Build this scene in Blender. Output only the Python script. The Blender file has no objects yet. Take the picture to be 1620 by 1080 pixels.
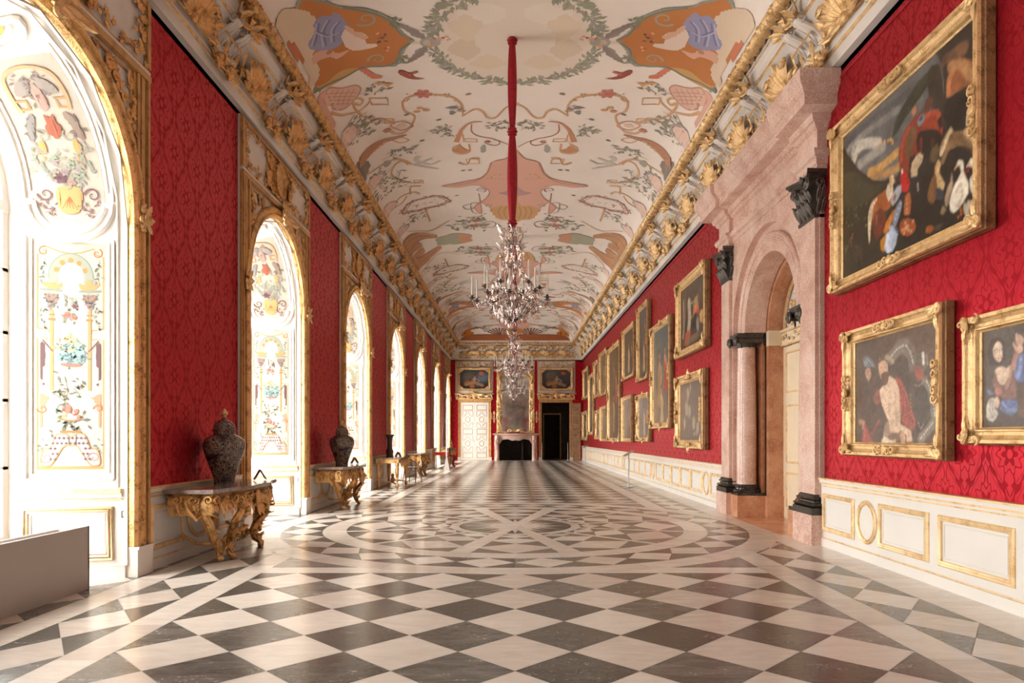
import bpy, bmesh, math, random
import numpy as np
from mathutils import Vector, Matrix
PI = math.pi
sin, cos = math.sin, math.cos
F, CX, CY, EYE = 1095.0, 815.0, 690.8, 1.4
XL, XR, YF, YN = -3.86, 4.0, 41.0, -7.6
scene = bpy.context.scene
COL = scene.collection

# ------------------------------------------------------------------ mesh builder
class MB:
    def __init__(s):
        s.v = []; s.f = []; s.m = []; s.c = []; s.T = None; s.col = (1, 1, 1)
    def add(s, vs, fs, m=0, c=None):
        b = len(s.v)
        if s.T is not None:
            vs = [tuple(s.T @ Vector(p)) for p in vs]
        s.v += [tuple(p) for p in vs]
        for f in fs:
            s.f.append(tuple(b + i for i in f)); s.m.append(m); s.c.append(c or s.col)
    def box(s, x0, x1, y0, y1, z0, z1, m=0, c=None):
        s.add([(x0,y0,z0),(x1,y0,z0),(x1,y1,z0),(x0,y1,z0),(x0,y0,z1),(x1,y0,z1),(x1,y1,z1),(x0,y1,z1)],
              [(0,3,2,1),(4,5,6,7),(0,1,5,4),(1,2,6,5),(2,3,7,6),(3,0,4,7)], m, c)
    def grid(s, P, cu=False, cv=False, m=0, c=None):
        nu, nv = len(P), len(P[0]); fs = []
        for i in range(nu if cu else nu-1):
            for j in range(nv if cv else nv-1):
                a, b = (i+1) % nu, (j+1) % nv
                fs.append((i*nv+j, a*nv+j, a*nv+b, i*nv+b))
        s.add([p for r in P for p in r], fs, m, c)
    def tube(s, path, r, n=6, m=0, cap=True, flat=1.0, closed=False):
        P = [Vector(p) for p in path]; k = len(P)
        R = r if isinstance(r, (list, tuple)) else [r]*k
        rings = []; nrm = None
        for i in range(k):
            a, b = (P[i-1], P[(i+1) % k]) if closed else (P[max(i-1, 0)], P[min(i+1, k-1)])
            t = (b-a)
            t = t.normalized() if t.length > 1e-9 else Vector((0, 0, 1))
            if nrm is None:
                h = Vector((0, 1, 0)) if abs(t.y) < .9 else Vector((1, 0, 0))
                nrm = (h - t*h.dot(t)).normalized()
            else:
                nrm = (nrm - t*nrm.dot(t))
                nrm = nrm.normalized() if nrm.length > 1e-6 else t.orthogonal().normalized()
            bn = t.cross(nrm)
            rings.append([tuple(P[i] + (nrm*cos(2*PI*j/n)*flat + bn*sin(2*PI*j/n))*R[i]) for j in range(n)])
        s.grid(rings, cu=closed, cv=True, m=m)
        if cap and not closed:
            s.add(rings[0], [tuple(range(n))], m); s.add(rings[-1], [tuple(range(n))], m)
    def lathe(s, prof, n=16, o=(0, 0, 0), m=0, mod=None):
        P = []
        for (r, z) in prof:
            P.append([(o[0]+r*(mod(2*PI*j/n, z) if mod else 1)*cos(2*PI*j/n), o[1]+r*(mod(2*PI*j/n, z) if mod else 1)*sin(2*PI*j/n), o[2]+z) for j in range(n)])
        s.grid(P, cv=True, m=m)
    def blob(s, o, rx, ry, rz, n=8, k=5, m=0):
        P = []
        for i in range(k+1):
            a = PI*i/k
            P.append([(o[0]+rx*max(sin(a), .02)*cos(2*PI*j/n), o[1]+ry*max(sin(a), .02)*sin(2*PI*j/n), o[2]+rz*cos(a)) for j in range(n)])
        s.grid(P, cv=True, m=m)
    def prism(s, poly, y0, y1, m=0):          # polygon in x,z extruded along y
        n = len(poly)
        s.add([(x, y0, z) for x, z in poly]+[(x, y1, z) for x, z in poly],
              [tuple(range(n)), tuple(range(n, 2*n))]+[(i, (i+1) % n, n+(i+1) % n, n+i) for i in range(n)], m)
    def slab(s, poly, z0, z1, m=0):           # polygon in x,y extruded along z
        n = len(poly)
        s.add([(x, y, z0) for x, y in poly]+[(x, y, z1) for x, y in poly],
              [tuple(range(n)), tuple(range(n, 2*n))]+[(i, (i+1) % n, n+(i+1) % n, n+i) for i in range(n)], m)
    def rectframe(s, w, h, prof, o=(0, 0, 0), mats=None):   # prof: (inset, out); frame in the x,z plane facing -y, centre o
        P = []
        for d, q in prof:
            a, b = w/2-d, h/2-d
            P.append([(o[0]+sx*a, o[1]-q, o[2]+sz*b) for sx, sz in ((-1, -1), (1, -1), (1, 1), (-1, 1))])
        for i in range(len(P)-1):
            s.grid(P[i:i+2], cv=True, m=(mats[i] if mats else 0))
    def sweep(s, path, prof, closed=False, mats=None):      # path: (x,z,nx,nz); prof: (offset in plane, out)
        P = [[(x+nx*d, -q, z+nz*d) for (x, z, nx, nz) in path] for d, q in prof]
        for i in range(len(P)-1):
            s.grid(P[i:i+2], cv=closed, m=(mats[i] if mats else 0))
    def leaf(s, b, d, n, L, W, curl=.35, lobes=3, m=0, k=9):
        b, d, n = Vector(b), Vector(d).normalized(), Vector(n).normalized()
        sd = d.cross(n).normalized(); P = []
        for i in range(k+1):
            t = i/k
            w = W*(sin(PI*min(t*.92+.06, 1))**.8)*(.72+.28*abs(cos(PI*lobes*t)))
            up = L*(curl*t*t + .12*sin(PI*t)); c = b + d*(L*(t-.18*curl*t*t)) + n*up
            P.append([tuple(c+sd*w*q+n*h) for q, h in ((-1, -.0*W), (-.55, .3*W), (0, .12*W), (.55, .3*W), (1, -.0*W))])
        s.grid(P, m=m)
        s.add([P[0][0], P[0][4], tuple(Vector(P[0][2])-n*.02*L), P[-1][2]], [(0, 1, 2)], m)
    def scroll(s, c, U, N, r, turns=1.4, sgn=1, a0=0, th=.02, m=0, lift=.3, k=26, n=6):
        c, U, N = Vector(c), Vector(U).normalized(), Vector(N).normalized(); V = N.cross(U)
        pts = []; R = []
        for i in range(k):
            t = i/(k-1); a = a0+sgn*2*PI*turns*t; q = r*((1-t)**.8*.88+.12)
            pts.append(c+U*cos(a)*q+V*sin(a)*q+N*(th+lift*r*t*.6)); R.append(th*(.45+.75*sin(PI*min(1, t*.7+.15)))*(1 if t < .9 else 1.15))
        s.tube(pts, R, n, m)
    def build(s, name, mats, parent=None, smooth=True, angle=40, color=False, recalc=True):
        me = bpy.data.meshes.new(name)
        me.from_pydata(s.v, [], s.f)
        for mt in (mats if isinstance(mats, (list, tuple)) else [mats]):
            me.materials.append(mt)
        me.polygons.foreach_set('material_index', s.m)
        if color:
            at = me.attributes.new('Col', 'FLOAT_COLOR', 'CORNER')
            arr = []
            for f, c in zip(s.f, s.c):
                arr += [c[0], c[1], c[2], 1.0]*len(f)
            at.data.foreach_set('color', arr)
        if recalc and len(s.f) < 150000:
            bm = bmesh.new(); bm.from_mesh(me)
            bmesh.ops.recalc_face_normals(bm, faces=bm.faces); bm.to_mesh(me); bm.free()
        if smooth:
            me.polygons.foreach_set('use_smooth', [True]*len(me.polygons))
            me.set_sharp_from_angle(angle=math.radians(angle))
        me.update()
        o = bpy.data.objects.new(name, me); COL.objects.link(o)
        if parent is not None: o.parent = parent
        return o

def tag(o, label=None, cat=None, group=None, kind=None):
    if label: o['label'] = label
    if cat: o['category'] = cat
    if group: o['group'] = group
    if kind: o['kind'] = kind
    return o
def empty(name, loc=(0, 0, 0), rz=0.0):
    o = bpy.data.objects.new(name, None); COL.objects.link(o); o.location = loc; o.rotation_euler = (0, 0, rz)
    o.empty_display_size = .1
    return o
def copy_tree(o, parent=None):
    c = o.copy(); COL.objects.link(c)
    if parent is not None: c.parent = parent
    for ch in [x for x in KIDS(o)]: copy_tree(ch, c)
    return c
def KIDS(o): return [x for x in COL.objects if x.parent == o]
def part_copy(o, parent, loc, rz=0, sc=None):
    c = o.copy(); COL.objects.link(c); c.parent = parent; c.location = loc; c.rotation_euler = (0, 0, rz)
    if sc: c.scale = sc
    return c
def catmull(P, step, closed=False):
    P = [np.array(p, float) for p in P]; n = len(P); out = []
    rng = range(n) if closed else range(n-1)
    for i in rng:
        p0 = P[(i-1) % n] if closed or i > 0 else P[0]
        p1 = P[i]; p2 = P[(i+1) % n]
        p3 = P[(i+2) % n] if closed or i+2 < n else P[n-1]
        k = max(1, int(math.ceil(np.linalg.norm(p2-p1)/step)))
        for j in range(k):
            t = j/k
            out.append(.5*((2*p1)+(-p0+p2)*t+(2*p0-5*p1+4*p2-p3)*t*t+(-p0+3*p1-3*p2+p3)*t**3))
    if not closed: out.append(P[-1])
    return out

# ------------------------------------------------------------------ shader expressions
class E:
    def __init__(s, nt, k): s.nt = nt; s.k = k
    def _op(s, op, *a):
        n = s.nt.nodes.new('ShaderNodeMath'); n.operation = op
        for i, x in enumerate((s,)+a):
            if isinstance(x, E): s.nt.links.new(x.k, n.inputs[i])
            else: n.inputs[i].default_value = float(x)
        return E(s.nt, n.outputs[0])
    def __add__(s, o): return s._op('ADD', o)
    __radd__ = __add__
    def __sub__(s, o): return s._op('SUBTRACT', o)
    def __rsub__(s, o): return (s*-1)+o
    def __mul__(s, o): return s._op('MULTIPLY', o)
    __rmul__ = __mul__
    def __truediv__(s, o): return s._op('DIVIDE', o)
    def abs(s): return s._op('ABSOLUTE')
    def frac(s): return s._op('FRACT')
    def floor(s): return s._op('FLOOR')
    def sin(s): return s._op('SINE')
    def cos(s): return s._op('COSINE')
    def sqrt(s): return s._op('SQRT')
    def min(s, o): return s._op('MINIMUM', o)
    def max(s, o): return s._op('MAXIMUM', o)
    def atan2(s, o): return s._op('ARCTAN2', o)
    def clamp(s):
        r = s._op('ADD', 0); r.k.node.use_clamp = True; return r
    def below(s, t, soft=.02):      # 1 where s<t
        return ((t-s)/soft+.5).clamp()
def newmat(name):
    m = bpy.data.materials.new(name); m.use_nodes = True
    nt = m.node_tree; b = nt.nodes['Principled BSDF']
    return m, nt, b
def noise(nt, scale, detail=4, vec=None, dist=0, rough=.55):
    n = nt.nodes.new('ShaderNodeTexNoise'); n.inputs['Scale'].default_value = scale; n.inputs['Detail'].default_value = detail
    n.inputs['Distortion'].default_value = dist; n.inputs['Roughness'].default_value = rough
    if vec is None:
        tc = nt.nodes.new('ShaderNodeTexCoord'); vec = tc.outputs['Object']
    nt.links.new(vec, n.inputs['Vector']); return n
def ramp(nt, k, stops):
    r = nt.nodes.new('ShaderNodeValToRGB'); cr = r.color_ramp
    while len(cr.elements) < len(stops): cr.elements.new(.5)
    for e, (p, c) in zip(cr.elements, stops):
        e.position = p; e.color = (c[0], c[1], c[2], 1)
    nt.links.new(k, r.inputs[0]); return r.outputs[0]
def mix(nt, f, a, b, mode='MIX'):
    n = nt.nodes.new('ShaderNodeMixRGB'); n.blend_type = mode
    for i, x in enumerate((f, a, b)):
        if isinstance(x, E): x = x.k
        if isinstance(x, (int, float)): n.inputs[i].default_value = x
        elif isinstance(x, (tuple, list)): n.inputs[i].default_value = (x[0], x[1], x[2], 1)
        else: nt.links.new(x, n.inputs[i])
    return n.outputs[0]
def bump(nt, b, h, st=.3, d=.01):
    n = nt.nodes.new('ShaderNodeBump'); n.inputs['Strength'].default_value = st; n.inputs['Distance'].default_value = d
    nt.links.new(h, n.inputs['Height']); nt.links.new(n.outputs[0], b.inputs['Normal'])
def simple(name, col, rough=.5, metal=0, spec=.5, var=.06, scale=3, bmp=0, bs=40, coat=0):
    m, nt, b = newmat(name)
    b.inputs['Roughness'].default_value = rough; b.inputs['Metallic'].default_value = metal
    b.inputs['Specular IOR Level'].default_value = spec
    if coat: b.inputs['Coat Weight'].default_value = coat; b.inputs['Coat Roughness'].default_value = .1
    n = noise(nt, scale, 4)
    k = ramp(nt, n.outputs[0], [(.3, [x*(1-var) for x in col]), (.7, [min(1, x*(1+var)) for x in col])])
    nt.links.new(k, b.inputs['Base Color'])
    if bmp:
        n2 = noise(nt, bs, 3); bump(nt, b, n2.outputs[0], bmp, .01)
    return m
def gold_mat(name, hi, lo, rough, metal, bmp=.35):
    m, nt, b = newmat(name)
    b.inputs['Metallic'].default_value = metal
    n = noise(nt, 9, 6); n2 = noise(nt, 55, 3)
    f = (E(nt, n.outputs[0])*.7+E(nt, n2.outputs[0])*.3)
    nt.links.new(ramp(nt, f.k, [(.36, lo), (.5, hi), (.75, [min(1, c*1.12) for c in hi])]), b.inputs['Base Color'])
    nt.links.new(((E(nt, n2.outputs[0])-.5)*.3+rough).clamp().k, b.inputs['Roughness'])
    bump(nt, b, (E(nt, n2.outputs[0])+E(nt, n.outputs[0])*.6).k, bmp*1.5, .016)
    return m
def damask(name, axis):
    m, nt, b = newmat(name)
    tc = nt.nodes.new('ShaderNodeTexCoord'); sp = nt.nodes.new('ShaderNodeSeparateXYZ'); nt.links.new(tc.outputs['Object'], sp.inputs[0])
    wob = noise(nt, 6, 2); wb = (E(nt, wob.outputs[0])-.5)*.03
    u = (E(nt, sp.outputs[axis])+wb)/.56; v = (E(nt, sp.outputs[2])+wb)/.84
    a = ((u.frac()-.5).abs()*2)                 # 0..1 mirrored
    w = v.frac(); w2 = (v+.5).frac()
    tau = 2*PI
    line = ((v*tau).cos()*.40+.5)
    d1 = (a-line).abs()
    sc = ((v*tau*7).sin()*.5+.5)*.07
    band = d1.below(.035+sc, .02)
    band2 = (d1-.16).abs().below(.018, .02)
    def flower(aa, ww):
        y = ww-.5; x = aa*.36
        r = (x*x+y*y).sqrt(); th = y.atan2(x)
        p1 = r.below((th*6).cos()*.03+.10, .012)*(1-r.below(.045, .01))
        p2 = (r-.175-(th*10).cos()*.028).abs().below(.011, .01)
        stem = (x-((y*18).sin()*.03+.045).abs()).abs().below(.010, .01)*y.abs().below(.40, .01)*(1-r.below(.2, .02))
        hrt = ((x-.07).abs()+(y+.30).abs()*1.3).below(.055, .01)
        return p1.max(p2).max(stem).max(hrt)
    f1 = flower(a, w2); f2 = flower(1-a, w)
    pat = band.max(band2*.8).max(f1).max(f2)
    big = noise(nt, 1.3, 3); fine = noise(nt, 120, 2)
    vv = (E(nt, big.outputs[0])-.5)*.25
    c = mix(nt, (pat*.75+vv).clamp(), (.56, .022, .040), (.30, .005, .013))
    st = (E(nt, sp.outputs[axis])*160).sin()*.5+.5
    c = mix(nt, st*.12, c, (.28, .0, .01))
    nt.links.new(c, b.inputs['Base Color'])
    nt.links.new((pat*.2+.38).k, b.inputs['Roughness'])
    b.inputs['Specular IOR Level'].default_value = .35
    b.inputs['Metallic'].default_value = .80
    bump(nt, b, (pat*-.5+E(nt, fine.outputs[0])*.5).k, .15, .003)
    return m
def stone(name, c1, c2, c3, rough=.25, scale=4, vein=(.9, .8, .75), va=.35, speck=0.0, spec=.5):
    m, nt, b = newmat(name)
    n = noise(nt, scale, 8, dist=.6); n2 = noise(nt, scale*2.3, 6, dist=1.2); n3 = noise(nt, scale*25, 3)
    c = ramp(nt, n.outputs[0], [(.3, c1), (.5, c2), (.72, c3)])
    v = ((E(nt, n2.outputs[0])-.5).abs()).below(.012, .03)*va
    c = mix(nt, v, c, vein)
    if speck:
        c = mix(nt, ((E(nt, n3.outputs[0])-.52)*6).clamp()*speck, c, [x*.45 for x in c2])
        c = mix(nt, ((.46-E(nt, n3.outputs[0]))*6).clamp()*speck, c, [min(1, x*1.5+.06) for x in c2])
    nt.links.new(c, b.inputs['Base Color']); b.inputs['Roughness'].default_value = rough
    b.inputs['Specular IOR Level'].default_value = spec
    return m
def vcol(name, rough=.7, wash=.12, scale=1.2, fine=.06, spec=.3, craq=0, bmp=0):
    m, nt, b = newmat(name)
    at = nt.nodes.new('ShaderNodeAttribute'); at.attribute_name = 'Col'
    n = noise(nt, scale, 5, dist=.4); n2 = noise(nt, 38, 4)
    f = (E(nt, n.outputs[0])-.5)*2*wash+(E(nt, n2.outputs[0])-.5)*2*fine+1
    cb = nt.nodes.new('ShaderNodeCombineColor')
    for i in range(3): nt.links.new(f.k, cb.inputs[i])
    nt.links.new(mix(nt, 1, at.outputs['Color'], cb.outputs[0], 'MULTIPLY'), b.inputs['Base Color'])
    b.inputs['Roughness'].default_value = rough; b.inputs['Specular IOR Level'].default_value = spec
    if bmp: bump(nt, b, n2.outputs[0], bmp, .004)
    return m

M = {}
M['white'] = simple('white_lacquer', (.78, .75, .71), .42, var=.04, scale=1.5)
M['plaster'] = simple('white_stucco', (.78, .72, .67), .6, var=.05, scale=2)
M['gold'] = gold_mat('bright_gilding', (.84, .58, .29), (.52, .30, .11), .36, .50)
M['goldm'] = gold_mat('moulding_gilding', (.86, .64, .36), (.66, .42, .19), .40, .35, .15)
M['goldshade'] = gold_mat('shaded_gilding', (.74, .46, .19), (.30, .15, .05), .33, .66)  # gilding of the left side, its shade put into a darker colour
M['frameshade'] = gold_mat('shaded_frame_side', (.34, .20, .09), (.14, .07, .03), .5, .3)  # shade on the frame sides painted in as dark brown
M['tan'] = gold_mat('ochre_moulding', (.60, .35, .14), (.40, .20, .07), .5, .25, .15)
M['damY'] = damask('red_damask_side', 1)
M['damX'] = damask('red_damask_end', 0)
M['pink'] = stone('pink_marble', (.54, .31, .245), (.68, .45, .37), (.78, .58, .50), .2, 2.4, (.85, .75, .7), .5, .5)
M['brown'] = stone('brown_marble', (.40, .15, .07), (.55, .26, .14), (.66, .36, .22), .2, 3.2, (.8, .6, .5), .3, .35)
M['black'] = stone('black_marble', (.012, .010, .009), (.022, .018, .015), (.04, .034, .03), .22, 5, (.2, .18, .15), .25)
M['bronze'] = simple('dark_bronze', (.075, .062, .052), .42, .3, var=.4, scale=20)
M['greytop'] = stone('table_marble', (.16, .10, .09), (.27, .20, .19), (.42, .34, .31), .12, 14, (.7, .6, .55), .5)
M['ivory'] = simple('cream_door_paint', (.80, .68, .50), .4)
M['grey'] = simple('grey_lacquer', (.44, .39, .36), .5, var=.02)
M['steel'] = simple('brushed_steel', (.45, .45, .45), .35, .8)
M['wood'] = simple('brown_wood', (.16, .07, .035), .4, var=.35, scale=12)
M['candle'] = simple('candle_wax', (.88, .84, .78), .5)
M['velvet'] = simple('red_velvet', (.36, .006, .02), .75, var=.3, scale=18)
M['seat'] = simple('red_upholstery', (.62, .02, .03), .7)
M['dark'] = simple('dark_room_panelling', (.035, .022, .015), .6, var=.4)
M['soot'] = simple('sooty_brick', (.03, .026, .022), .85, var=.4, scale=9)
M['inlay'] = stone('inlaid_wood', (.17, .075, .03), (.30, .14, .06), (.40, .2, .09), .4, 5)
M['fresco'] = vcol('fresco', .8, .06, .9, .03, .2)
M['canvas'] = vcol('oil_canvas', .32, .10, 3.0, .16, .5, bmp=.25)
M['panelpaint'] = vcol('painted_panel', .6, .03, 2, .03, .3)
def _mirror():
    m, nt, b = newmat('old_mirror'); n = noise(nt, 3, 5)
    nt.links.new(ramp(nt, n.outputs[0], [(.35, (.36, .33, .30)), (.7, (.62, .58, .54))]), b.inputs['Base Color'])
    b.inputs['Metallic'].default_value = 1; b.inputs['Roughness'].default_value = .06; return m
M['mirror'] = _mirror()
def _thin(name, tint, refl, rough):
    m, nt, b = newmat(name); nt.nodes.remove(b)
    t = nt.nodes.new('ShaderNodeBsdfTransparent'); t.inputs[0].default_value = (*tint, 1)
    g = nt.nodes.new('ShaderNodeBsdfGlossy'); g.inputs['Roughness'].default_value = rough
    g.inputs['Color'].default_value = (.88, .82, .80, 1)
    x = nt.nodes.new('ShaderNodeMixShader')
    fr = nt.nodes.new('ShaderNodeFresnel'); fr.inputs[0].default_value = 1.5
    f = (E(nt, fr.outputs[0])*1.0+refl).clamp()
    nt.links.new(f.k, x.inputs[0]); nt.links.new(t.outputs[0], x.inputs[1]); nt.links.new(g.outputs[0], x.inputs[2])
    nt.links.new(x.outputs[0], nt.nodes['Material Output'].inputs[0]); return m
M['glass'] = _thin('window_glass', (.97, .98, .97), .0, .0)
M['crystal'] = _thin('cut_crystal', (.95, .91, .90), .21, .07)
def _porc():
    m, nt, b = newmat('imari_porcelain')
    tc = nt.nodes.new('ShaderNodeTexCoord')
    v = nt.nodes.new('ShaderNodeTexVoronoi'); v.inputs['Scale'].default_value = 26; nt.links.new(tc.outputs['Object'], v.inputs['Vector'])
    n = noise(nt, 24, 3, dist=2.8); n2 = noise(nt, 6, 2)
    base = ramp(nt, n.outputs[0], [(.42, (.022, .014, .012)), (.49, (.12, .07, .05)), (.54, (.62, .54, .47)), (.575, (.12, .05, .035))])
    c = mix(nt, ((E(nt, n2.outputs[0])-.55)*9).clamp()*.8, base, (.01, .014, .04))
    c = mix(nt, E(nt, v.outputs['Distance']).below(.2, .1)*.4, c, (.30, .22, .17))
    nt.links.new(c, b.inputs['Base Color']); b.inputs['Roughness'].default_value = .18; return m
M['porc'] = _porc()
def _floor(name, dark):
    m, nt, b = newmat(name)
    at = nt.nodes.new('ShaderNodeAttribute'); at.attribute_name = 'Col'
    sp = nt.nodes.new('ShaderNodeSeparateColor'); nt.links.new(at.outputs['Color'], sp.inputs[0])
    r = E(nt, sp.outputs[0]); an = E(nt, sp.outputs[1])
    tc = nt.nodes.new('ShaderNodeTexCoord'); mp = nt.nodes.new('ShaderNodeMapping'); nt.links.new(tc.outputs['Object'], mp.inputs[0])
    cb = nt.nodes.new('ShaderNodeCombineXYZ'); nt.links.new((an*6.28).k, cb.inputs[2]); nt.links.new(cb.outputs[0], mp.inputs['Rotation'])
    cl = nt.nodes.new('ShaderNodeCombineXYZ'); nt.links.new((r*37).k, cl.inputs[0]); nt.links.new(cl.outputs[0], mp.inputs['Location'])
    mp.inputs['Scale'].default_value = (1, 3.2, 1)
    n = noise(nt, 3.0, 8, mp.outputs[0], 1.0); n2 = noise(nt, 5, 6, mp.outputs[0], 1.6); n3 = noise(nt, 40, 3)
    if dark:
        c = ramp(nt, (E(nt, n.outputs[0])*.7+r*.3).k, [(.32, (.060, .056, .049)), (.5, (.098, .093, .082)), (.7, (.18, .165, .148))])
        v = (E(nt, n2.outputs[0])-.5).abs().below(.006, .018)*.34
        c = mix(nt, v, c, (.36, .34, .30)); c = mix(nt, ((E(nt, n3.outputs[0])-.55)*5).clamp()*.25, c, (.20, .19, .17))
    else:
        c = ramp(nt, (E(nt, n.outputs[0])*.6+r*.4).k, [(.3, (.55, .475, .415)), (.5, (.63, .56, .495)), (.72, (.70, .64, .575))])
        v = (E(nt, n2.outputs[0])-.5).abs().below(.008, .04)*.28
        c = mix(nt, v, c, (.42, .36, .30))
    nt.links.new(c, b.inputs['Base Color'])
    nt.links.new(((E(nt, n3.outputs[0])-.5)*.12+(E(nt, n.outputs[0])-.5)*.15+(.24 if dark else .22)).clamp().k, b.inputs['Roughness'])
    b.inputs['Specular IOR Level'].default_value = .5
    return m
M['fdark'] = _floor('dark_slate_marble_tile', True)
M['fwhite'] = _floor('cream_marble_tile', False)
M['grout'] = simple('floor_joint', (.30, .24, .20), .6)
def S(r, g, b):          # sRGB 0-255 -> linear
    f = lambda c: (c/255/12.92) if c/255 <= .04045 else ((c/255+.055)/1.055)**2.4
    return (f(r), f(g), f(b))
RNG = random.Random(7)
WIN = [11.195+5.57*k for k in range(-3, 6)]
HB = 1.565                                  # half width of a window bay
PC = 11.0                                   # portal centre
# ------------------------------------------------------------------ floor
def clip(poly, a, b, c):
    out = []
    for i in range(len(poly)):
        p, q = poly[i], poly[(i+1) % len(poly)]
        dp, dq = a*p[0]+b*p[1]-c, a*q[0]+b*q[1]-c
        if dp <= 0: out.append(p)
        if (dp < 0 < dq) or (dq < 0 < dp):
            t = dp/(dp-dq); out.append((p[0]+t*(q[0]-p[0]), p[1]+t*(q[1]-p[1])))
    return out
def cliprect(p, x0, x1, y0, y1):
    for a, b, c in ((-1, 0, -x0), (1, 0, x1), (0, -1, -y0), (0, 1, y1)):
        p = clip(p, a, b, c)
        if len(p) < 3: return []
    return p
fl = MB()
def tile(poly, dark, z=0.0, gap=.0022):
    if len(poly) < 3: return
    cx = sum(p[0] for p in poly)/len(poly); cy = sum(p[1] for p in poly)/len(poly)
    q = []
    for x, y in poly:
        d = math.hypot(x-cx, y-cy) or 1; k = max(0, 1-gap*1.4/d); q.append((cx+(x-cx)*k, cy+(y-cy)*k, z))
    fl.add(q, [tuple(range(len(q)))], 1 if dark else 0, (RNG.random(), RNG.random(), 0))
def checker(x0, x1, y0, y1, d, yo, dy=None, xo=0.0):
    dy = dy or d
    for i in range(int((x0-xo)/d*2)-2, int((x1-xo)/d*2)+3):
        for j in range(int((y0-yo)/dy*2)-2, int((y1-yo)/dy*2)+3):
            if (i+j) % 2: continue
            cx, cy = xo+i*d/2, yo+j*dy/2
            tile(cliprect([(cx-d/2, cy), (cx, cy-dy/2), (cx+d/2, cy), (cx, cy+dy/2)], x0, x1, y0, y1), i % 2 == 1)
def slabs(x0, x1, y0, y1, step, along='y', z=0.0):
    n = max(1, int(round(((y1-y0) if along == 'y' else (x1-x0))/step)))
    for i in range(n):
        if along == 'y': tile([(x0, y0+(y1-y0)*i/n), (x1, y0+(y1-y0)*i/n), (x1, y0+(y1-y0)*(i+1)/n), (x0, y0+(y1-y0)*(i+1)/n)], False, z)
        else: tile([(x0+(x1-x0)*i/n, y0), (x0+(x1-x0)*(i+1)/n, y0), (x0+(x1-x0)*(i+1)/n, y1), (x0+(x1-x0)*i/n, y1)], False, z)
D = .745; FX = 2.61
checker(-FX, FX, YN, 7.12, D, 7.12-D/2)
checker(-FX, FX, 14.68, 40.2, D, 14.68+D/2)
slabs(-FX, FX, 7.12, 7.42, 1.7, 'x'); slabs(-FX, FX, 14.38, 14.68, 1.7, 'x')
for x0, x1 in ((-2.89, -FX), (FX, 2.92)): slabs(x0, x1, YN, 40.2, .8)
slabs(-4.0, 4.0, 40.2, 41.0, 1, 'x')
for sx0, sx1, side in ((-3.44, -2.89, -1), (2.92, 3.5, 1)):
    cx = (sx0+sx1)/2; hw = (sx1-sx0)/2; P = .778
    for j in range(int((YN-5.99)/P)-1, int((40.2-5.99)/P)+2):
        yc = 5.99+P*j
        tile(cliprect([(sx0, yc), (cx, yc-P/2), (sx1, yc), (cx, yc+P/2)], sx0, sx1, YN, 40.2), False)
        tile(cliprect([(sx0, yc), (cx, yc+P/2), (sx0, yc+P)], sx0, sx1, YN, 40.2), True)
        tile(cliprect([(sx1, yc), (cx, yc+P/2), (sx1, yc+P)], sx0, sx1, YN, 40.2), True)
slabs(-3.73, -3.44, YN, 40.2, 1.1); slabs(3.5, 4.0, YN, 40.2, 1.1)
checker(-5.0, -3.73, YN, 40.2, D, 7.12-D/2, xo=-4.1)
for s in (-1, 1):
    tile([(0, 7.42 if s < 0 else 14.38), (FX, 7.42 if s < 0 else 14.38), (FX, 10.9)], True)
    tile([(0, 7.42 if s < 0 else 14.38), (-FX, 7.42 if s < 0 else 14.38), (-FX, 10.9)], True)
CC = (0.0, 10.9)
def pol(r, a): return (CC[0]+r*sin(math.radians(a)), CC[1]-r*cos(math.radians(a)))
def annulus(r0, r1, n, dark, z, a0=0.0, sub=3):
    for i in range(n):
        a = a0+360*i/n; b = a0+360*(i+1)/n
        tile([pol(r1, a+(b-a)*k/sub) for k in range(sub+1)]+[pol(r0, b-(b-a)*k/sub) for k in range(sub+1)], dark, z)
Z1, Z2, Z3 = .0005, .0009, .0013
annulus(3.5, 3.86, 24, False, Z1, 7.5, 6)
NR = 30
annulus(2.92, 3.5, NR, True, Z1, 0, 4)
for i in range(NR):
    a = 360*(i+.5)/NR; h = 180/NR
    tile([pol(2.92, a), pol(3.2, a+h), pol(3.5, a), pol(3.2, a-h)], False, Z2)
annulus(2.58, 2.92, 16, False, Z1, 11, 6)
annulus(1.02, 2.58, 12, True, Z1, 15, 8)
for i in range(12):
    a = 30*i; h = 15; R = (1.02, 1.34, 1.84, 2.58)
    for k in range(3):
        m = (R[k]+R[k+1])/2
        tile([pol(R[k], a), pol(m, a+h*.93), pol(R[k+1]*(1 if k == 2 else 1), a), pol(m, a-h*.93)], False, Z2)
for i in range(12):
    a = 15+30*i; wide = a in (15, 165, 195, 345); w = .14 if wide else .05
    d = (sin(math.radians(a)), -cos(math.radians(a))); n = (-d[1], d[0])
    r0 = .0 if wide else 1.0
    tile([(CC[0]+d[0]*r+n[0]*s, CC[1]+d[1]*r+n[1]*s) for r, s in ((r0, -w*(.6 if wide else 1)), (2.6, -w), (2.6, w), (r0, w*(.6 if wide else 1)))], False, Z3+i*.00008)
annulus(.88, 1.02, 12, False, Z2, 0, 6)
annulus(0.05, .88, 8, True, Z1, 0, 6)
for i in range(24):
    a = 15*i; tip = .86 if i % 2 == 0 else .68
    tile([pol(.41, a+7.2), pol(tip, a), pol(.41, a-7.2)], False, Z2)
tile([pol(.41, k*15+7.5) for k in range(24)], False, Z2)
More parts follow.
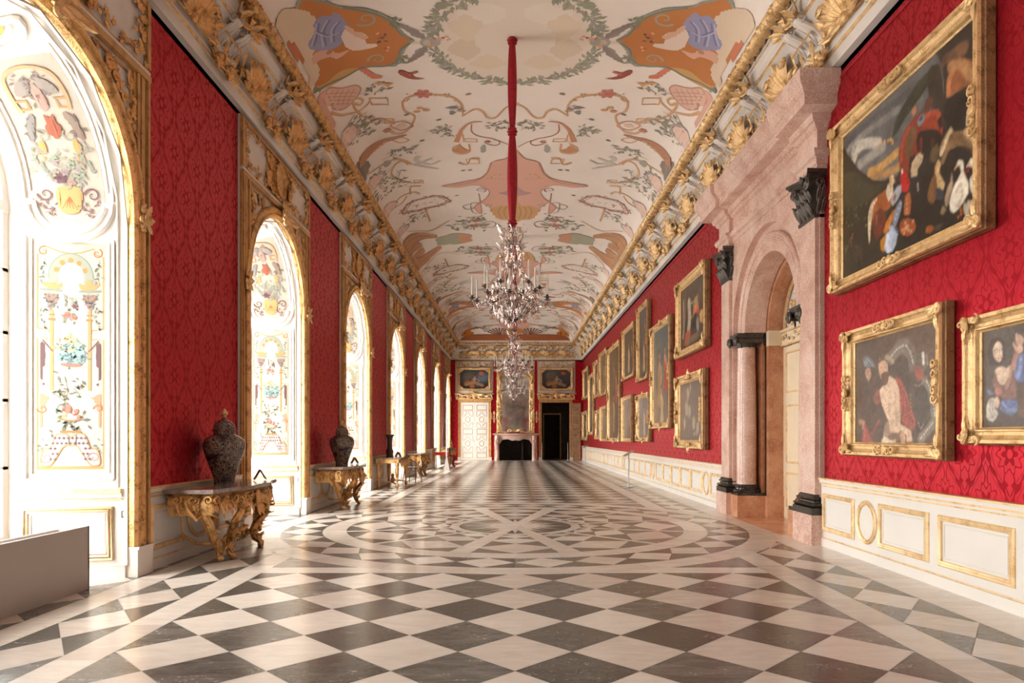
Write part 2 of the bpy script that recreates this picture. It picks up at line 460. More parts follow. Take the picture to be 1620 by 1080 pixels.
# red marble inside the portal niche
fl.add([(4.0, PC-1.55, .0006), (4.75, PC-1.55, .0006), (4.75, PC+1.55, .0006), (4.0, PC+1.55, .0006)], [(0, 1, 2, 3)], 3)
fl.add([(3.78, PC-1.1, .0016), (4.0, PC-1.1, .0016), (4.0, PC+1.1, .0016), (3.78, PC+1.1, .0016)], [(0, 1, 2, 3)], 3)
fl.box(-5.1, 5.1, YN-.2, 46.5, -.12, -.002, 2)
tag(fl.build('floor', [M['fwhite'], M['fdark'], M['grout'], M['brown']], smooth=False, color=True, recalc=False),
    'polished floor of cream and dark marble tiles with a round star', kind='structure')

# ------------------------------------------------------------------ vault
YE, YB, XE = 40.36, YN+.6, 3.26
def vf(d):
    a = max(0.0, 1-max(d, 0)/1.55)
    return .60*math.sqrt(max(0, 1-a*a)) + .14*sin(min(max(d, 0)/XE, 1)*PI/2)
def vz(x, y): return 6.9 + min(vf(XE-abs(x)), vf(YE-y), vf(y-YB))
def vmap(x, y, off):
    x = max(-XE+.004, min(XE-.004, x)); y = max(YB+.004, min(YE-.004, y))
    e = .003; z = vz(x, y)
    gx = (vz(x+e, y)-vz(x-e, y))/(2*e); gy = (vz(x, y+e)-vz(x, y-e))/(2*e)
    l = math.sqrt(1+gx*gx+gy*gy)
    return (x+gx/l*off, y+gy/l*off, z-off/l)
mb = MB()
xs = sorted([s*(XE-1.55*(1-cos(PI/2*i/16))) for i in range(17) for s in (-1, 1)]+[0, .4, .8, 1.2, -.4, -.8, -1.2])
ends = [1.55*(1-cos(PI/2*i/16)) for i in range(17)]
ys = sorted([YB+e for e in ends]+[YE-e for e in ends]+[YB+1.55+(YE-YB-3.1)*i/110 for i in range(1, 110)])
mb.grid([[(x, y, vz(x, y)) for x in xs] for y in ys], m=0)
mb.box(-5.1, 5.1, YN-.2, YF+.2, 7.85, 8.0, 0)
ceil = tag(mb.build('ceiling', [M['fresco']], color=True, recalc=False), 'long coved ceiling painted with strapwork and garlands', kind='structure')
for c in [ceil.data.attributes['Col']]:
    c.data.foreach_set('color', list(S(240, 229, 220)+(1,))*len(c.data))

class Painter:
    def __init__(s, fn, step=.06, base=.004, dl=.00005, tf=None):
        s.fn = fn; s.step = step; s.k = 0; s.base = base; s.dl = dl; s.mb = MB(); s.soft = 0; s.dim = 1; s.tf = tf or [lambda x, y: (x, y)]
    def off(s): s.k += 1; return s.base+s.dl*s.k
    def quad(s, q, col, off):
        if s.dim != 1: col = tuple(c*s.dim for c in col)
        if s.soft: col = tuple(c*(1-s.soft)+b*s.soft for c, b in zip(col, (.78, .70, .64)))
        for i, t in enumerate(s.tf):
            s.mb.add([s.fn(*t(x, y), off+.000008*i) for x, y in q], [tuple(range(len(q)))], 0, col)
    def fill(s, pts, col, smooth=True, step=None, off=None):
        st = step or s.step; off = off or s.off()
        P = [tuple(p) for p in (catmull(pts, st, True) if smooth else pts)]
        x0 = min(p[0] for p in P); x1 = max(p[0] for p in P)
        ed = [x0]+[k*st for k in range(int(math.floor(x0/st))+1, int(math.ceil(x1/st))) if x0+1e-5 < k*st < x1-1e-5]+[x1]
        for a, b in zip(ed[:-1], ed[1:]):
            m = (a+b)/2; cr = []
            for j in range(len(P)):
                p, q = P[j], P[(j+1) % len(P)]
                if (p[0]-m)*(q[0]-m) < 0:
                    lo, hi = min(p[0], q[0]), max(p[0], q[0])
                    f = lambda x: p[1]+(q[1]-p[1])*(max(lo, min(hi, x))-p[0])/(q[0]-p[0])
                    cr.append((f(m), f(a), f(b)))
            cr.sort()
            for j in range(0, len(cr)-1, 2):
                l, u = cr[j], cr[j+1]; k = max(1, int((u[0]-l[0])/(st*5)))
                for h in range(k):
                    t0, t1 = h/k, (h+1)/k
                    s.quad([(a, l[1]+(u[1]-l[1])*t0), (b, l[2]+(u[2]-l[2])*t0), (b, l[2]+(u[2]-l[2])*t1), (a, l[1]+(u[1]-l[1])*t1)], col, off)
    def rib(s, pts, w, col, smooth=True, w1=None, closed=False, off=None):
        off = off or s.off()+.0008
        P = catmull(pts, s.step, closed) if smooth else [np.array(p, float) for p in pts]
        n = len(P)
        L = []
        for i in range(n):
            a, b = (P[i-1], P[(i+1) % n]) if closed else (P[max(0, i-1)], P[min(n-1, i+1)])
            d = b-a; d = d/(np.linalg.norm(d)+1e-9); q = np.array([-d[1], d[0]]); t = i/max(1, n-1)
            ww = (w if w1 is None else w+(w1-w)*t)/2
            L.append((tuple(P[i]+q*ww), tuple(P[i]-q*ww)))
        for i in range(n if closed else n-1):
            j = (i+1) % n
            s.quad([L[i][0], L[j][0], L[j][1], L[i][1]], col, off)
    def ell(s, c, rx, ry, col, a=0, n=14, off=None):
        off = off or s.off()+.0012; ca, sa = cos(a), sin(a)
        pts = [(c[0]+rx*cos(2*PI*i/n)*ca-ry*sin(2*PI*i/n)*sa, c[1]+rx*cos(2*PI*i/n)*sa+ry*sin(2*PI*i/n)*ca) for i in range(n)]
        s.quad(pts, col, off)
    def leafs(s, c, w, h, n, col, sz, seed=1, ang=None, stem=True):
        r = random.Random(seed); off = s.off()+.001
        for i in range(n):
            x = c[0]+r.uniform(-1, 1)*w; y = c[1]+r.uniform(-1, 1)*h; a = r.uniform(0, 2*PI) if ang is None else ang+r.uniform(-.7, .7)
            L = sz*r.uniform(.6, 1.2); dx, dy = cos(a), sin(a)
            cc = [v*r.uniform(.8, 1.15) for v in col]
            s.quad([(x, y), (x+dx*L*.5-dy*L*.2, y+dy*L*.5+dx*L*.2), (x+dx*L, y+dy*L), (x+dx*L*.5+dy*L*.2, y+dy*L*.5-dx*L*.2)], tuple(cc), off)
        if stem:
            for i in range(max(1, n//7)):
                x = c[0]+r.uniform(-.8, .8)*w; y = c[1]+r.uniform(-.8, .8)*h
                s.rib([(x, y), (x+r.uniform(-.5, .5)*w, y+r.uniform(-.5, .5)*h), (x+r.uniform(-.9, .9)*w, y+r.uniform(-.9, .9)*h)], sz*.09, tuple(v*.9 for v in col), off=off)
    def spiral(s, c, r, w, col, turns=1.3, sgn=1, a0=0):
        pts = [(c[0]+r*(1-t*.85)*cos(a0+sgn*2*PI*turns*t), c[1]+r*(1-t*.85)*sin(a0+sgn*2*PI*turns*t)) for t in [i/22 for i in range(23)]]
        s.rib(pts, w, col, w1=w*.4)
    def flower(s, c, r, col, seed=0):
        off = s.off()+.0012
        for i in range(6):
            a = i*PI/3+seed
            s.ell((c[0]+r*.55*cos(a), c[1]+r*.55*sin(a)), r*.45, r*.3, tuple(v*(1+.12*((i*7+seed) % 3-1)) for v in col), a, 8, off)
        s.ell(c, r*.3, r*.3, tuple(v*.75 for v in col), 0, 8)
    def scatter(s, c, w, h, n, cols, sz, seed=1):
        r = random.Random(seed)
        for i in range(n):
            s.ell((c[0]+r.uniform(-1, 1)*w, c[1]+r.uniform(-1, 1)*h), sz*r.uniform(.5, 1.2), sz*r.uniform(.3, .8), r.choice(cols), r.uniform(0, PI), 8)
def onvault(px, py):
    z = 7.5
    for _ in range(60):
        y = (z-EYE)*F/(CY-py); x = (px-CX)*y/F
        x = max(-3.25, min(3.25, x)); z = .5*z+.5*vz(x, y)
    return (x, y)
def c6(L): return [onvault(810+x/3.086, y/3.086) for x, y in L]
def c7(L): return [onvault(560+x/3.24, 300+y/3.24) for x, y in L]
C1 = 10.9; C2 = 21.6
TF = []
for sx in (1, -1):
    TF += [lambda x, y, s=sx: (s*x, y), lambda x, y, s=sx: (s*x, 2*C1-y), lambda x, y, s=sx: (s*x, 2*C2-y), lambda x, y, s=sx: (s*x, y+2*(C2-C1))]
def ok(fn):
    return lambda x, y: fn(x, y)
pa = Painter(vmap, .07, .004, .00005, TF)
_add = pa.mb.add
def _cadd(vs, fs, m=0, c=None):
    ymin = min(v[1] for v in vs); ymax = max(v[1] for v in vs)
    if ymax < 6.5 or ymin > YE-.9 : return
    _add(vs, fs, m, c)
pa.mb.add = _cadd
TAN, ORG, OCH = S(214, 158, 98), S(196, 118, 44), S(205, 148, 70)
RED, SAL, PNK = S(160, 62, 46), S(214, 148, 120), S(222, 160, 138)
GRN, GRG, BLU = S(128, 134, 108), S(150, 150, 140), S(150, 150, 186)
CRM, FLS, DBR = S(232, 216, 198), S(222, 178, 150), S(104, 66, 44)
def stage(chandelier_only):
    pa.soft = .22; pa.tf = [TF[i] for i in ((0, 2, 3, 4, 6, 7) if not chandelier_only else (0, 3, 4, 7))]
# central medallion (chandeliers 1 and 3)
stage(True)
pa.fill([(0, C1-1.3), (.7, C1-1.12), (1.15, C1-.6), (1.28, C1), (1.15, C1+.6), (.7, C1+1.12), (0, C1+1.3), (0, C1)], S(229, 214, 198))
for i, (x, y, rx, ry) in enumerate([(.45, .62, .3, .2), (.8, .2, .25, .3), (.45, -.7, .35, .22), (.75, -.35, .25, .3)]):
    pa.fill([(x+rx*cos(a)*(1+.2*sin(3*a+i)), C1+y+ry*sin(a)*(1+.2*cos(4*a))) for a in [k*PI/6 for k in range(12)]], [S(224, 205, 180), S(214, 196, 170), S(234, 222, 208)][i % 3])
for i in range(150):
    a = i*PI/150+random.Random(i).uniform(-.02, .02); r = 1.3+random.Random(i+9).uniform(-.07, .07)
    x, y = r*sin(a), C1-r*cos(a)
    if abs(y-C1) < .18: continue
    pa.k -= 0 if i % 20 == 0 else 1
    pa.leafs((x, y), .01, .01, 2, GRN if i % 3 else GRG, .17, i, ang=-a+(.6 if i % 2 else 2.5), stem=False)
pa.ell((1.34, C1), .17, .13, GRG); pa.ell((1.36, C1), .09, .08, S(196, 176, 160)); pa.scatter((1.2, C1), .16, .16, 12, [RED, OCH, SAL], .05, 4)
for s in (-1, 1):
    for k in range(5):
        pa.fill([(1.4, C1+s*.08), (1.55+.02*k, C1+s*(.16+.05*k)), (1.62+.05*k, C1+s*(.30+.07*k)), (1.42+.04*k, C1+s*(.24+.05*k))], S(140-6*k, 128-6*k, 122-6*k))
pa.fill([(1.5, C1-.03), (1.78, C1-.02), (1.78, C1+.02), (1.5, C1+.03)], CRM)
stage(False)
# trellis patch
TR = [(770, 430), (795, 414), (835, 424), (875, 430), (925, 430), (945, 468), (950, 500), (910, 514), (905, 530), (860, 534), (825, 512), (805, 490), (782, 462)]
pa.fill(c6([(930, 440), (985, 480), (975, 530), (930, 590), (900, 620), (890, 600), (935, 540), (940, 500)]), PNK)
pa.fill(c6(TR), S(224, 176, 154)); pa.rib(c6(TR), .03, S(196, 128, 96), closed=True)
for k in range(5): pa.rib(c6([(800+26*k, 432+k), (822+26*k, 470+2*k), (838+22*k, 512)]), .012, S(176, 104, 84))
for k in range(4): pa.rib(c6([(784+k*14, 450+18*k), (860+k*8, 452+18*k), (936, 460+15*k)]), .012, S(176, 104, 84))
# strapwork
W = .042
for q in ([(270, 562), (275, 510), (320, 472), (400, 460), (480, 460), (540, 472), (565, 502), (550, 542), (508, 560), (515, 600), (550, 640), (600, 650), (632, 632)],
          [(600, 600), (660, 582), (740, 572), (795, 532), (808, 490), (780, 476), (760, 486), (772, 510), (800, 502)],
          [(725, 475), (730, 500), (780, 540), (860, 560), (920, 550)],
          [(0, 500), (60, 522), (108, 570), (150, 570), (172, 542), (212, 530), (268, 562)],
          [(470, 882), (515, 890), (572, 876), (618, 850), (604, 805), (565, 782), (536, 800)],
          [(520, 800), (560, 780), (600, 775), (640, 790), (700, 825), (735, 850)],
          [(480, 945), (510, 935), (575, 960), (620, 1020), (668, 1062)], [(545, 955), (570, 990), (640, 1050)],
          [(455, 1010), (430, 1078)], [(475, 905), (525, 910), (525, 945)],
          [(240, 700), (240, 740), (300, 745), (318, 720), (280, 700)], [(190, 770), (230, 770), (250, 800), (290, 790), (262, 798)]):
    pa.rib(c6(q), W, TAN); pa.rib(c6([(x+3, y+5) for x, y in q]), W*.3, S(176, 112, 66))
pa.rib(c6([(515, 612), (570, 590), (625, 612), (570, 634)]), W, S(206, 140, 104), closed=True); pa.ell(c6([(570, 612)])[0], .1, .07, S(232, 196, 172))
pa.rib(c6([(535, 682), (575, 670), (612, 682), (575, 696)]), W*.8, TAN, closed=True)
for x, y, a, b in ((612, 578, 46, 22), (205, 676, 60, 14), (640, 478, 85, 30), (468, 878, 44, 14), (195, 775, 60, 22), (272, 655, 30, 36)):
    pa.rib(c6([(x, y), (x+a, y), (x+a-8, y+b), (x-6, y+b), (x, y)]), W*.8, TAN, smooth=False)
for x, y in ((450, 535), (480, 525), (495, 542)): pa.ell(c6([(x, y)])[0], .07, .05, S(206, 140, 70))
pa.rib(c6([(545, 655), (600, 672), (660, 688), (715, 720), (760, 775), (795, 812)]), .05, S(176, 106, 52), w1=.34)
pa.rib(c6([(560, 664), (620, 682), (680, 706), (735, 760), (765, 800)]), .02, S(120, 68, 34), w1=.06)
for t in range(7): pa.ell(c6([(650+18*t, 692+14*t)])[0], .05, .04, S(206, 150, 90))
pa.fill(c6([(725, 800), (760, 780), (800, 800), (790, 840), (765, 880), (740, 860)]), S(112, 96, 82)); pa.fill(c6([(745, 790), (775, 785), (790, 800), (770, 815)]), S(170, 150, 120))
pa.rib(c6([(178, 592), (230, 596), (270, 624), (290, 660), (302, 692)]), .03, ORG, w1=.12); pa.rib(c6([(200, 598), (240, 606), (272, 640)]), .02, CRM)
pa.rib(c6([(228, 604), (228, 640), (195, 662), (125, 676), (90, 692), (108, 708), (150, 702), (165, 690)]), .028, S(170, 88, 64))
pa.rib(c6([(30, 715), (80, 690), (120, 680)]), .02, S(170, 88, 64))
pa.fill(c6([(165, 705), (185, 718), (176, 744), (158, 736)]), GRG); pa.flower(c6([(150, 690)])[0], .07, RED, 1)
pa.fill(c6([(240, 735), (270, 722), (290, 705), (300, 722), (325, 730), (300, 742), (275, 748)]), ORG)
pa.flower(c6([(464, 456)])[0], .17, S(196, 84, 66), 2); pa.flower(c6([(640, 636)])[0], .09, S(190, 100, 60), 3)
for x, y in ((280, 540), (300, 490), (350, 464), (420, 456), (520, 464), (555, 490)): pa.leafs(c6([(x, y)])[0], .05, .05, 4, OCH, .09, x)
pa.leafs(c6([(285, 530)])[0], .14, .12, 10, S(100, 104, 108), .16, 3, ang=.3)
for x, y, w, h, n in ((770, 622, .32, .42, 60), (640, 905, .42, .5, 60), (570, 738, .3, .2, 34), (375, 632, .18, .16, 22), (90, 606, .22, .2, 26), (505, 1062, .3, .3, 26), (700, 870, .25, .4, 26), (700, 432, .2, .14, 18), (350, 650, .1, .2, 12)):
    pa.leafs(c6([(x, y)])[0], w, h, n, S(126, 126, 104), .13, x+y)
for q in ([(380, 780), (430, 800), (500, 780), (480, 760)], [(390, 822), (450, 812), (510, 800)], [(420, 770), (470, 790), (500, 800)]):
    pa.rib(c6(q), .05, S(196, 188, 180), w1=.12)
for x, y in ((545, 557), (388, 582), (470, 684), (235, 828), (270, 830), (245, 457), (300, 952)): pa.ell(c6([(x, y)])[0], .06, .03, S(110, 106, 96), .4)
pa.fill(c6([(620, 790), (650, 780), (662, 805), (640, 812)]), S(160, 156, 140))
# reddish wreath
MC = c6([(452, 990)])[0]
for r, w, c in ((1, .035, S(168, 92, 66)), (.82, .02, S(190, 130, 90))):
    pa.rib([(MC[0]+.62*r*cos(a)*(1+.05*sin(5*a)), MC[1]+.42*r*sin(a)*(1+.09*cos(6*a))) for a in [k*PI/15 for k in range(30)]], w, c, closed=True)
for k in range(16):
    a = k*PI/8; p = (MC[0]+.6*cos(a), MC[1]+.42*sin(a))
    pa.spiral(p, .09, .026, S(160, 80, 58), 1.0, 1 if k % 2 else -1, a)
pa.scatter(MC, .3, .2, 12, [S(190, 120, 100), S(170, 150, 140)], .035, 3)
# pink and gold shell over the centre line
SH = c6([(5, 735), (30, 742), (62, 772), (130, 792), (150, 840), (200, 872), (290, 890), (372, 906), (300, 912), (232, 902), (182, 905), (142, 930), (152, 962), (190, 990), (212, 1012), (180, 1040)])+c7([(1012, 18), (1000, 60), (955, 88), (948, 112), (915, 148), (868, 154), (812, 158)])+[(-.01, 18.0)]
pa.fill(SH, PNK)
pa.rib(SH[:20], .03, S(190, 118, 92)); 
pa.fill([(-.01, 17.7)]+c7([(850, 70), (870, 82), (900, 78), (945, 95), (945, 114), (912, 144), (868, 150), (812, 156)]), OCH)
for k in range(4): pa.rib(c7([(820+25*k, 84), (828+28*k, 110), (822+24*k, 146)]), .03, S(170, 106, 40))
pa.fill(c6([(12, 905), (60, 930), (95, 940), (40, 952), (12, 950)]), S(180, 130, 130))
pa.rib(c6([(130, 790), (160, 850), (220, 885), (300, 900), (370, 908)]), .04, S(180, 110, 80)); pa.spiral(c6([(185, 925)])[0], .16, .04, S(160, 78, 66), 1.2, 1, 2)
pa.spiral(c6([(140, 1000)])[0], .12, .03, S(150, 120, 110), 1.2, -1, 1)
pa.leafs(c6([(110, 862)])[0], .15, .2, 14, OCH, .14, 77)
for q in ([(212, 1012), (250, 1020), (270, 1005), (240, 995)], [(190, 990), (230, 990), (225, 1030), (200, 1040)]): pa.rib(c6(q), .03, S(140, 112, 96))
# sprigs between shell and second chandelier
pa.flower(c7([(1038, 183)])[0], .16, S(182, 72, 54), 1); pa.leafs(c7([(1060, 180)])[0], .5, .5, 34, S(118, 124, 92), .2, 51)
pa.rib(c7([(985, 185), (940, 190), (925, 170), (960, 160), (1000, 176)]), .03, S(140, 90, 70))
pa.flower(c7([(1000, 320)])[0], .15, S(190, 92, 66), 2); pa.leafs(c7([(1000, 318)])[0], .35, .6, 26, S(118, 124, 92), .2, 52)
pa.rib(c7([(950, 300), (985, 295), (1000, 310)]), .03, TAN)
pa.fill(c7([(1045, 258), (1090, 238), (1150, 230), (1210, 240), (1235, 258), (1200, 272), (1140, 278), (1090, 272)]), S(158, 160, 132))
pa.fill(c7([(1045, 257), (1080, 240), (1110, 236), (1120, 256), (1100, 270), (1080, 270)]), S(200, 134, 88))
pa.fill(c7([(1228, 232), (1280, 222), (1350, 222), (1390, 250), (1408, 285), (1395, 330), (1380, 350), (1350, 325), (1300, 290), (1320, 262), (1270, 248), (1235, 246)]), S(186, 122, 58))
for q in ([(1260, 235), (1320, 236), (1370, 262), (1390, 300)], [(1290, 250), (1340, 270), (1360, 310)], [(1330, 225), (1372, 240), (1400, 275)]): pa.rib(c7(q), .04, S(120, 74, 36))
pa.rib(c7([(1240, 200), (1280, 210), (1380, 214)]), .03, TAN)
pa.rib(c7([(1110, 330), (1190, 320), (1230, 330)]), .03, TAN)
# scallops along the coves
for y in [C1+2.2, C1+4.6, C1+6.4, C1+8.3]:
    pa.fill([(3.24, y-.22), (3.1, y-.2), (3.0, y), (3.1, y+.2), (3.24, y+.22)], S(232, 196, 180)); pa.rib([(3.22, y-.26), (3.08, y-.23), (2.95, y), (3.08, y+.23), (3.22, y+.26)], .03, S(180, 164, 170))
pa.tf = [TF[0], TF[3], TF[4], TF[7]]; pa.soft = .10; pa.step = .035
# orange cartouche with a reclining figure
CO = c6([(525, 190), (570, 165), (600, 130), (620, 100), (680, 72), (760, 48), (860, 38), (950, 12), (1060, 4)])+[(3.1, 9.75), (3.22, 10.2), (3.23, 10.9), (3.2, 11.3)]+c6([(1010, 440), (960, 420), (880, 380), (790, 330), (700, 315), (620, 312), (585, 280), (575, 240), (545, 208)])
pa.fill([(x+(.05 if x < 2.4 else 0)*-1, 10.55+(y-10.55)*1.07) for x, y in CO], S(150, 156, 140))
pa.fill(CO, ORG)
pa.fill(c6([(1020, 60), (1080, 40), (1150, 45), (1185, 110), (1150, 190), (1080, 240), (1040, 330), (1020, 420), (985, 390), (975, 330), (1010, 270), (960, 200), (970, 120)]), S(226, 204, 178))
pa.fill(c6([(780, 330), (860, 340), (940, 400), (1000, 436), (950, 430), (870, 390)]), S(206, 160, 90))
pa.fill(c6([(850, 92), (900, 55), (915, 75), (960, 72), (1000, 110), (1000, 160), (1030, 215), (1000, 240), (930, 240), (880, 222), (862, 200), (832, 140)]), BLU)
for q in ([(870, 100), (900, 140), (900, 200)], [(920, 90), (950, 150), (940, 220)], [(975, 110), (985, 170), (1000, 220)], [(860, 150), (920, 170), (980, 150)]):
    pa.rib(c6(q), .025, S(116, 116, 160)); pa.rib(c6([(x+14, y+4) for x, y in q]), .02, S(190, 188, 214))
pa.fill(c6([(750, 162), (800, 150), (850, 140), (862, 180), (840, 225), (800, 242), (745, 236), (690, 222), (700, 210), (745, 205)]), S(236, 212, 198))
pa.fill(c6([(755, 158), (790, 150), (840, 120), (850, 132), (800, 172), (765, 180)]), FLS); pa.ell(c6([(752, 178)])[0], .06, .05, FLS)
pa.fill(c6([(830, 240), (880, 255), (920, 240), (985, 250), (1010, 275), (1000, 310), (970, 290), (920, 275), (890, 285), (850, 262)]), S(222, 170, 146))
pa.ell(c6([(925, 250)])[0], .05, .05, S(190, 130, 90))
pa.fill(c6([(1090, 215), (1130, 200), (1150, 240), (1110, 290), (1080, 300), (1070, 260)]), S(206, 120, 80))
pa.spiral(c6([(745, 88)])[0], .17, .05, S(170, 160, 136), 1.2, 1, .5); pa.spiral(c6([(690, 285)])[0], .15, .045, S(170, 160, 136), 1.2, -1, 0)
pa.scatter(c6([(670, 195)])[0], .1, .28, 12, [S(190, 80, 50), S(226, 170, 120), DBR], .045, 8)
pa.leafs(c6([(610, 110)])[0], .08, .12, 22, GRN, .1, 5); pa.leafs(c6([(570, 285)])[0], .08, .1, 18, GRN, .1, 6)
pa.rib(c6([(520, 190), (575, 160), (620, 105), (690, 66), (780, 44), (860, 34)]), .035, S(120, 126, 110)); pa.rib(c6([(530, 205), (575, 240), (590, 290), (650, 318), (760, 325), (850, 372), (960, 424), (1005, 442)]), .04, S(120, 128, 116))
# red bird and small flying figure
pa.fill(c6([(455, 380), (500, 376), (530, 355), (570, 340), (588, 345), (575, 362), (545, 376), (500, 384)]), RED)
pa.fill(c6([(530, 355), (500, 345), (490, 350), (535, 366)]), S(190, 92, 70))
pa.fill(c6([(668, 368), (700, 362), (730, 340), (770, 325), (780, 335), (745, 360), (720, 378), (690, 380), (672, 378)]), S(214, 120, 90))
pa.fill(c6([(610, 400), (650, 402), (680, 395), (700, 405), (650, 412), (640, 425), (625, 410)]), TAN)
# end cove: shells and drapery
pb = Painter(vmap, .07, .0175, .00005, [lambda x, y: (x, y), lambda x, y: (-x, y)])
pb.fill([(0, 40.33), (3.2, 40.33), (2.9, 40.05), (1.6, 39.98), (0, 40.0)], S(166, 98, 62), smooth=False)
pb.rib([(0, 40.0), (1.6, 39.98), (2.9, 40.05)], .05, S(120, 70, 50))
for cx in (.9, ):
    for k in range(9):
        a = PI*(.12+.76*k/8); pb.rib([(cx, 40.05), (cx+.45*cos(a), 40.05-.55*sin(a)), (cx+.7*cos(a), 40.05-.95*sin(a))], .03, S(150, 110, 96), w1=.13)
        pb.rib([(cx+.03, 40.05), (cx+.48*cos(a), 40.05-.55*sin(a)), (cx+.74*cos(a), 40.05-.95*sin(a))], .015, S(88, 60, 60), w1=.03)
pb.fill([(1.9, 39.2), (2.3, 38.6), (2.8, 38.8), (3.1, 39.6), (2.9, 40.1), (2.4, 39.9), (2.6, 39.4), (2.3, 39.1)], S(190, 120, 48)); pb.rib([(2.0, 39.1), (2.4, 38.8), (2.85, 39.2), (2.9, 39.9)], .05, S(110, 70, 40))
pb.fill([(.0, 39.3), (.3, 39.25), (.45, 39.7), (.2, 40.0), (0, 40.0)], S(196, 130, 54))
pb.leafs((1.9, 38.9), .5, .35, 40, S(110, 118, 96), .2, 5)
pb.spiral((1.6, 39.5), .2, .05, S(120, 84, 70), 1.2)
for k in range(5): pb.rib([(3.1, 39.2-.5*k), (2.7, 39.0-.5*k), (2.4, 38.5-.5*k)], .05, S(190, 130, 104), w1=.15)
pa.mb.add = _add
pa.mb.v; b0 = len(pa.mb.v)
pa.mb.v += pb.mb.v; pa.mb.f += [tuple(i+b0 for i in f) for f in pb.mb.f]; pa.mb.m += pb.mb.m; pa.mb.c += pb.mb.c
pa.mb.build('painted_fresco', [M['fresco']], ceil, color=True, recalc=False)

# ------------------------------------------------------------------ walls
mb = MB()
cur = YN
for yc in WIN:
    if yc-HB > cur: mb.box(XL-.1, XL, cur, yc-HB, 0, 7.85)
    cur = yc+HB
mb.box(XL-.1, XL, cur, YF, 0, 7.85)
for yc in WIN: mb.box(XL-.1, XL, yc-HB, yc+HB, 5.9, 7.85)
# outer skin with arched openings
xo0, xo1 = -4.99, -4.91; Rw = 1.045; cur = YN-.2
for yc in WIN:
    if yc-Rw > cur: mb.box(xo0, xo1, cur, yc-Rw, 0, 7.85, 1)
    cur = yc+Rw
    P = [(yc+Rw*cos(PI*k/20), 3.6+Rw*sin(PI*k/20)) for k in range(21)]
    for a, b in zip(P[:-1], P[1:]):
        vs = [(x, y, z) for x in (xo0, xo1) for y, z in (a, b, (b[0], 7.85), (a[0], 7.85))]
        mb.add(vs, [(0, 1, 2, 3), (4, 5, 6, 7), (0, 1, 5, 4)], 1)
    mb.box(xo0, xo1, yc-Rw, yc+Rw, 0, .12, 1)
mb.box(xo0, xo1, cur, YF+.2, 0, 7.85, 1)
tag(mb.build('wall_left', [M['damY'], M['plaster']], smooth=False), 'deep red damask wall between tall arched windows', kind='structure')
mb = MB()
mb.box(XR, XR+.3, YN, PC-2.0, 0, 7.85); mb.box(XR, XR+.3, PC+2.0, YF, 0, 7.85); mb.box(XR, XR+.3, PC-2.0, PC+2.0, 5.9, 7.85)
mb.box(4.98, 5.1, PC-3, PC+3, 0, 7.85, 1); mb.box(4.3, 5.1, PC-3, PC-2.9, 0, 7.85, 1); mb.box(4.3, 5.1, PC+2.9, PC+3, 0, 7.85, 1)
# picture rail cord line under the cornice
for a, b in ((YN, PC-2.1), (PC+2.1, YF)): mb.box(XR-.012, XR, a, b, 5.80, 5.83, 2)
tag(mb.build('wall_right', [M['damY'], M['plaster'], M['velvet']], smooth=False), 'bright red damask wall hung with gold framed paintings', kind='structure')
DX0, DX1, DH = -3.21, -1.58, 3.43          # closed door
EX0, EX1 = 1.57, 3.22                      # open door
FX0, FX1, FH = -.95, 1.0, 1.27             # fireplace
mb = MB()
for a, b, z0, z1 in ((-5.0, DX0, 0, 7.85), (DX0, DX1, DH, 7.85), (DX1, FX0, 0, 7.85), (FX0, FX1, FH+.05, 7.85), (FX1, EX0, 0, 7.85), (EX0, EX1, DH, 7.85), (EX1, 5.1, 0, 7.85)):
    mb.box(a, b, YF, YF+.3, z0, z1)
mb.box(DX0-.1, DX1+.1, YF+.2, YF+.35, 0, DH, 1)
tag(mb.build('wall_far', [M['damX'], M['dark']], smooth=False), 'narrow end wall in red damask behind the fireplace', kind='structure')
mb = MB(); mb.box(-5.0, 5.1, YN-.2, YN, 0, 7.85)
mb.box(-3.3, -1.5, YN, YN+.03, 0, 3.4, 1); mb.box(1.6, 3.3, YN, YN+.03, 0, 3.4, 1); mb.box(-1, 1.1, YN, YN+.03, 0, 5.8, 2); mb.box(-3.6, -1.2, YN, YN+.02, 3.8, 5.8, 1); mb.box(1.3, 3.7, YN, YN+.02, 3.8, 5.8, 1)
tag(mb.build('wall_rear', [M['damX'], M['plaster'], M['grey']], smooth=False), 'red wall behind the camera', kind='structure')
# dark enfilade beyond the open door
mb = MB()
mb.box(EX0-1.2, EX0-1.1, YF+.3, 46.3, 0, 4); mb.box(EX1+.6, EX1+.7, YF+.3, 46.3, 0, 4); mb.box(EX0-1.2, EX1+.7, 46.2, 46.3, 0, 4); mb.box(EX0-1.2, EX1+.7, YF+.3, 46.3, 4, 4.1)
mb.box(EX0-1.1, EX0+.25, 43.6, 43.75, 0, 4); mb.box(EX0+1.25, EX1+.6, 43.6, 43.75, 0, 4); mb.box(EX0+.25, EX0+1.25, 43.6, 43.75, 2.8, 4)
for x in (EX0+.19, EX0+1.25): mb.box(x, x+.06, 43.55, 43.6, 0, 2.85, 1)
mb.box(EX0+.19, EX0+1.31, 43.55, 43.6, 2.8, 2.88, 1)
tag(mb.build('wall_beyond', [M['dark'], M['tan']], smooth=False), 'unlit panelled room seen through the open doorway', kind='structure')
mb = MB()
mb.box(FX0-.1, FX0, YF+.3, YF+.9, 0, FH+.2); mb.box(FX1, FX1+.1, YF+.3, YF+.9, 0, FH+.2); mb.box(FX0-.1, FX1+.1, YF+.85, YF+.95, 0, FH+.2); mb.box(FX0-.1, FX1+.1, YF+.3, YF+.9, FH+.1, FH+.2)
FIREBOX = mb

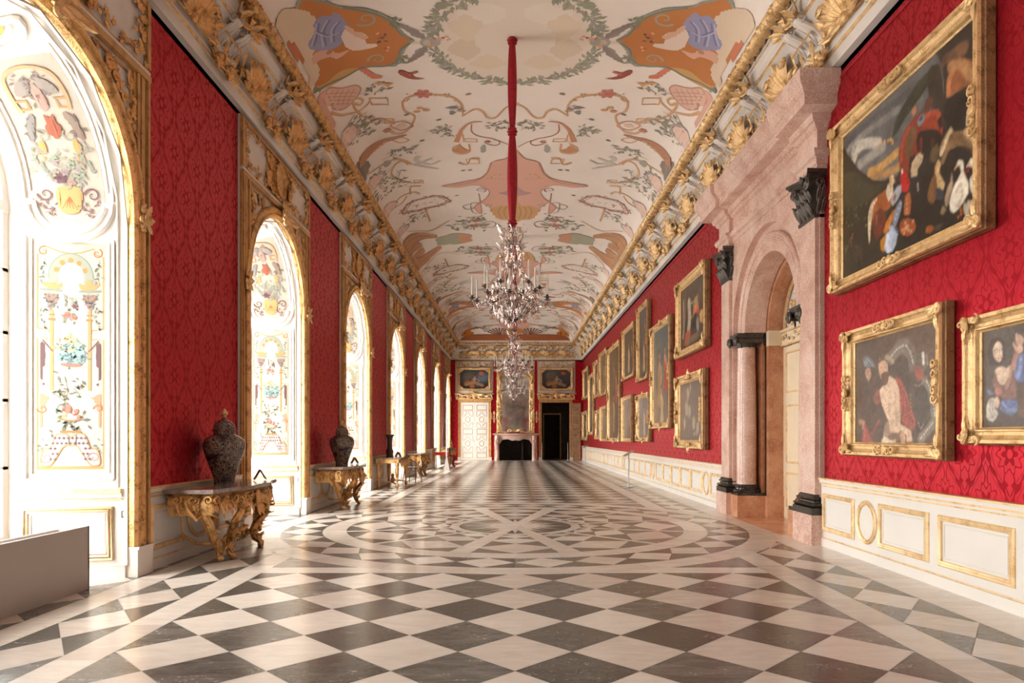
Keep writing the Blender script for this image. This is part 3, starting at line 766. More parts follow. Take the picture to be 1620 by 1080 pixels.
# ------------------------------------------------------------------ cornice
def corners(p): return [(XL+p, YN+p), (XR-1.2*p, YN+p), (XR-1.2*p, YF-p), (XL+p, YF-p)]
prof = [(0, 5.88, 0), (.0, 5.95, 0), (.08, 5.95, 0), (.095, 6.08, 0), (.11, 6.085, 1), (.12, 6.12, 1), (.13, 6.13, 0), (.135, 6.19, 0), (.14, 6.20, 1), (.16, 6.215, 1), (.15, 6.24, 0),
        (.17, 6.34, 0), (.22, 6.45, 0), (.30, 6.545, 0), (.36, 6.58, 0), (.36, 6.60, 1), (.385, 6.61, 1), (.385, 6.635, 0), (.41, 6.65, 0), (.425, 6.70, 0), (.44, 6.71, 0), (.45, 6.745, 0), (.44, 6.76, 1), (.46, 6.765, 1)]
mb = MB()
rings = [[(x, y, z) for x, y in corners(p)] for p, z, _ in prof]
for i in range(len(rings)-1): mb.grid(rings[i:i+2], cv=True, m=prof[i+1][2])
mb.grid([[(x, y, 6.76) for x, y in corners(.46)], [(x, y, 7.06) for x, y in corners(.475)]], cv=True, m=0)
cor = tag(mb.build('trim_1', [M['plaster'], M['goldm']], angle=30), 'white and gold cornice running round the whole hall', kind='structure')
# leafy gilt torus
def torus_side(x0, y0, x1, y1, inx, iny, jx):
    L = math.hypot(x1-x0, y1-y0); n = int(L/.03); P = []; Wb = []
    for i in range(n+1):
        t = i/n; s = t*L; r = []
        for j in range(9):
            a = -PI*.55+PI*1.1*j/8
            leaf = abs(sin(PI*s/.21+a*1.3)); rr = .060+.036*leaf+.012*sin(s*97+j*2.1)
            q = .545+rr*cos(a-PI/4)*.95; zz = 6.85+rr*sin(a-PI/4)*1.0
            r.append((x0+(x1-x0)*t+inx*jx*q, y0+(y1-y0)*t+iny*q, zz))
        P.append(r)
    return P
for nm, a in (('left', (XL, YN+.5, XL, YF-.55, 1, 0, 1)), ('right', (XR, YN+.5, XR, YF-.55, -1, 0, 1.2)), ('far', (XL+.5, YF, XR-.6, YF, 0, -1, 1))):
    mb = MB(); mb.grid(torus_side(*a)); o = mb.build('leaf_torus', [M['goldshade'] if nm == 'left' else M['gold']], cor)
# bracket unit of the frieze (front view, against a wall at y=0; outwards is -y)
def frieze_unit(gold, k=1.0):
    b = MB()                                  # scrolled white bracket
    path = catmull([(-.13, 6.16), (-.19, 6.22), (-.17, 6.30), (-.19, 6.38), (-.27, 6.45), (-.37, 6.50), (-.43, 6.57), (-.40, 6.63)], .03)
    P = []
    for i, (y, z) in enumerate(path):
        w_ = .062-.012*sin(PI*i/(len(path)-1))
        P.append([(-w_, y*k, z), (-w_*.6, y*k-.018, z-.008), (0, y*k-.004, z), (w_*.6, y*k-.018, z-.008), (w_, y*k, z), (w_, y*k+.05, z+.03)])
    b.grid(P)
    for s in (-1, 1):
        for z, y, r, t in ((6.575, -.40*k, .062, .015), (6.245, -.175*k, .045, .012)):
            b.scroll((s*.05, y, z), (0, -1, 0), (s, 0, 0), r, 1.7, -s, 0, t, lift=.15, k=22, n=6); b.blob((s*.075, y, z), .018, .018, .018, 6, 4)
        b.tube([(s*.075, -.15*k, 6.2), (s*.085, -.19*k, 6.33), (s*.08, -.28*k, 6.44), (s*.075, -.38*k, 6.5)], .012, 5)
    g = MB()                                  # gilt acanthus on and beneath it
    g.leaf((0, -.26*k, 6.44), (0, -.2, -1), (0, -1, .3), .22, .07, .35); g.leaf((0, -.43*k, 6.62), (0, -.5, .3), (0, -1, 0), .14, .07, .6)
    for s in (-1, 1):
        g.leaf((s*.06, -.42*k, 6.62), (s*.9, -.25, .3), (0, -1, 0), .19, .06, .5); g.leaf((s*.06, -.42*k, 6.60), (s*.8, -.25, -.4), (0, -1, 0), .14, .05, .5)
        g.scroll((s*.12, -.155*k, 6.12), (s, 0, 0), (0, -1, 0), .07, 1.4, s, 0, .018, k=14, n=5); g.leaf((s*.10, -.16*k, 6.14), (s, -.1, .5), (0, -1, 0), .17, .05, .4)
        g.leaf((s*.08, -.15*k, 6.1), (s*.9, -.1, -.5), (0, -1, 0), .14, .05, .4); g.blob((s*.05, -.18*k, 6.08), .05, .045, .045, 7, 4); g.leaf((s*.12, -.17*k, 6.22), (s*.25, -.05, 1), (0, -1, -.2), .22, .045, .2)
    g.blob((0, -.20*k, 6.13), .055, .05, .055, 8, 5); g.blob((0, -.17*k, 6.03), .045, .04, .05, 7, 4)
    return b, g
def spray(k=1.0):
    g = MB()
    for s in (-1, 1):
        for c, r, t0 in (((s*.16, 6.27), .11, 0), ((s*.36, 6.30), .08, 2), ((s*.30, 6.43), .07, 4)):
            g.scroll((c[0], -.17*k-(c[1]-6.27)*.9*k, c[1]), (s, 0, 0), (0, -1, .3), r, 1.4, s, t0, .022, k=18, n=5)
        for a, L in ((-.15, .34), (.2, .40), (.55, .42), (.9, .38), (1.25, .34)):
            g.leaf((s*.05, -.16*k-.02, 6.23), (s*cos(a), -.42*k*max(0, sin(a)), sin(a)), (0, -1, -.3), L, .065, .18)
        g.leaf((s*.36, -.18*k, 6.26), (s*.7, -.2, .7), (0, -1, 0), .26, .06, .4); g.leaf((s*.36, -.17*k, 6.2), (s, -.05, -.1), (0, -1, 0), .2, .05, .4)
        g.blob((s*.46, -.17*k, 6.22), .035, .03, .035, 6, 4); g.blob((s*.10, -.19*k, 6.2), .045, .035, .045, 6, 4)
    g.leaf((0, -.17*k, 6.2), (0, -.38*k, 1), (0, -1, -.2), .42, .09, .12); g.blob((0, -.20*k, 6.2), .06, .05, .07, 8, 5)
    return g
def frieze_run(items, gold, rot, place, k):
    b, g = frieze_unit(gold, k); sp = spray(k)
    bo = b.build('scroll_bracket', [M['plaster']], cor); go = g.build('gilt_acanthus', [gold], cor); so = sp.build('gilt_leaf_spray', [gold], cor)
    first = True
    for s in items:
        for d in (-.16, .16):
            for o in (bo, go):
                x, y = place(s+d)
                if first: o.location = (x, y, 0); o.rotation_euler = (0, 0, rot)
                else: part_copy(o, cor, (x, y, 0), rot)
            first = False
    for i, s in enumerate(items[:-1]):
        x, y = place((s+items[i+1])/2)
        if i == 0: so.location = (x, y, 0); so.rotation_euler = (0, 0, rot)
        else: part_copy(so, cor, (x, y, 0), rot)
SP = 1.72
items = [3.6+SP*i for i in range(22) if 3.6+SP*i < 40.2]
frieze_run(items, M['goldshade'], PI/2, lambda s: (XL, s), 1.0)
frieze_run(items, M['gold'], -PI/2, lambda s: (XR, s), 1.2)
frieze_run([-2.95+1.02*i for i in range(7)], M['gold'], 0, lambda s: (s, YF), 1.0)
def arch_path(R, z0, zs, n=28):
    P = [(R, z0, -1, 0), (R, zs, -1, 0)]
    P += [(R*cos(PI*k/n), zs+R*sin(PI*k/n), -cos(PI*k/n), -sin(PI*k/n)) for k in range(1, n)]
    return P+[(-R, zs, 1, 0), (-R, z0, 1, 0)]
def gilt_cluster(g, c, w, h, seed, n=7, th=.016, N=(0, -1, 0)):
    r = random.Random(seed)
    for i in range(n):
        x = c[0]+r.uniform(-.42, .42)*w; z = c[2]+r.uniform(-.42, .42)*h; y = c[1]
        s = 1 if x > c[0] else -1
        g.scroll((x, y, z), (s, 0, 0), N, min(w, h)*r.uniform(.13, .24), r.uniform(.9, 1.4), r.choice((-1, 1)), r.uniform(0, 6), th, k=13, n=4)
        for j in range(2):
            a = r.uniform(0, 2*PI); g.leaf((x, y, z), (cos(a), 0, sin(a)), N, min(w, h)*r.uniform(.25, .45), min(w, h)*.09, .3, k=5)
# ---- window bay prototype, front view with y into the wall
ZS, RI, DEP = 3.6, 1.285, 1.03
def Rt(t): return RI-.235*t
def rev(side):
    def fn(a, b, off):           # a depth in metres, b height then arc length
        t = a/DEP; R = Rt(t)-off
        if b <= ZS: return (side*R, a, b)
        ph = (b-ZS)/1.2
        return (side*R*cos(ph), a, ZS+R*sin(ph))
    return fn
def window_bay(idx):
    root = empty('window_%d' % idx)
    fr = MB()      # surround plate
    fr.box(-HB, -RI, -.03, .1, .30, 5.9); fr.box(RI, HB, -.03, .1, .30, 5.9)
    A = [(RI*cos(PI*k/24), ZS+RI*sin(PI*k/24)) for k in range(25)]
    for p, q in zip(A[:-1], A[1:]):
        fr.add([(p[0], -.03, p[1]), (q[0], -.03, q[1]), (q[0], -.03, 5.9), (p[0], -.03, 5.9)], [(0, 1, 2, 3)])
    fr.build('surround', [M['plaster']], root)
    g = MB()       # ochre-gilt pilaster strips and bands
    for s in (-1, 1):
        x0, x1 = sorted((s*RI, s*HB))
        for a, b, q in ((0, 1, .055), (.12, .28, .075), (.42, .62, .07), (.78, .92, .085)):
            g.box(x0+(x1-x0)*a, x0+(x1-x0)*b, -q, -.03, .30, 5.08)
        g.box(x0 if s < 0 else x1-.06, x0+.06 if s < 0 else x1, -.08, -.03, 5.2, 5.88)
    g.box(-HB, HB, -.085, -.03, 5.06, 5.13); g.box(-HB, HB, -.06, -.03, 5.17, 5.20); g.box(-HB, HB, -.07, -.03, 5.83, 5.88)
    g.build('gilt_frame', [M['tan']], root)
    w = MB(); w.box(-HB, HB, -.075, -.03, 5.13, 5.17)
    for s in (-1, 1):
        x0, x1 = sorted((s*(RI-.005), s*(HB+.01))); w.box(x0, x1, -.095, .1, 0, .30)
        w.box(x0-.004, x1+.004, -.11, .1, .27, .30)
    w.build('plinth', [M['plaster']], root)
    g = MB(); g.sweep([(x, z, -nx, -nz) for x, z, nx, nz in arch_path(RI, .30, ZS)],
                      [(-.006, -.02), (-.006, .06), (.02, .09), (.05, .095), (.07, .07), (.085, .07), (.1, .10), (.13, .105), (.16, .085), (.165, .03)])
    g.build('arch_moulding', [M['goldshade']], root)
    g = MB()       # side clips, keystone and carved spandrels
    for s in (-1, 1):
        gilt_cluster(g, (s*(HB-.14), -.09, ZS), .22, .34, 5, 5, .018)
        g.blob((s*(HB-.14), -.11, ZS), .035, .03, .05); g.leaf((s*(HB-.14), -.1, ZS), (0, 0, 1), (0, -1, 0), .15, .05); g.leaf((s*(HB-.14), -.1, ZS), (0, 0, -1), (0, -1, 0), .15, .05)
        for q in (-1, 1): g.leaf((s*(HB-.14), -.1, ZS), (q, 0, .2), (0, -1, 0), .10, .05)
    gilt_cluster(g, (0, -.12, ZS+RI+.12), .5, .34, 9, 8, .022); g.blob((0, -.14, ZS+RI+.12), .09, .05, .12)
    for s in (-1, 1): g.leaf((s*.05, -.12, ZS+RI+.08), (s, 0, -.25), (0, -1, 0), .34, .07)
    g.build('gilt_cartouche', [M['gold']], root)
    g = MB()
    for s in (-1, 1):
        for k, (x, z, a, b) in enumerate(((1.05, 4.86, .5, .3), (.80, 4.95, .4, .16), (1.20, 4.62, .3, .34), (1.22, 4.35, .16, .3))):
            gilt_cluster(g, (s*x, -.035, z), a, b, 20+k, 6, .014)
        P = [(s*(.62), 5.0), (s*1.25, 5.0), (s*1.25, 4.05)]
        g.tube([(x, -.04, z) for x, z in P], .014, 5)
    g.build('spandrel_ornament', [M['goldshade']], root)
    g = MB()
    for s in (-1, 1):
        for k in range(9):
            gilt_cluster(g, (s*(1.42-.03*(k % 2)), -.05, 5.26+.07*k), .2, .16, 40+k, 2, .014)
            gilt_cluster(g, (s*(.18+.14*k), -.05, 5.27+.02*(k % 3)), .24, .15, 50+k, 2, .016)
            if k < 5: gilt_cluster(g, (s*(.4+.22*k), -.05, 5.78), .24, .12, 70+k, 2, .014)
        g.tube([(s*.28, -.05, 5.24), (s*.52, -.06, 5.36), (s*.40, -.06, 5.55), (s*.6, -.06, 5.72), (s*.3, -.05, 5.84)], [.018, .022, .024, .022, .014], 6)
        gilt_cluster(g, (s*.5, -.05, 5.5), .3, .5, 81, 6, .018)
    g.sweep([(.24*cos(a), 5.54+.28*sin(a), -cos(a), -sin(a)) for a in [2*PI*k/24 for k in range(24)]], [(0, .03), (.0, .09), (.03, .1), (.05, .05)], closed=True)
    g.build('overpanel_ornament', [M['goldshade']], root)
    g = MB(); g.add([(.2*cos(2*PI*k/20), -.05, 5.54+.24*sin(2*PI*k/20)) for k in range(20)]+[(0, -.09, 5.54)], [(k, (k+1) % 20, 20) for k in range(20)])
    g.box(-.55, .55, -.04, -.03, 5.24, 5.84); g.build('trellis_ground', [M['goldshade']], root)
    # reveal
    r = MB(); ts = [0, .25, .5, .75, 1.0]
    path = [('v', 0.0), ('v', ZS)]+[('a', PI*k/28) for k in range(1, 28)]
    rows = []
    for t in ts:
        R = Rt(t); a = t*DEP
        rows.append([(R, a, 0), (R, a, ZS)]+[(R*cos(PI*k/28), a, ZS+R*sin(PI*k/28)) for k in range(1, 28)]+[(-R, a, ZS), (-R, a, 0)])
    r.grid(rows); r.build('reveal', [M['white']], root)
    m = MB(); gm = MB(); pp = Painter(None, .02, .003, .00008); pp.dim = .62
    for s in (1, -1):
        fn = rev(s)
        def P(L, off): return [fn(a, b, off) for a, b in L]
        def box(a0, a1, b0, b1, off, mb2, mt=0):
            nb = 1 if b1 <= ZS else 8
            for i in range(nb):
                u0, u1 = b0+(b1-b0)*i/nb, b0+(b1-b0)*(i+1)/nb
                q = [fn(a0, u0, off), fn(a1, u0, off), fn(a1, u1, off), fn(a0, u1, off)]+[fn(a0, u0, 0), fn(a1, u0, 0), fn(a1, u1, 0), fn(a0, u1, 0)]
                mb2.add(q, [(0, 1, 2, 3), (0, 1, 5, 4), (1, 2, 6, 5), (2, 3, 7, 6), (3, 0, 4, 7)], mt)
        TOP = ZS+1.2*PI/2
        box(0, .022, .13, TOP, .02, m); box(.085, .10, .9, TOP, .018, m)
        for a in (.125, .88): m.tube(P([(a, .98)]+[(a, z) for z in (1.5, 2.2, 2.9, 3.35)]+([] ), .02), .017, 5); m.tube(P([(a, ZS+.12+.16*k) for k in range(11)], .02), .017, 5)
        m.tube(P([(.125, .98), (.88, .98)], .02), .02, 5)
        m.tube(P([(.17, 3.33), (.17, 1.04), (.83, 1.04), (.83, 3.33)], .012), .012, 5); 
        m.tube(P([(.17, ZS+.2+.15*k) for k in range(10)], .012), .012, 5); m.tube(P([(.83, ZS+.2+.15*k) for k in range(10)], .012), .012, 5)
        for R_, th in ((.30, .022), (.375, .03)):
            m.tube(P([(.5+R_*cos(PI+PI*k/12), 3.70+R_*sin(PI+PI*k/12)) for k in range(13)], .02), th, 6)
        m.tube(P([(.12, 3.66), (.2, 3.70)], .02), .03, 6); m.tube(P([(.8, 3.70), (.88, 3.66)], .02), .03, 6)
        for R_, th in ((.2, .015), (.29, .03)):
            m.tube(P([(.5+R_*cos(2*PI*k/20), TOP-.02+min(0, 0)+R_*sin(2*PI*k/20) if R_*sin(2*PI*k/20) < 0 else TOP-.02) for k in range(20)], .02), th, 5, closed=True) if s == 1 else None
        # base, dado
        box(0.02, DEP, 0, .12, .022, m); box(.0, DEP, .12, .135, .028, m); box(.05, DEP-.05, .84, .885, .045, gm); box(.05, DEP-.05, .80, .84, .025, m); box(.05, DEP-.05, .775, .785, .022, gm)
        for a0, a1, b0, b1, th, mm in ((.14, .90, .19, .70, .018, gm), (.17, .87, .22, .67, .015, gm), (.20, .84, .25, .64, .008, m)):
            mm.tube(P([(a0, b0), (a1, b0), (a1, b1), (a0, b1)], .012), th, 5, closed=True)
        # painted panels
        pp.fn = fn; pp.k = 0; p0 = len(pp.mb.v)
        BG = S(222, 208, 194); T2, T3 = S(222, 166, 112), S(196, 128, 80); LG, SG, MV, RO, YE2 = S(150, 160, 146), S(170, 176, 160), S(128, 96, 100), S(196, 130, 116), S(232, 196, 140)
        a0, a1, b0, b1 = .20, .80, 1.07, 3.31; X = lambda u: a0+(a1-a0)*(1-u); 
        def U(L): return [(a1-(a1-a0)*(u), b0+(b1-b0)*v) for u, v in L]
        pp.quad([(a0, b0), (a1, b0), (a1, b1), (a0, b1)], BG, pp.off())
        pp.rib(U([(.03, .015), (.97, .015), (.97, .575), (.80, .575)]), .014, T2, smooth=False); pp.rib(U([(.03, .015), (.03, .575), (.18, .575)]), .014, T2, smooth=False)
        pp.rib(U([(.02, .012), (.98, .012)]), .03, T2, smooth=False)
        pp.rib(U([(.03, .62), (.03, .94), (.14, .95), (.17, .975), (.35, .955), (.5, .95), (.65, .955), (.83, .975), (.86, .95), (.97, .94), (.97, .62), (.80, .615), (.8, .60)]), .014, T2, smooth=False)
        pp.rib(U([(.03, .62), (.18, .615), (.2, .60)]), .014, T2, smooth=False)
        for u in (.12, .88):
            pp.spiral(U([(u, .955)])[0], .05, .014, T3, 1.2, 1 if u > .5 else -1, 2)
        arcp = [(.5+.26*cos(PI*k/14), .845+.085*sin(PI*k/14)) for k in range(15)]
        pp.rib(U([(.25, .82)]+arcp[::-1]+[(.75, .82)]), .085, SG); pp.rib(U([(.5+.32*cos(PI*k/14), .845+.105*sin(PI*k/14)) for k in range(15)]), .012, LG)
        for k in range(5): pp.ell(U([(.5+.23*cos(PI*(.15+.175*k)), .842+.078*sin(PI*(.15+.175*k)))])[0], .022, .025, S(226, 150, 84))
        for sg in (-1, 1):
            pp.fill(U([(.5+sg*.32, .79), (.5+sg*.16, .79), (.5+sg*.12, .82), (.5+sg*.2, .815), (.5+sg*.24, .84), (.5+sg*.34, .82), (.5+sg*.42, .82)]), T2)
            pp.rib(U([(.5+sg*.44, .79), (.5+sg*.12, .785)]), .02, LG, smooth=False); pp.rib(U([(.5+sg*.4, .775), (.5+sg*.16, .772)]), .015, SG, smooth=False)
            pp.fill(U([(.5+sg*.36, .77), (.5+sg*.18, .77), (.5+sg*.22, .72), (.5+sg*.3, .70), (.5+sg*.34, .73)]), S(176, 136, 122)); pp.leafs(U([(.5+sg*.28, .745)])[0], .05, .06, 26, S(110, 128, 128), .035, 3)
            pp.rib(U([(.5+sg*.27, .70), (.5+sg*.27, .35)]), .028, T2, smooth=False); pp.rib(U([(.5+sg*.32, .66), (.5+sg*.22, .66)]), .02, T3, smooth=False)
            pp.rib(U([(.5+sg*.31, .68), (.5+sg*.23, .68)]), .014, T3, smooth=False)
            pp.leafs(U([(.5+sg*.39, .66)])[0], .03, .12, 16, LG, .045, 4); pp.leafs(U([(.5+sg*.39, .87)])[0], .03, .1, 14, LG, .045, 5)
            pp.fill(U([(.5+sg*.40, .57), (.5+sg*.36, .5), (.5+sg*.40, .42), (.5+sg*.38, .375), (.5+sg*.41, .38), (.5+sg*.43, .45), (.5+sg*.43, .53)]), S(120, 88, 92))
            pp.rib(U([(.5+sg*.40, .57), (.5+sg*.3, .535), (.5+sg*.25, .52)]), .012, MV)
            pp.fill(U([(.5+sg*.45, .33), (.5+sg*.30, .32), (.5+sg*.24, .34), (.5+sg*.34, .30), (.5+sg*.40, .25), (.5+sg*.42, .18), (.5+sg*.46, .2)]), S(226, 160, 128)); pp.spiral(U([(.5+sg*.40, .27)])[0], .045, .014, T3, 1.1, sg)
            pp.leafs(U([(.5+sg*.40, .10)])[0], .03, .07, 12, LG, .04, 8)
        pp.leafs(U([(.5, .70)])[0], .07, .12, 22, LG, .05, 11); pp.flower(U([(.45, .68)])[0], .035, RO, 1); pp.flower(U([(.56, .72)])[0], .03, MV, 2); pp.flower(U([(.55, .67)])[0], .028, RO, 2)
        pp.fill(U([(.34, .47), (.66, .47), (.7, .50), (.64, .56), (.5, .58), (.4, .55), (.3, .51)]), S(160, 186, 184)); pp.leafs(U([(.53, .51)])[0], .12, .09, 50, S(110, 146, 148), .05, 12); pp.leafs(U([(.42, .56)])[0], .09, .08, 22, YE2, .05, 13)
        pp.fill(U([(.36, .468), (.66, .468), (.62, .455), (.42, .455)]), RO)
        pp.leafs(U([(.5, .36)])[0], .12, .2, 30, S(120, 130, 108), .055, 14); pp.leafs(U([(.48, .22)])[0], .16, .13, 26, S(112, 126, 104), .07, 15)
        pp.scatter(U([(.5, .25)])[0], .08, .07, 9, [RO, S(220, 170, 110), S(180, 90, 80)], .03, 6); pp.rib(U([(.32, .23), (.5, .217), (.68, .23)]), .012, T3)
        pp.rib(U([(.35, .17), (.65, .17)]), .02, T3, smooth=False)
        hp = U([(.08, .03), (.12, .09), (.22, .10), (.30, .155), (.42, .16), (.5, .145), (.58, .16), (.70, .155), (.78, .10), (.88, .09), (.92, .03), (.80, .022), (.70, .06), (.60, .105), (.5, .11), (.40, .105), (.30, .06), (.20, .022)])
        pp.fill(hp, S(204, 196, 200), step=.012); pp.rib(hp, .012, T2, closed=True)
        for u in (.16, .84): pp.spiral(U([(u, .055)])[0], .055, .014, S(190, 150, 140), 1.2, 1 if u > .5 else -1)
        for i in range(10):
            for j in range(5):
                u, v = .22+.062*i+(.031 if j % 2 else 0), .05+.023*j
                if abs(u-.5) < .17 and v < .105: continue
                if abs(u-.5) > .26+ (.12-v): continue
                pp.ell(U([(u, v)])[0], .006, .016, MV, 0, 6); pp.ell(U([(u, v)])[0], .016, .006, MV, 0, 6)
        # upper painted soffit
        ub = 3.72; ut = ZS+1.2*1.22
        def V2(L): return [(.78-.56*u, ub+(ut-ub)*v) for u, v in L]
        for i in range(12): pp.quad([(.2, ub+(ut-ub)*i/12), (.8, ub+(ut-ub)*i/12), (.8, ub+(ut-ub)*(i+1)/12), (.2, ub+(ut-ub)*(i+1)/12)], BG, .0035)
        pp.fill([(.5+.27*cos(PI+PI*k/10), 3.73+.25*sin(PI+PI*k/10)) for k in range(11)], BG, smooth=False, step=.02, off=.0036)
        pp.fill(V2([(.3, .06), (.35, -.07), (.5, -.1), (.65, -.07), (.7, .06), (.6, .1), (.4, .1)]), S(234, 180, 120))
        for k in range(5): pp.rib(V2([(.5, .03), (.38+.06*k, -.07)]), .006, T3, smooth=False)
        for sg in (-1, 1):
            pp.spiral(V2([(.5+sg*.36, .04)])[0], .07, .022, S(130, 100, 106), 1.3, sg, 0)
            pp.leafs(V2([(.5+sg*.3, -.05)])[0], .07, .08, 16, S(140, 110, 116), .05, 3)
            pp.leafs(V2([(.5+sg*.36, .28)])[0], .05, .14, 20, SG, .07, 4)
            pp.fill(V2([(.5+sg*.22, .34), (.5+sg*.30, .33), (.5+sg*.32, .38), (.5+sg*.27, .42), (.5+sg*.21, .40)]), S(236, 180, 110)); pp.leafs(V2([(.5+sg*.26, .30)])[0], .03, .04, 6, S(230, 170, 110), .04, 9)
            pp.rib(V2([(.5+sg*.36, .62), (.5+sg*.4, .72), (.5+sg*.36, .86), (.5+sg*.2, .92), (.5, .94)]), .03, S(238, 186, 140))
            pp.rib(V2([(.5+sg*.38, .70), (.5+sg*.22, .70), (.5+sg*.22, .64), (.5+sg*.34, .64)]), .022, T2, smooth=False)
            pp.spiral(V2([(.5+sg*.2, .45)])[0], .06, .014, SG, 1.2, -sg, 1)
            pp.fill(V2([(.5+sg*.30, .60), (.5+sg*.38, .54), (.5+sg*.42, .44), (.5+sg*.36, .42), (.5+sg*.28, .50), (.5+sg*.22, .60)]), S(168, 148, 136) if sg > 0 else S(160, 158, 156))
            pp.leafs(V2([(.5+sg*.34, .52)])[0], .05, .08, 14, S(130, 116, 106), .06, 5)
            pp.fill(V2([(.5+sg*.1, .86), (.5+sg*.28, .80), (.5+sg*.30, .74), (.5+sg*.16, .74), (.5+sg*.05, .80)]), S(176, 166, 160))
        pp.leafs(V2([(.5, .78)])[0], .13, .14, 30, S(150, 140, 130), .06, 6); pp.fill(V2([(.42, .66), (.5, .62), (.58, .68), (.56, .78), (.5, .82), (.44, .76)]), S(214, 170, 158))
        pp.fill(V2([(.38, .50), (.5, .43), (.62, .50), (.56, .56), (.58, .62), (.5, .57), (.42, .62), (.44, .55)]), S(190, 110, 86))
        pp.leafs(V2([(.5, .22)])[0], .14, .16, 60, SG, .07, 7); pp.flower(V2([(.4, .16)])[0], .06, S(120, 86, 94), 1); pp.flower(V2([(.56, .13)])[0], .04, S(190, 150, 140), 2); pp.flower(V2([(.48, .2)])[0], .04, S(170, 150, 150), 2)
        pp.ell((.5, TOP-.02), .16, .16, S(238, 200, 120)); pp.scatter((.5, TOP-.05), .1, .08, 14, [S(170, 140, 130), S(206, 170, 120)], .03, 6)
    m.build('reveal_moulding', [M['white']], root); gm.build('gilt_panel_moulding', [M['goldm']], root)
    pp.mb.build('painted_panel', [M['panelpaint']], root, color=True, recalc=False)
    # window proper
    w = MB(); R2 = Rt(1)
    w.sweep(arch_path(R2, 0, ZS), [(-.02, -DEP+.03), (-.02, -DEP+.0), (.07, -DEP+.0), (.07, -DEP-.05), (-.02, -DEP-.05)])
    w.box(-.05, .05, DEP-.01, DEP+.05, .1, ZS+R2-.05); w.box(-R2, R2, DEP-.01, DEP+.05, ZS-.05, ZS+.05); w.box(-R2, R2, DEP-.01, DEP+.05, 0, .45)
    for s in (-1, 1):
        w.box(min(s*.5, s*.5+.03), max(s*.5, s*.5+.03), DEP, DEP+.03, .45, ZS)
    for z in (1.1, 1.75, 2.4, 3.0): w.box(-R2, R2, DEP, DEP+.03, z-.015, z+.015)
    for a in (PI/4, 3*PI/4): w.tube([(0, DEP+.02, ZS), (R2*cos(a), DEP+.02, ZS+R2*sin(a))], .018, 4)
    w.build('window_frame', [M['white']], root)
    p = MB(); p.add([(x, DEP+.02, z) for x, z, _, _ in arch_path(R2, .1, ZS)], [tuple(range(31))]); p.build('pane', [M['glass']], root, smooth=False)
    h = MB(); h.tube([(RI-.012, .05, .66), (RI-.03, .05, .66), (RI-.03, .05, .60), (RI-.012, .05, .60)], .006, 5); h.build('hook', [M['bronze']], root)
    return root
b0 = window_bay(1); b0.rotation_euler = (0, 0, PI/2); b0.location = (XL, WIN[0], 0)
wl = ['tall arched window just behind the camera', 'arched window beside the camera, second behind it', 'nearest arched window in view, painted reveal and grey casing before it',
      'second arched window from the front, beyond the nearest covered jar', 'third arched window from the front, beyond the second covered jar', 'fourth arched window from the front, behind the trumpet vase',
      'fifth arched window from the front, beyond the far gilded console', 'sixth arched window from the front, behind the glass display case', 'last arched window before the end wall']
tag(b0, 'tall arched window farthest behind the camera', 'window', kind='structure')
for i, yc in enumerate(WIN):
    o = b0 if i == 0 else copy_tree(b0)
    if i: o.name = 'window_%d' % (i+1)
    o.location = (XL, yc, 0)
    tag(o, wl[i] if i else 'tall arched window farthest behind the camera', 'window', kind='structure')

# ------------------------------------------------------------------ dado (front view)
def dado(name, length, layout, loc, rz, label, out=.045, dirt=False):
    root = empty(name, loc, rz); L = length
    b = MB(); b.box(0, L, -out-.02, 0, 0, .105); b.box(0, L, -out-.005, 0, .105, .80); b.box(0, L, -out-.03, 0, .82, .855)
    b.build('panelling', [M['white']], root)
    g = MB(); g.box(0, L, -out-.014, 0, .107, .12); g.box(0, L, -out-.015, 0, .765, .778); g.box(0, L, -out-.045, 0, .855, .875); g.box(0, L, -out-.02, 0, .80, .82)
    g.build('gilt_rail', [M['goldm']], root)
    PR = [(0, .0), (0, .012), (.012, .024), (.03, .018), (.036, .026), (.052, .02), (.056, 0)]
    for it in layout:
        g = MB(); x0, x1, kind = it[:3]; c = (x0+x1)/2; zc = .44; h = .475
        g.T = Matrix.Translation((0, -out-.005, 0))
        if kind == 'o':
            rx, rz_ = (x1-x0)/2, h/2+.01
            g.sweep([(c+rx*cos(a), zc+rz_*sin(a), -cos(a), -sin(a)) for a in [2*PI*k/28 for k in range(28)]], PR, closed=True)
        else:
            g.rectframe(x1-x0, h, PR, (c, 0, zc))
        g.build('panel_moulding', [M['goldm']], root)
        if kind != 'o':
            g = MB(); g.T = Matrix.Translation((0, -out-.005, 0)); g.rectframe(x1-x0-.15, h-.15, [(0, 0), (.004, .008), (.012, .008), (.016, 0)], (c, 0, zc)); g.build('inner_panel_moulding', [M['white']], root)
    tag(root, label, 'panelling', kind='structure'); return root
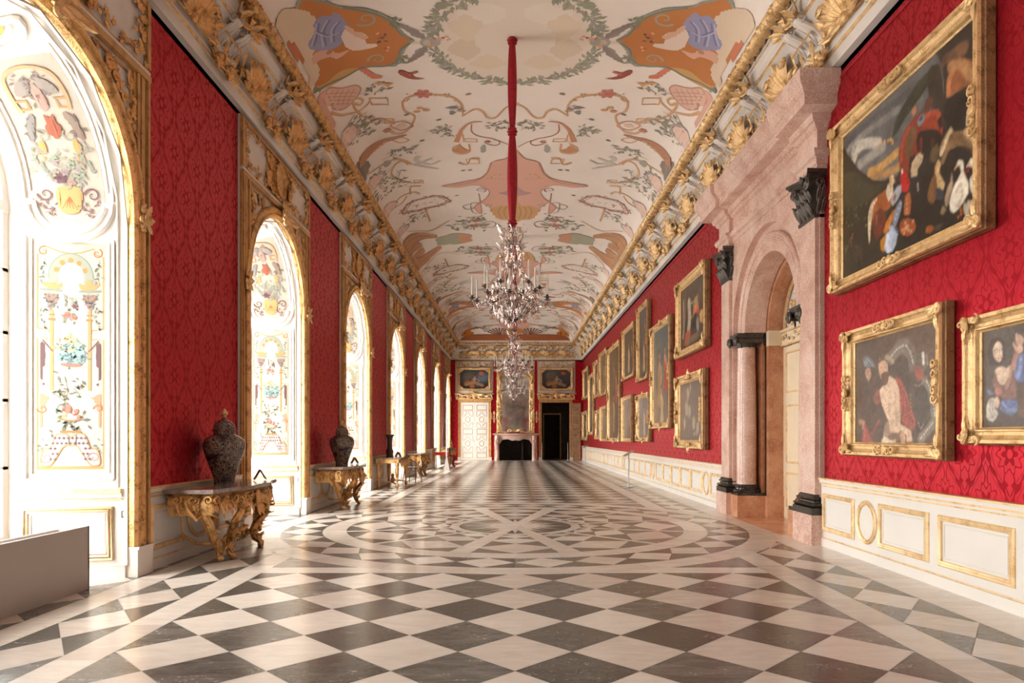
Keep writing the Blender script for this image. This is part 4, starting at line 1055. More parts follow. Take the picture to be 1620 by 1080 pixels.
# right wall, near part: local x = -Y ; starts at Y=8.92 going towards the camera
L1 = [(.06, .88, 'r'), (.93, 1.38, 'o'), (1.42, 2.33, 'r'), (2.48, 3.47, 'r'), (3.62, 4.6, 'r'), (4.75, 5.7, 'r'), (5.85, 6.8, 'r'), (7, 8, 'r'), (8.2, 9.2, 'r'), (9.4, 10.4, 'r')]
dado('trim_2', 8.93-YN, L1, (XR, 8.93, 0), -PI/2, 'white and gold wainscot nearest the camera under the large paintings')
L2 = []; x = .0
ovals = [14.3+5.5*k for k in range(5)]
for k, oy in enumerate(ovals):
    L2.append((oy-.24-13.07, oy+.24-13.07, 'o'))
    for j in range(5):
        a = oy+.32+j*.972
        if a+.9 < 40.9: L2.append((a-13.07, a+.89-13.07, 'r'))
L2.append((.08, .9, 'r'))
LT = YF-13.07
dado('trim_3', LT, [(LT-b, LT-a, t) for a, b, t in L2 if b < LT], (XR, YF, 0), -PI/2, 'long white and gold wainscot receding beyond the marble portal')
pl = ['before the nearest console table', 'behind the second console table', 'behind the table with the trumpet vase', 'behind the fourth console table', 'behind the glass display case', 'behind the last console with the clock', 'between the last window and the end wall']
cnt = 4
edges = [(WIN[i]+HB, WIN[i+1]-HB) for i in range(len(WIN)-1)]+[(WIN[-1]+HB, YF)]
for i, (a, b) in enumerate(edges):
    w = b-a
    lay = [(.06, .78, 'r'), (w/2-.34, w/2+.34, 'o'), (w-.78, w-.06, 'r')] if w > 2 else []
    lab = 'white and gold wainscot on the left pier '+(pl[i-2] if i >= 2 else ('beside the camera' if i else 'behind the camera'))
    dado('trim_%d' % cnt, w, lay, (XL, a, 0), PI/2, lab, out=.03); cnt += 1

# ------------------------------------------------------------------ marble portal (front view: local x = PC-Y, y into the wall)
pt = empty('marble_portal', (XR, PC, 0), -PI/2)
tag(pt, 'pink marble portal with black capitals and a round arch, set in the red wall', 'portal')
b = MB()                                   # wall slab with arch cut
R0, ZQ = 1.53, 3.22
b.box(-2.05, -R0, -.06, .75, 0, 4.84); b.box(R0, 2.05, -.06, .75, 0, 4.84)
A = [(R0*cos(PI*k/30), ZQ+R0*sin(PI*k/30)) for k in range(31)]
for p, q in zip(A[:-1], A[1:]):
    b.add([(p[0], -.06, p[1]), (q[0], -.06, q[1]), (q[0], -.06, 4.84), (p[0], -.06, 4.84), (p[0], .1, p[1]), (q[0], .1, q[1])], [(0, 1, 2, 3), (0, 1, 5, 4)])
b.build('marble_facing', [M['pink']], pt, angle=30)
b = MB()                                   # archivolt
b.sweep(arch_path(R0, ZQ, ZQ), [(0, -.06), (.0, -.05), (.13, -.05), (.13, .0), (.15, .02), (.18, .02), (.2, .0), (.22, -.0), (.235, .015), (.26, .012), (.27, -.01), (.43, -.015), (.43, -.40)])
b.build('archivolt', [M['pink']], pt, angle=30)
b = MB(); b.sweep(arch_path(1.10, ZQ, ZQ), [(0, -.38), (.0, -.40), (.0, -.42)]); b.sweep(arch_path(1.02, ZQ-.1, ZQ), [(-.1, -.40), (0, -.40), (0, -.80)])
b.box(-1.12, -1.02, .40, .8, 0, ZQ); b.box(1.02, 1.12, .40, .8, 0, ZQ); b.box(-1.16, -.995, .375, .8, 0, .37); b.box(.995, 1.16, .375, .8, 0, .37)
b.build('inner_jamb', [M['brown']], pt, angle=30)
def capital(w, d, h, seed):                # corinthian pilaster capital, base centre at origin, back against y=0
    c = MB()
    c.box(-w/2, w/2, -d, 0, 0, h*.6); c.box(-w/2-.02, w/2+.02, -d-.02, 0, 0, .045)
    c.slab([(-w/2, 0), (-w/2, -d), (w/2, -d), (w/2, 0)], h*.6, h*.84)
    for z, o in ((.84, .05), (.88, .075), (.93, .10)): c.slab([(-w/2-o, 0), (-w/2-o-.02, -d-o-.05), (-w/4, -d-o*.6), (w/4, -d-o*.6), (w/2+o+.02, -d-o-.05), (w/2+o, 0)], h*z, h*(z+.07 if z > .9 else z+.05))
    for z0, L, n in ((.05, .38, 4), (.34, .34, 3)):
        for i in range(n):
            x = -w/2+w*(i+.5)/n; c.leaf((x, -d-.005, h*z0), (0, -.12, 1), (0, -1, .1), h*L, w/n*.50, .38, k=7)
            c.blob((x, -d-h*L*.42, h*(z0+L*.86)), w/n*.34, .03, .022, 7, 4)
        for i in range(2):
            for s in (-1, 1): c.leaf((s*(w/2+.003), -d*(i+.5)/2, h*z0), (s*.12, 0, 1), (s, 0, .1), h*L, d/3.2, .38, k=7); c.blob((s*(w/2+h*L*.4), -d*(i+.5)/2, h*(z0+L*.86)), .026, d/4, .02, 6, 4)
    for s in (-1, 1):
        c.tube([(s*w*.12, -d-.02, h*.52), (s*w*.22, -d-.04, h*.66), (s*w*.40, -d-.06, h*.78)], [.014, .016, .02], 6)
        c.scroll((s*w*.45, -d-.075, h*.73), (s, 0, 0), (s*.5, -1, 0), .075, 1.7, -s, 1.5, .021, k=22); c.scroll((s*w*.12, -d-.035, h*.74), (-s, 0, 0), (0, -1, 0), .05, 1.5, s, 1.5, .014, k=16, n=5)
        c.scroll((s*(w/2+.045), -d*.7, h*.73), (0, -1, 0), (s, 0, 0), .065, 1.6, 1, 1.5, .018, k=18)
    c.blob((0, -d-.075, h*.93), .05, .03, .045); c.leaf((0, -d-.06, h*.86), (0, -.1, 1), (0, -1, 0), .1, .05, .2, k=5)
    return c
def base(w, d, z0):                       # attic base, front view
    c = MB(); P = [(0, .0), (0, .09), (.0, .09), (-.02, .10), (-.0, .12), (-.015, .145), (-.05, .155), (-.055, .175), (-.04, .185), (-.03, .205), (-.05, .22), (-.06, .24), (-.075, .262)]
    ring = [[(-w/2-.075-o, 0, z0+z), (-w/2-.075-o, -d-.075-o, z0+z), (w/2+.075+o, -d-.075-o, z0+z), (w/2+.075+o, 0, z0+z)] for o, z in P]
    c.grid(ring); return c
for s in (-1, 1):
    sh = MB(); xc = s*1.80; w = .46
    sh.T = Matrix.Translation((xc, 0, 0)); sh.box(-w/2, w/2, -.115, .0, .6, 4.3)
    sh.build('pilaster_shaft', [M['pink']], pt)
    bs = MB(); bs.T = Matrix.Translation((xc, 0, 0)); bs.box(-w/2-.07, w/2+.07, -.19, 0, 0, .39); bs.build('pedestal', [M['pink']], pt)
    c = base(w, .115, .39); c.T = None; o = c.build('pilaster_base', [M['black']], pt, angle=60); o.location = (xc, 0, 0)
    c = capital(w, .115, .60, 3); o = c.build('pilaster_capital', [M['bronze']], pt); o.location = (xc, 0, 4.24)
    # free column in the reveal
    xq = s*1.36; yq = .13
    c = MB(); c.lathe([(.172, .56), (.168, .62), (.170, 1.4), (.165, 2.2), (.148, 2.98), (.152, 3.0)], 28, (xq, yq, 0)); c.build('column_shaft', [M['pink']], pt)
    c = MB(); c.box(xq-.24, xq+.24, -.11, .40, 0, .37); c.build('column_plinth', [M['brown']], pt)
    c = MB(); c.box(xq-.235, xq+.235, -.10, .38, .37, .42); c.lathe([(.235, .42), (.245, .44), (.235, .465), (.2, .475), (.195, .495), (.21, .505), (.215, .525), (.20, .545), (.175, .56)], 28, (xq, yq, 0)); c.build('column_base', [M['black']], pt)
    c = MB(); c.lathe([(.155, 2.98), (.175, 3.02), (.19, 3.07), (.17, 3.09)], 20, (xq, yq, 0)); c.box(xq-.22, xq+.22, -.10, .36, 3.14, 3.22); c.box(xq-.19, xq+.19, -.07, .33, 3.08, 3.14)
    for q in (-1, 1):
        c.scroll((xq+q*.17, -.10, 3.09), (q, 0, 0), (0, -1, 0), .075, 1.6, -q, 1.5, .022, k=20); c.scroll((xq+q*.17, .36, 3.09), (q, 0, 0), (0, 1, 0), .075, 1.6, q, 1.5, .022, k=20)
        c.tube([(xq+q*.2, -.08, 3.09), (xq+q*.2, .34, 3.09)], .05, 8)
        for k in range(3): c.blob((xq-s*.2, -.02+.14*k, 3.0), .014, .014, .05, 6, 4)
    c.build('column_capital', [M['bronze']], pt)
    c = MB(); c.box(xq-.17, xq+.17, .34, .40, .37, 3.2); c.build('pier_behind_column', [M['brown']], pt)
# entablature with breaks over the pilasters
en = [(.0, 4.84), (.06, 4.84), (.06, 4.90), (.075, 4.90), (.075, 4.98), (.11, 5.0), (.13, 5.05), (.13, 5.08), (.06, 5.09), (.06, 5.34), (.10, 5.36), (.12, 5.41), (.15, 5.42), (.17, 5.48), (.17, 5.50), (.34, 5.53), (.34, 5.66), (.36, 5.67), (.38, 5.72), (.42, 5.76), (.44, 5.84), (.44, 5.93), (0, 5.93)]
b = MB(); X0, X1, X2 = 1.53, 2.07, .07
rings = []
for o, z in en:
    rings.append([(-X1-o, 0, z), (-X1-o, -X2-o, z), (-X0+o*.3, -X2-o, z), (-X0+o*.3, -o, z), (X0-o*.3, -o, z), (X0-o*.3, -X2-o, z), (X1+o, -X2-o, z), (X1+o, 0, z)])
b.grid(rings); b.build('entablature', [M['pink']], pt, angle=20)
# cream doors and gilded lunette at the back of the niche
d3 = empty('door_3', (XR+.66, PC, 0), -PI/2); tag(d3, 'cream panelled double door with gilded transom inside the marble portal', 'door', kind='structure')
b = MB(); b.box(-1.05, -.01, 0, .06, 0, 2.95); b.box(.01, 1.05, 0, .06, 0, 2.95); b.build('door_leaf', [M['ivory']], d3)
g = MB()
for s in (-1, 1):
    for z, h in ((.5, .6), (1.45, 1.0), (2.5, .7)): g.rectframe(.72, h, [(0, 0), (.005, .018), (.025, .022), (.035, 0)], (s*.52, 0, z))
g.build('gilt_panel_moulding', [M['goldm']], d3)
b = MB(); b.box(-1.08, 1.08, -.04, .06, 2.98, 3.20); b.box(-1.08, 1.08, -.07, .06, 3.2, 3.24); b.box(-1.1, -.99, -.27, .0, 2.98, 3.24); b.box(.99, 1.1, -.27, 0, 2.98, 3.24); b.build('transom', [M['ivory']], d3)
g = MB(); g.box(-1.08, 1.08, -.05, 0, 2.96, 2.985); g.box(-1.08, 1.08, -.075, 0, 3.18, 3.2)
for k in range(9): gilt_cluster(g, (-.96+.24*k, -.05, 3.08), .22, .14, k, 2, .012)
g.build('gilt_frieze', [M['gold']], d3)
b = MB(); b.add([(1.1*cos(PI*k/20), .03, 3.2+1.1*sin(PI*k/20)) for k in range(21)], [tuple(range(21))]); b.build('lunette', [M['white']], d3, smooth=False)
g = MB(); g.sweep(arch_path(.98, 3.24, 3.24), [(0, 0), (.0, .03), (.05, .03), (.05, 0)])
for k in range(10):
    a = PI*(k+.5)/10; gilt_cluster(g, (.62*cos(a), 0, 3.26+.62*sin(a)), .3, .3, k, 3, .016)
g.build('gilt_lunette_ornament', [M['gold']], d3)

# ------------------------------------------------------------------ end wall
def mullion_door(leaf, x0, x1, h, mw, mg):
    w = x1-x0; cx = (x0+x1)/2; m = .11
    bd = MB(); bd.box(x0, x1, -.04, .0, .02, h); o = bd.build('door_leaf', [mw], leaf)
    g = MB(); T = Matrix.Translation((0, -.04, 0)); g.T = T
    PR = [(0, 0), (.004, .014), (.018, .016), (.026, 0)]; pw = w-2*m
    for z, hh in ((.30, .30), (h/2, .30), (h-.30, .30)): g.rectframe(pw, hh, PR, (cx, 0, z))
    for zc in ((.30+h/2)/2, (h/2+h-.30)/2):
        g.sweep([(cx+pw*.24*cos(a), zc+pw*.30*sin(a), -cos(a), -sin(a)) for a in [2*PI*k/20 for k in range(20)]], PR, closed=True)
        for sx in (-1, 1):
            for sz in (-1, 1):
                P = [(cx+sx*pw/2, zc+sz*.50), (cx+sx*pw*.06, zc+sz*.50), (cx+sx*pw*.10, zc+sz*.36), (cx+sx*pw*.34, zc+sz*.20), (cx+sx*pw/2, zc+sz*.18)]
                g.tube([(x, -.006, z) for x, z in P], .010, 4, closed=True)
    g.build('door_panel_moulding', [mg], o)
    return o
def doorcase(root, x0, x1, h):
    g = MB(); w = .17
    pr = [(0, 0), (0, .05), (.03, .06), (.05, .04), (.09, .045), (.11, .08), (.15, .085), (w, .06), (w, 0)]
    for s, xx in ((1, x1), (-1, x0)):
        g.sweep([(xx, .16, s, 0), (xx, h+.0, s, 0)], pr)
    g.sweep([(x0-w, h, 0, 1), (x1+w, h, 0, 1)], pr)
    g.build('gilt_architrave', [M['tan']], root)
    b = MB()
    for s, xx in ((1, x1), (-1, x0)): b.box(min(xx, xx+s*(w+.02)), max(xx, xx+s*(w+.02)), -.1, 0, 0, .2)
    b.build('plinth_block', [M['plaster']], root)
dl = empty('door_1', (0, YF, 0)); tag(dl, 'closed white double door with gold mouldings left of the fireplace', 'door', kind='structure')
doorcase(dl, DX0, DX1, DH); c = (DX0+DX1)/2
for a, b_ in ((DX0, c-.004), (c+.004, DX1)): mullion_door(dl, a, b_, DH, M['white'], M['tan'])
h = MB(); h.blob((c-.06, -.075, 1.15), .025, .03, .025); h.build('door_handle', [M['gold']], dl)
dr = empty('door_2', (0, YF, 0)); tag(dr, 'open doorway into a dark room right of the fireplace', 'door', kind='structure')
doorcase(dr, EX0, EX1, DH)
lf = MB(); lf.T = Matrix.Translation((EX1+.06, -.04, 0)) @ Matrix.Rotation(math.radians(-12), 4, 'Z')
lf.box(.02, .60, -.03, .02, .02, DH-.05); lf.build('open_door_leaf', [M['inlay']], dr)
g = MB(); g.T = lf.T
for z, hh in ((.35, .4), (.95, .6), (1.7, .6), (2.4, .6), (3.05, .4)): g.rectframe(.44, hh, [(0, 0), (0, .012), (.02, .012), (.02, 0)], (.31, -.03, z))
g.build('door_panel_moulding', [M['tan']], dr)
st = MB(); st.tube([(EX0+.0, -.25, 0), (EX0+.0, -.25, 1.05)], .018, 8); st.lathe([(.14, 0), (.14, .015), (.02, .03)], 16, (EX0, -.25, 0))
o = st.build('barrier_post', [M['steel']]); o.location = (0, YF, 0); tag(o, 'slim steel barrier post at the left jamb of the dark doorway', 'post')
o2 = o.copy(); COL.objects.link(o2); o2.location = (EX1-EX0-.12, YF, 0); tag(o2, 'slim steel barrier post at the right jamb of the dark doorway', 'post')
o['group'] = o2['group'] = 'barrier posts in the dark doorway'
# panelled overdoor bays
def overdoor(name, cx, label):
    r = empty(name, (cx, YF, 0))
    b = MB(); b.box(-1.12, 1.12, -.04, 0, 3.95, 5.9); b.build('white_panel', [M['plaster']], r)
    g = MB(); g.rectframe(2.2, 1.92, [(0, .04), (0, .055), (.02, .06), (.03, .04)], (0, 0, 4.93)); g.rectframe(2.1, .42, [(0, .04), (.01, .055), (.025, .04)], (0, 0, 5.66))
    for k in range(9): gilt_cluster(g, (-.9+.225*k, -.05, 5.66), .3, .3, 5+abs(k-4), 3, .018)
    g.build('gilt_ornament', [M['gold']], r)
    g = MB()
    for s in (-1, 1):
        g.tube([(0, -.12, 3.98), (s*.35, -.16, 3.86), (s*.7, -.16, 3.84), (s*.95, -.14, 3.95), (s*1.15, -.12, 3.93)], [.07, .06, .05, .06, .05], 8)
        g.tube([(s*.06, -.08, 3.82), (s*.4, -.1, 3.68), (s*.8, -.1, 3.70), (s*1.1, -.08, 3.72)], [.05, .045, .04, .04], 8)
        g.scroll((s*.95, -.1, 3.80), (s, 0, 0), (0, -1, 0), .16, 1.4, s, 1.5, .035); g.scroll((s*.35, -.1, 3.80), (s, 0, 0), (0, -1, 0), .13, 1.3, -s, 1.5, .03)
        g.leaf((s*.1, -.12, 3.85), (s, 0, .1), (0, -1, 0), .5, .08); g.leaf((s*.6, -.12, 3.75), (s, 0, .3), (0, -1, 0), .3, .07)
    g.box(-1.1, 1.1, -.06, 0, 3.60, 3.66); g.blob((0, -.14, 3.82), .12, .08, .18); gilt_cluster(g, (0, -.14, 3.9), .3, .4, 8, 6, .03)
    g.build('gilt_pediment', [M['gold']], r)
    tag(r, label, 'overdoor panel'); return r
overdoor('overdoor_panel', -2.42, 'white carved panel with gilt pediment above the closed white door')
overdoor('overdoor_panel', 2.44, 'white carved panel with gilt pediment above the dark open doorway')
# chimneypiece
fp = empty('fireplace', (.03, YF, 0)); tag(fp, 'pink marble fireplace with serpentine lintel and sooty hearth', 'fireplace')
b = MB()
o0 = -.98; o1 = .97
top = [(-1.22, 1.36), (1.22, 1.36)]
low = catmull([(1.22, .9), (1.10, 1.06), (.93, 1.0), (.80, 1.2), (.45, 1.26), (.22, 1.17), (0, 1.20), (-.22, 1.17), (-.45, 1.26), (-.80, 1.2), (-.93, 1.0), (-1.10, 1.06), (-1.22, .9)], .08)
b.grid([[(x, -.30-.10*cos(x*2.2), max(z, .9)) for x, z in low], [(x, -.34-.12*cos(x*2.2), (z+1.5)/2) for x, z in low], [(x, -.30-.1*cos(x*2.2), 1.52) for x, z in low]])
b.grid([[(x, -.30-.10*cos(x*2.2), max(z, .9)) for x, z in low], [(x, 0, max(z, .9)) for x, z in low]])
b.build('lintel', [M['pink']], fp)
b = MB(); n = 24
front = [(-1.36+2.72*i/n, -.42-.12*cos((-1.36+2.72*i/n)*2.1)) for i in range(n+1)]
b.slab([(-1.36, 0)]+front+[(1.36, 0)], 1.52, 1.60); b.build('mantel_shelf', [M['pink']], fp)
for s in (-1, 1):
    b = MB(); b.tube([(s*1.10, -.22, 0), (s*1.10, -.22, .12), (s*1.06, -.22, .3), (s*1.08, -.24, .7), (s*1.12, -.30, 1.0), (s*1.10, -.34, 1.2), (s*1.08, -.3, 1.45)], [.16, .14, .10, .12, .15, .13, .12], 10)
    b.box(min(s*.97, s*1.26), max(s*.97, s*1.26), -.2, 0, 0, 1.5); b.scroll((s*1.10, -.42, 1.15), (s, 0, 0), (0, -1, 0), .1, 1.4, s, 1.5, .03); b.build('jamb', [M['pink']], fp)
FIREBOX.T = None; o = FIREBOX.build('firebox', [M['soot']], None, smooth=False); o.parent = fp; o.location = (-.03, -YF, 0)
hb = MB(); hb.box(-.95, 1.0, -.05, .85, 0, .004); hb.build('hearth', [M['soot']], fp)
mr = empty('mirror', (.03, YF, 0)); tag(mr, 'tall mirror in a carved gilt frame above the fireplace', 'mirror')
b = MB(); b.box(-.84, .84, -.03, 0, 1.66, 5.0); b.build('mirror_glass', [M['mirror']], mr)
g = MB()
for s in (-1, 1):
    g.box(min(s*.80, s*1.10), max(s*.80, s*1.10), -.06, 0, 1.62, 5.4); g.tube([(s*.83, -.06, 1.66), (s*.83, -.06, 4.9)], .03, 6); g.tube([(s*1.09, -.06, 1.62), (s*1.09, -.06, 5.3)], .03, 6)
    for k in range(14): gilt_cluster(g, (s*.96, -.08, 1.8+.25*k), .28, .34, 31+k, 3, .03)
    for k in range(4): g.leaf((s*.96, -.1, 1.7+.8*k), (s*.1, 0, 1), (0, -1, 0), .5, .09)
    g.tube([(s*1.0, -.12, 4.2), (s*.9, -.16, 4.6), (s*1.0, -.18, 4.9), (s*.8, -.14, 5.15), (s*.4, -.12, 5.25), (0, -.14, 5.35)], [.05, .09, .08, .07, .06, .07], 8)
    g.tube([(0, -.1, 1.78), (s*.3, -.1, 1.72), (s*.6, -.1, 1.66), (s*.85, -.1, 1.7)], [.07, .05, .04, .05], 7); g.scroll((s*.35, -.1, 1.75), (s, 0, 0), (0, -1, 0), .12, 1.3, s, 1, .03)
    g.leaf((0, -.12, 1.72), (s, 0, .5), (0, -1, 0), .3, .08)
for k in range(12): gilt_cluster(g, (-.7+.127*k, -.08, 5.15+.1*sin(k)), .3, .3, 71+k, 2, .03)
g.build('gilt_frame', [M['gold']], mr)
b = MB(); b.box(-1.12, 1.12, -.035, 0, 5.0, 5.9); b.build('overmantel_panel', [M['plaster']], mr)
g = MB(); g.box(-1.1, 1.1, -.06, -.035, 5.60, 5.63)
for k in range(10): gilt_cluster(g, (-.95+.21*k, -.055, 5.62), .3, .4, 91+k, 3, .02)
g.build('gilt_crest', [M['gold']], mr)
# ------------------------------------------------------------------ pictures
class Canvas:                      # a painted grid: u to the right, v up, both 0..1
    def __init__(s, w, h, base, res=.022, seed=0, grad=None):
        s.w, s.h = w, h; s.nx = max(8, min(320, int(w/res))); s.ny = max(8, min(230, int(h/res)))
        s.U, s.V = np.meshgrid(np.linspace(0, 1, s.nx), np.linspace(0, 1, s.ny)); s.r = np.random.RandomState(seed)
        s.C = np.ones((s.ny, s.nx, 3))*np.array(base)
        if grad is not None:
            g = s.V[..., None]; s.C = s.C*(1-g)+np.array(grad)*g
        s.C *= (1+.30*(s.noise(5)-.5))[..., None]
    def noise(s, k):
        g = s.r.rand(k+2, k+2); x = s.U*k; y = s.V*k; i = x.astype(int); j = y.astype(int); fx = x-i; fy = y-j
        fx = fx*fx*(3-2*fx); fy = fy*fy*(3-2*fy)
        return (g[j, i]*(1-fx)+g[j, i+1]*fx)*(1-fy)+(g[j+1, i]*(1-fx)+g[j+1, i+1]*fx)*fy
    def e(s, u, v, ru, rv, col, a=0, soft=.18, al=1.0, shade=0.0):
        x = (s.U-u)*s.w; y = (s.V-v)*s.h; ca, sa = cos(a), sin(a)
        X = (x*ca+y*sa)/(ru*s.w); Y = (-x*sa+y*ca)/(rv*s.h); d = np.sqrt(X*X+Y*Y)
        m = np.clip((1-d)/soft+.5, 0, 1)*al
        k = 1+shade*(-X*.5+Y*.5) if shade else 1
        c = np.array(col)[None, None, :]*(np.clip(k, .2, 1.8)[..., None] if shade else 1)
        s.C = s.C*(1-m[..., None])+c*m[..., None]
    def s_(s, pts, w, col, al=1.0, w1=None):
        P = catmull(pts, .03)
        n = len(P)
        for i, p in enumerate(P):
            ww = w if w1 is None else w+(w1-w)*i/max(1, n-1)
            s.e(p[0], p[1], ww/s.w, ww/s.h, col, 0, .5, al)
    def poly(s, pts, col, soft=.02, al=1.0):
        P = [np.array(p) for p in catmull(pts, .05, True)]
        inside = np.zeros_like(s.U, bool)
        for i in range(len(P)):
            a, b = P[i], P[(i+1) % len(P)]
            c = ((a[1] > s.V) != (b[1] > s.V)) & (s.U < (b[0]-a[0])*(s.V-a[1])/(b[1]-a[1]+1e-12)+a[0])
            inside ^= c
        m = inside.astype(float)
        m = (m+np.roll(m, 1, 0)+np.roll(m, -1, 0)+np.roll(m, 1, 1)+np.roll(m, -1, 1))/5*al
        sh = 1+.35*(s.noise(14)-.5)
        s.C = s.C*(1-m[..., None])+(np.array(col)[None, None, :]*sh[..., None])*m[..., None]
    def figure(s, u, v, k, skin, robe, lean=0.0, hair=(.03, .015, .01)):       # k overall height in v units
        a = s.h/s.w
        s.poly([(u-.16*k*a, v), (u-.11*k*a, v+.3*k), (u-.13*k*a+lean*.6, v+.62*k), (u+lean, v+.74*k), (u+.13*k*a+lean*.6, v+.62*k), (u+.13*k*a, v+.3*k), (u+.18*k*a, v)], robe)
        s.e(u+lean*.8, v+.62*k, .06*k*a, .11*k, skin, 0, .5, .8, .5)
        s.e(u+lean*1.1, v+.85*k, .055*k*a, .085*k, skin, .2, .3, 1, .7); s.e(u+lean*1.1-.01*a, v+.90*k, .062*k*a, .06*k, hair, .2, .4, .9)
        s.s_([(u+.11*k*a+lean, v+.62*k), (u+.17*k*a, v+.45*k), (u+.06*k*a, v+.34*k)], .035*k*s.h, skin, .8)
        s.s_([(u-.1*k*a, v+.5*k), (u-.02*k*a, v+.2*k), (u-.05*k*a, v+.03*k)], .02*k*s.h, [x*1.6 for x in robe], .5)
        s.s_([(u+.05*k*a, v+.4*k), (u+.02*k*a, v+.15*k)], .02*k*s.h, [x*.4 for x in robe], .6)
    def mesh(s, parent, depth=.02):
        for _ in range(1): s.C[1:-1, 1:-1] = (s.C[1:-1, 1:-1]*2+s.C[:-2, 1:-1]+s.C[2:, 1:-1]+s.C[1:-1, :-2]+s.C[1:-1, 2:])/6
        s.C = s.C*(1+.30*(s.noise(26)-.5)+.34*(s.noise(60)-.5)+.12*(s.noise(9)-.5))[..., None]
        m = MB(); P = [[(-s.w/2+s.w*i/(s.nx-1), -depth, -s.h/2+s.h*j/(s.ny-1)) for i in range(s.nx)] for j in range(s.ny)]
        m.grid(P); me = bpy.data.meshes.new('canvas'); me.from_pydata(m.v, [], m.f); me.materials.append(M['canvas'])
        at = me.attributes.new('Col', 'FLOAT_COLOR', 'POINT'); c = np.ones((s.ny*s.nx, 4)); c[:, :3] = np.clip(s.C, .002, 1).reshape(-1, 3)
        at.data.foreach_set('color', c.ravel().tolist())
        o = bpy.data.objects.new('canvas', me); COL.objects.link(o); o.parent = parent; return o

def picture(name, x_near, x_far, z0, z1, cv, fw, style, label, depth=.12, wall='R', tilt=0.0, mat='gold', shape=None):
    w, h = abs(x_far-x_near), z1-z0; c = (x_near+x_far)/2
    if wall == 'R': root = empty(name, (XR-.015, c, (z0+z1)/2), -PI/2)
    else: root = empty(name, (c, YF-.055, (z0+z1)/2), 0)
    if tilt: root.rotation_euler = (-tilt, 0, root.rotation_euler[2])
    f = MB()
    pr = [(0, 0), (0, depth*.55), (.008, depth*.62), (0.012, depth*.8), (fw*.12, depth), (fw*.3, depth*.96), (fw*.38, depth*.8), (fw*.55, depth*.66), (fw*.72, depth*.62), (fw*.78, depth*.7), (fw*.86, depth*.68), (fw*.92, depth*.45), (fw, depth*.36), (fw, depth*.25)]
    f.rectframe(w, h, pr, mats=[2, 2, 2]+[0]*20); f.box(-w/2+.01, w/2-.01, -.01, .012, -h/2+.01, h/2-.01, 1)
    fo = f.build('frame', [M[mat], M['wood'], M['frameshade']], root, angle=30)
    q = fw*1.5
    def corner(seed, big=1.0):
        g = MB(); r = random.Random(seed)
        for k in range(int(5*big)):
            t = r.uniform(0, 1); a = r.uniform(0, 1)
            x, z = (q*t*.9*big, fw*.45+fw*.35*(a-.5)) if k % 2 else (fw*.45+fw*.35*(a-.5), q*t*.9*big)
            g.scroll((x, -depth*.95, z), (1, 0, 0), (0, -1, 0), fw*r.uniform(.2, .36), 1.2, r.choice((-1, 1)), r.uniform(0, 6), fw*.075, k=12, n=5)
        g.leaf((fw*.15, -depth, fw*.15), (1, 0, 1), (0, -1, 0), fw*.95, fw*.28, .12)
        g.leaf((fw*.5, -depth*.92, fw*.35), (1, 0, .0), (0, -1, 0), q*.75, fw*.17, .06); g.leaf((fw*.35, -depth*.92, fw*.5), (.0, 0, 1), (0, -1, 0), q*.75, fw*.17, .06)
        g.blob((fw*.25, -depth, fw*.25), fw*.22, depth*.25, fw*.22, 7, 4)
        return g
    if style:
        for sx in (1, -1):
            for sz in (1, -1):
                g = corner(style*3+1); v = [(sx*(x-w/2), y, sz*(z-h/2)) for x, y, z in g.v]; g.v = v
                g.build('corner_ornament', [M[mat]], fo)
    if style >= 2:
        for (cx, cz, horiz) in ((0, h/2-fw/2, 1), (0, -h/2+fw/2, 1), (-w/2+fw/2, 0, 0), (w/2-fw/2, 0, 0)):
            g = MB(); n = 5
            for k in range(n):
                t = (k-(n-1)/2)*fw*.5; g.scroll((cx+(t if horiz else 0), -depth*.95, cz+(0 if horiz else t)), (1, 0, 0), (0, -1, 0), fw*.3, 1.2, 1 if k % 2 else -1, k, fw*.08, k=12, n=5)
            g.blob((cx, -depth, cz), fw*.3, depth*.25, fw*.3, 8, 4)
            if style >= 3 and horiz: g.leaf((cx, -depth*.7, cz), (0, 0, 1 if cz > 0 else -1), (0, -1, 0), fw*.95, fw*.38, .05); g.leaf((cx-fw*.3, -depth*.7, cz), (-.8, 0, .8 if cz > 0 else -.8), (0, -1, 0), fw*.7, fw*.26, .05); g.leaf((cx+fw*.3, -depth*.7, cz), (.8, 0, .8 if cz > 0 else -.8), (0, -1, 0), fw*.7, fw*.26, .05)
            g.build('centre_ornament', [M[mat]], fo)
    cv.mesh(root, depth*.30)
    tag(root, label, 'painting', 'gold framed paintings on the red wall' if wall == 'R' else 'overdoor paintings on the end wall')
    return root
def CV(w, h, fw, base, **k): return Canvas(w-2*fw+.02, h-2*fw+.02, base, **k)
SK = S(206, 160, 130); WH = S(226, 216, 200); BK = S(30, 24, 20); RD = S(140, 44, 30); BR = S(112, 66, 36)
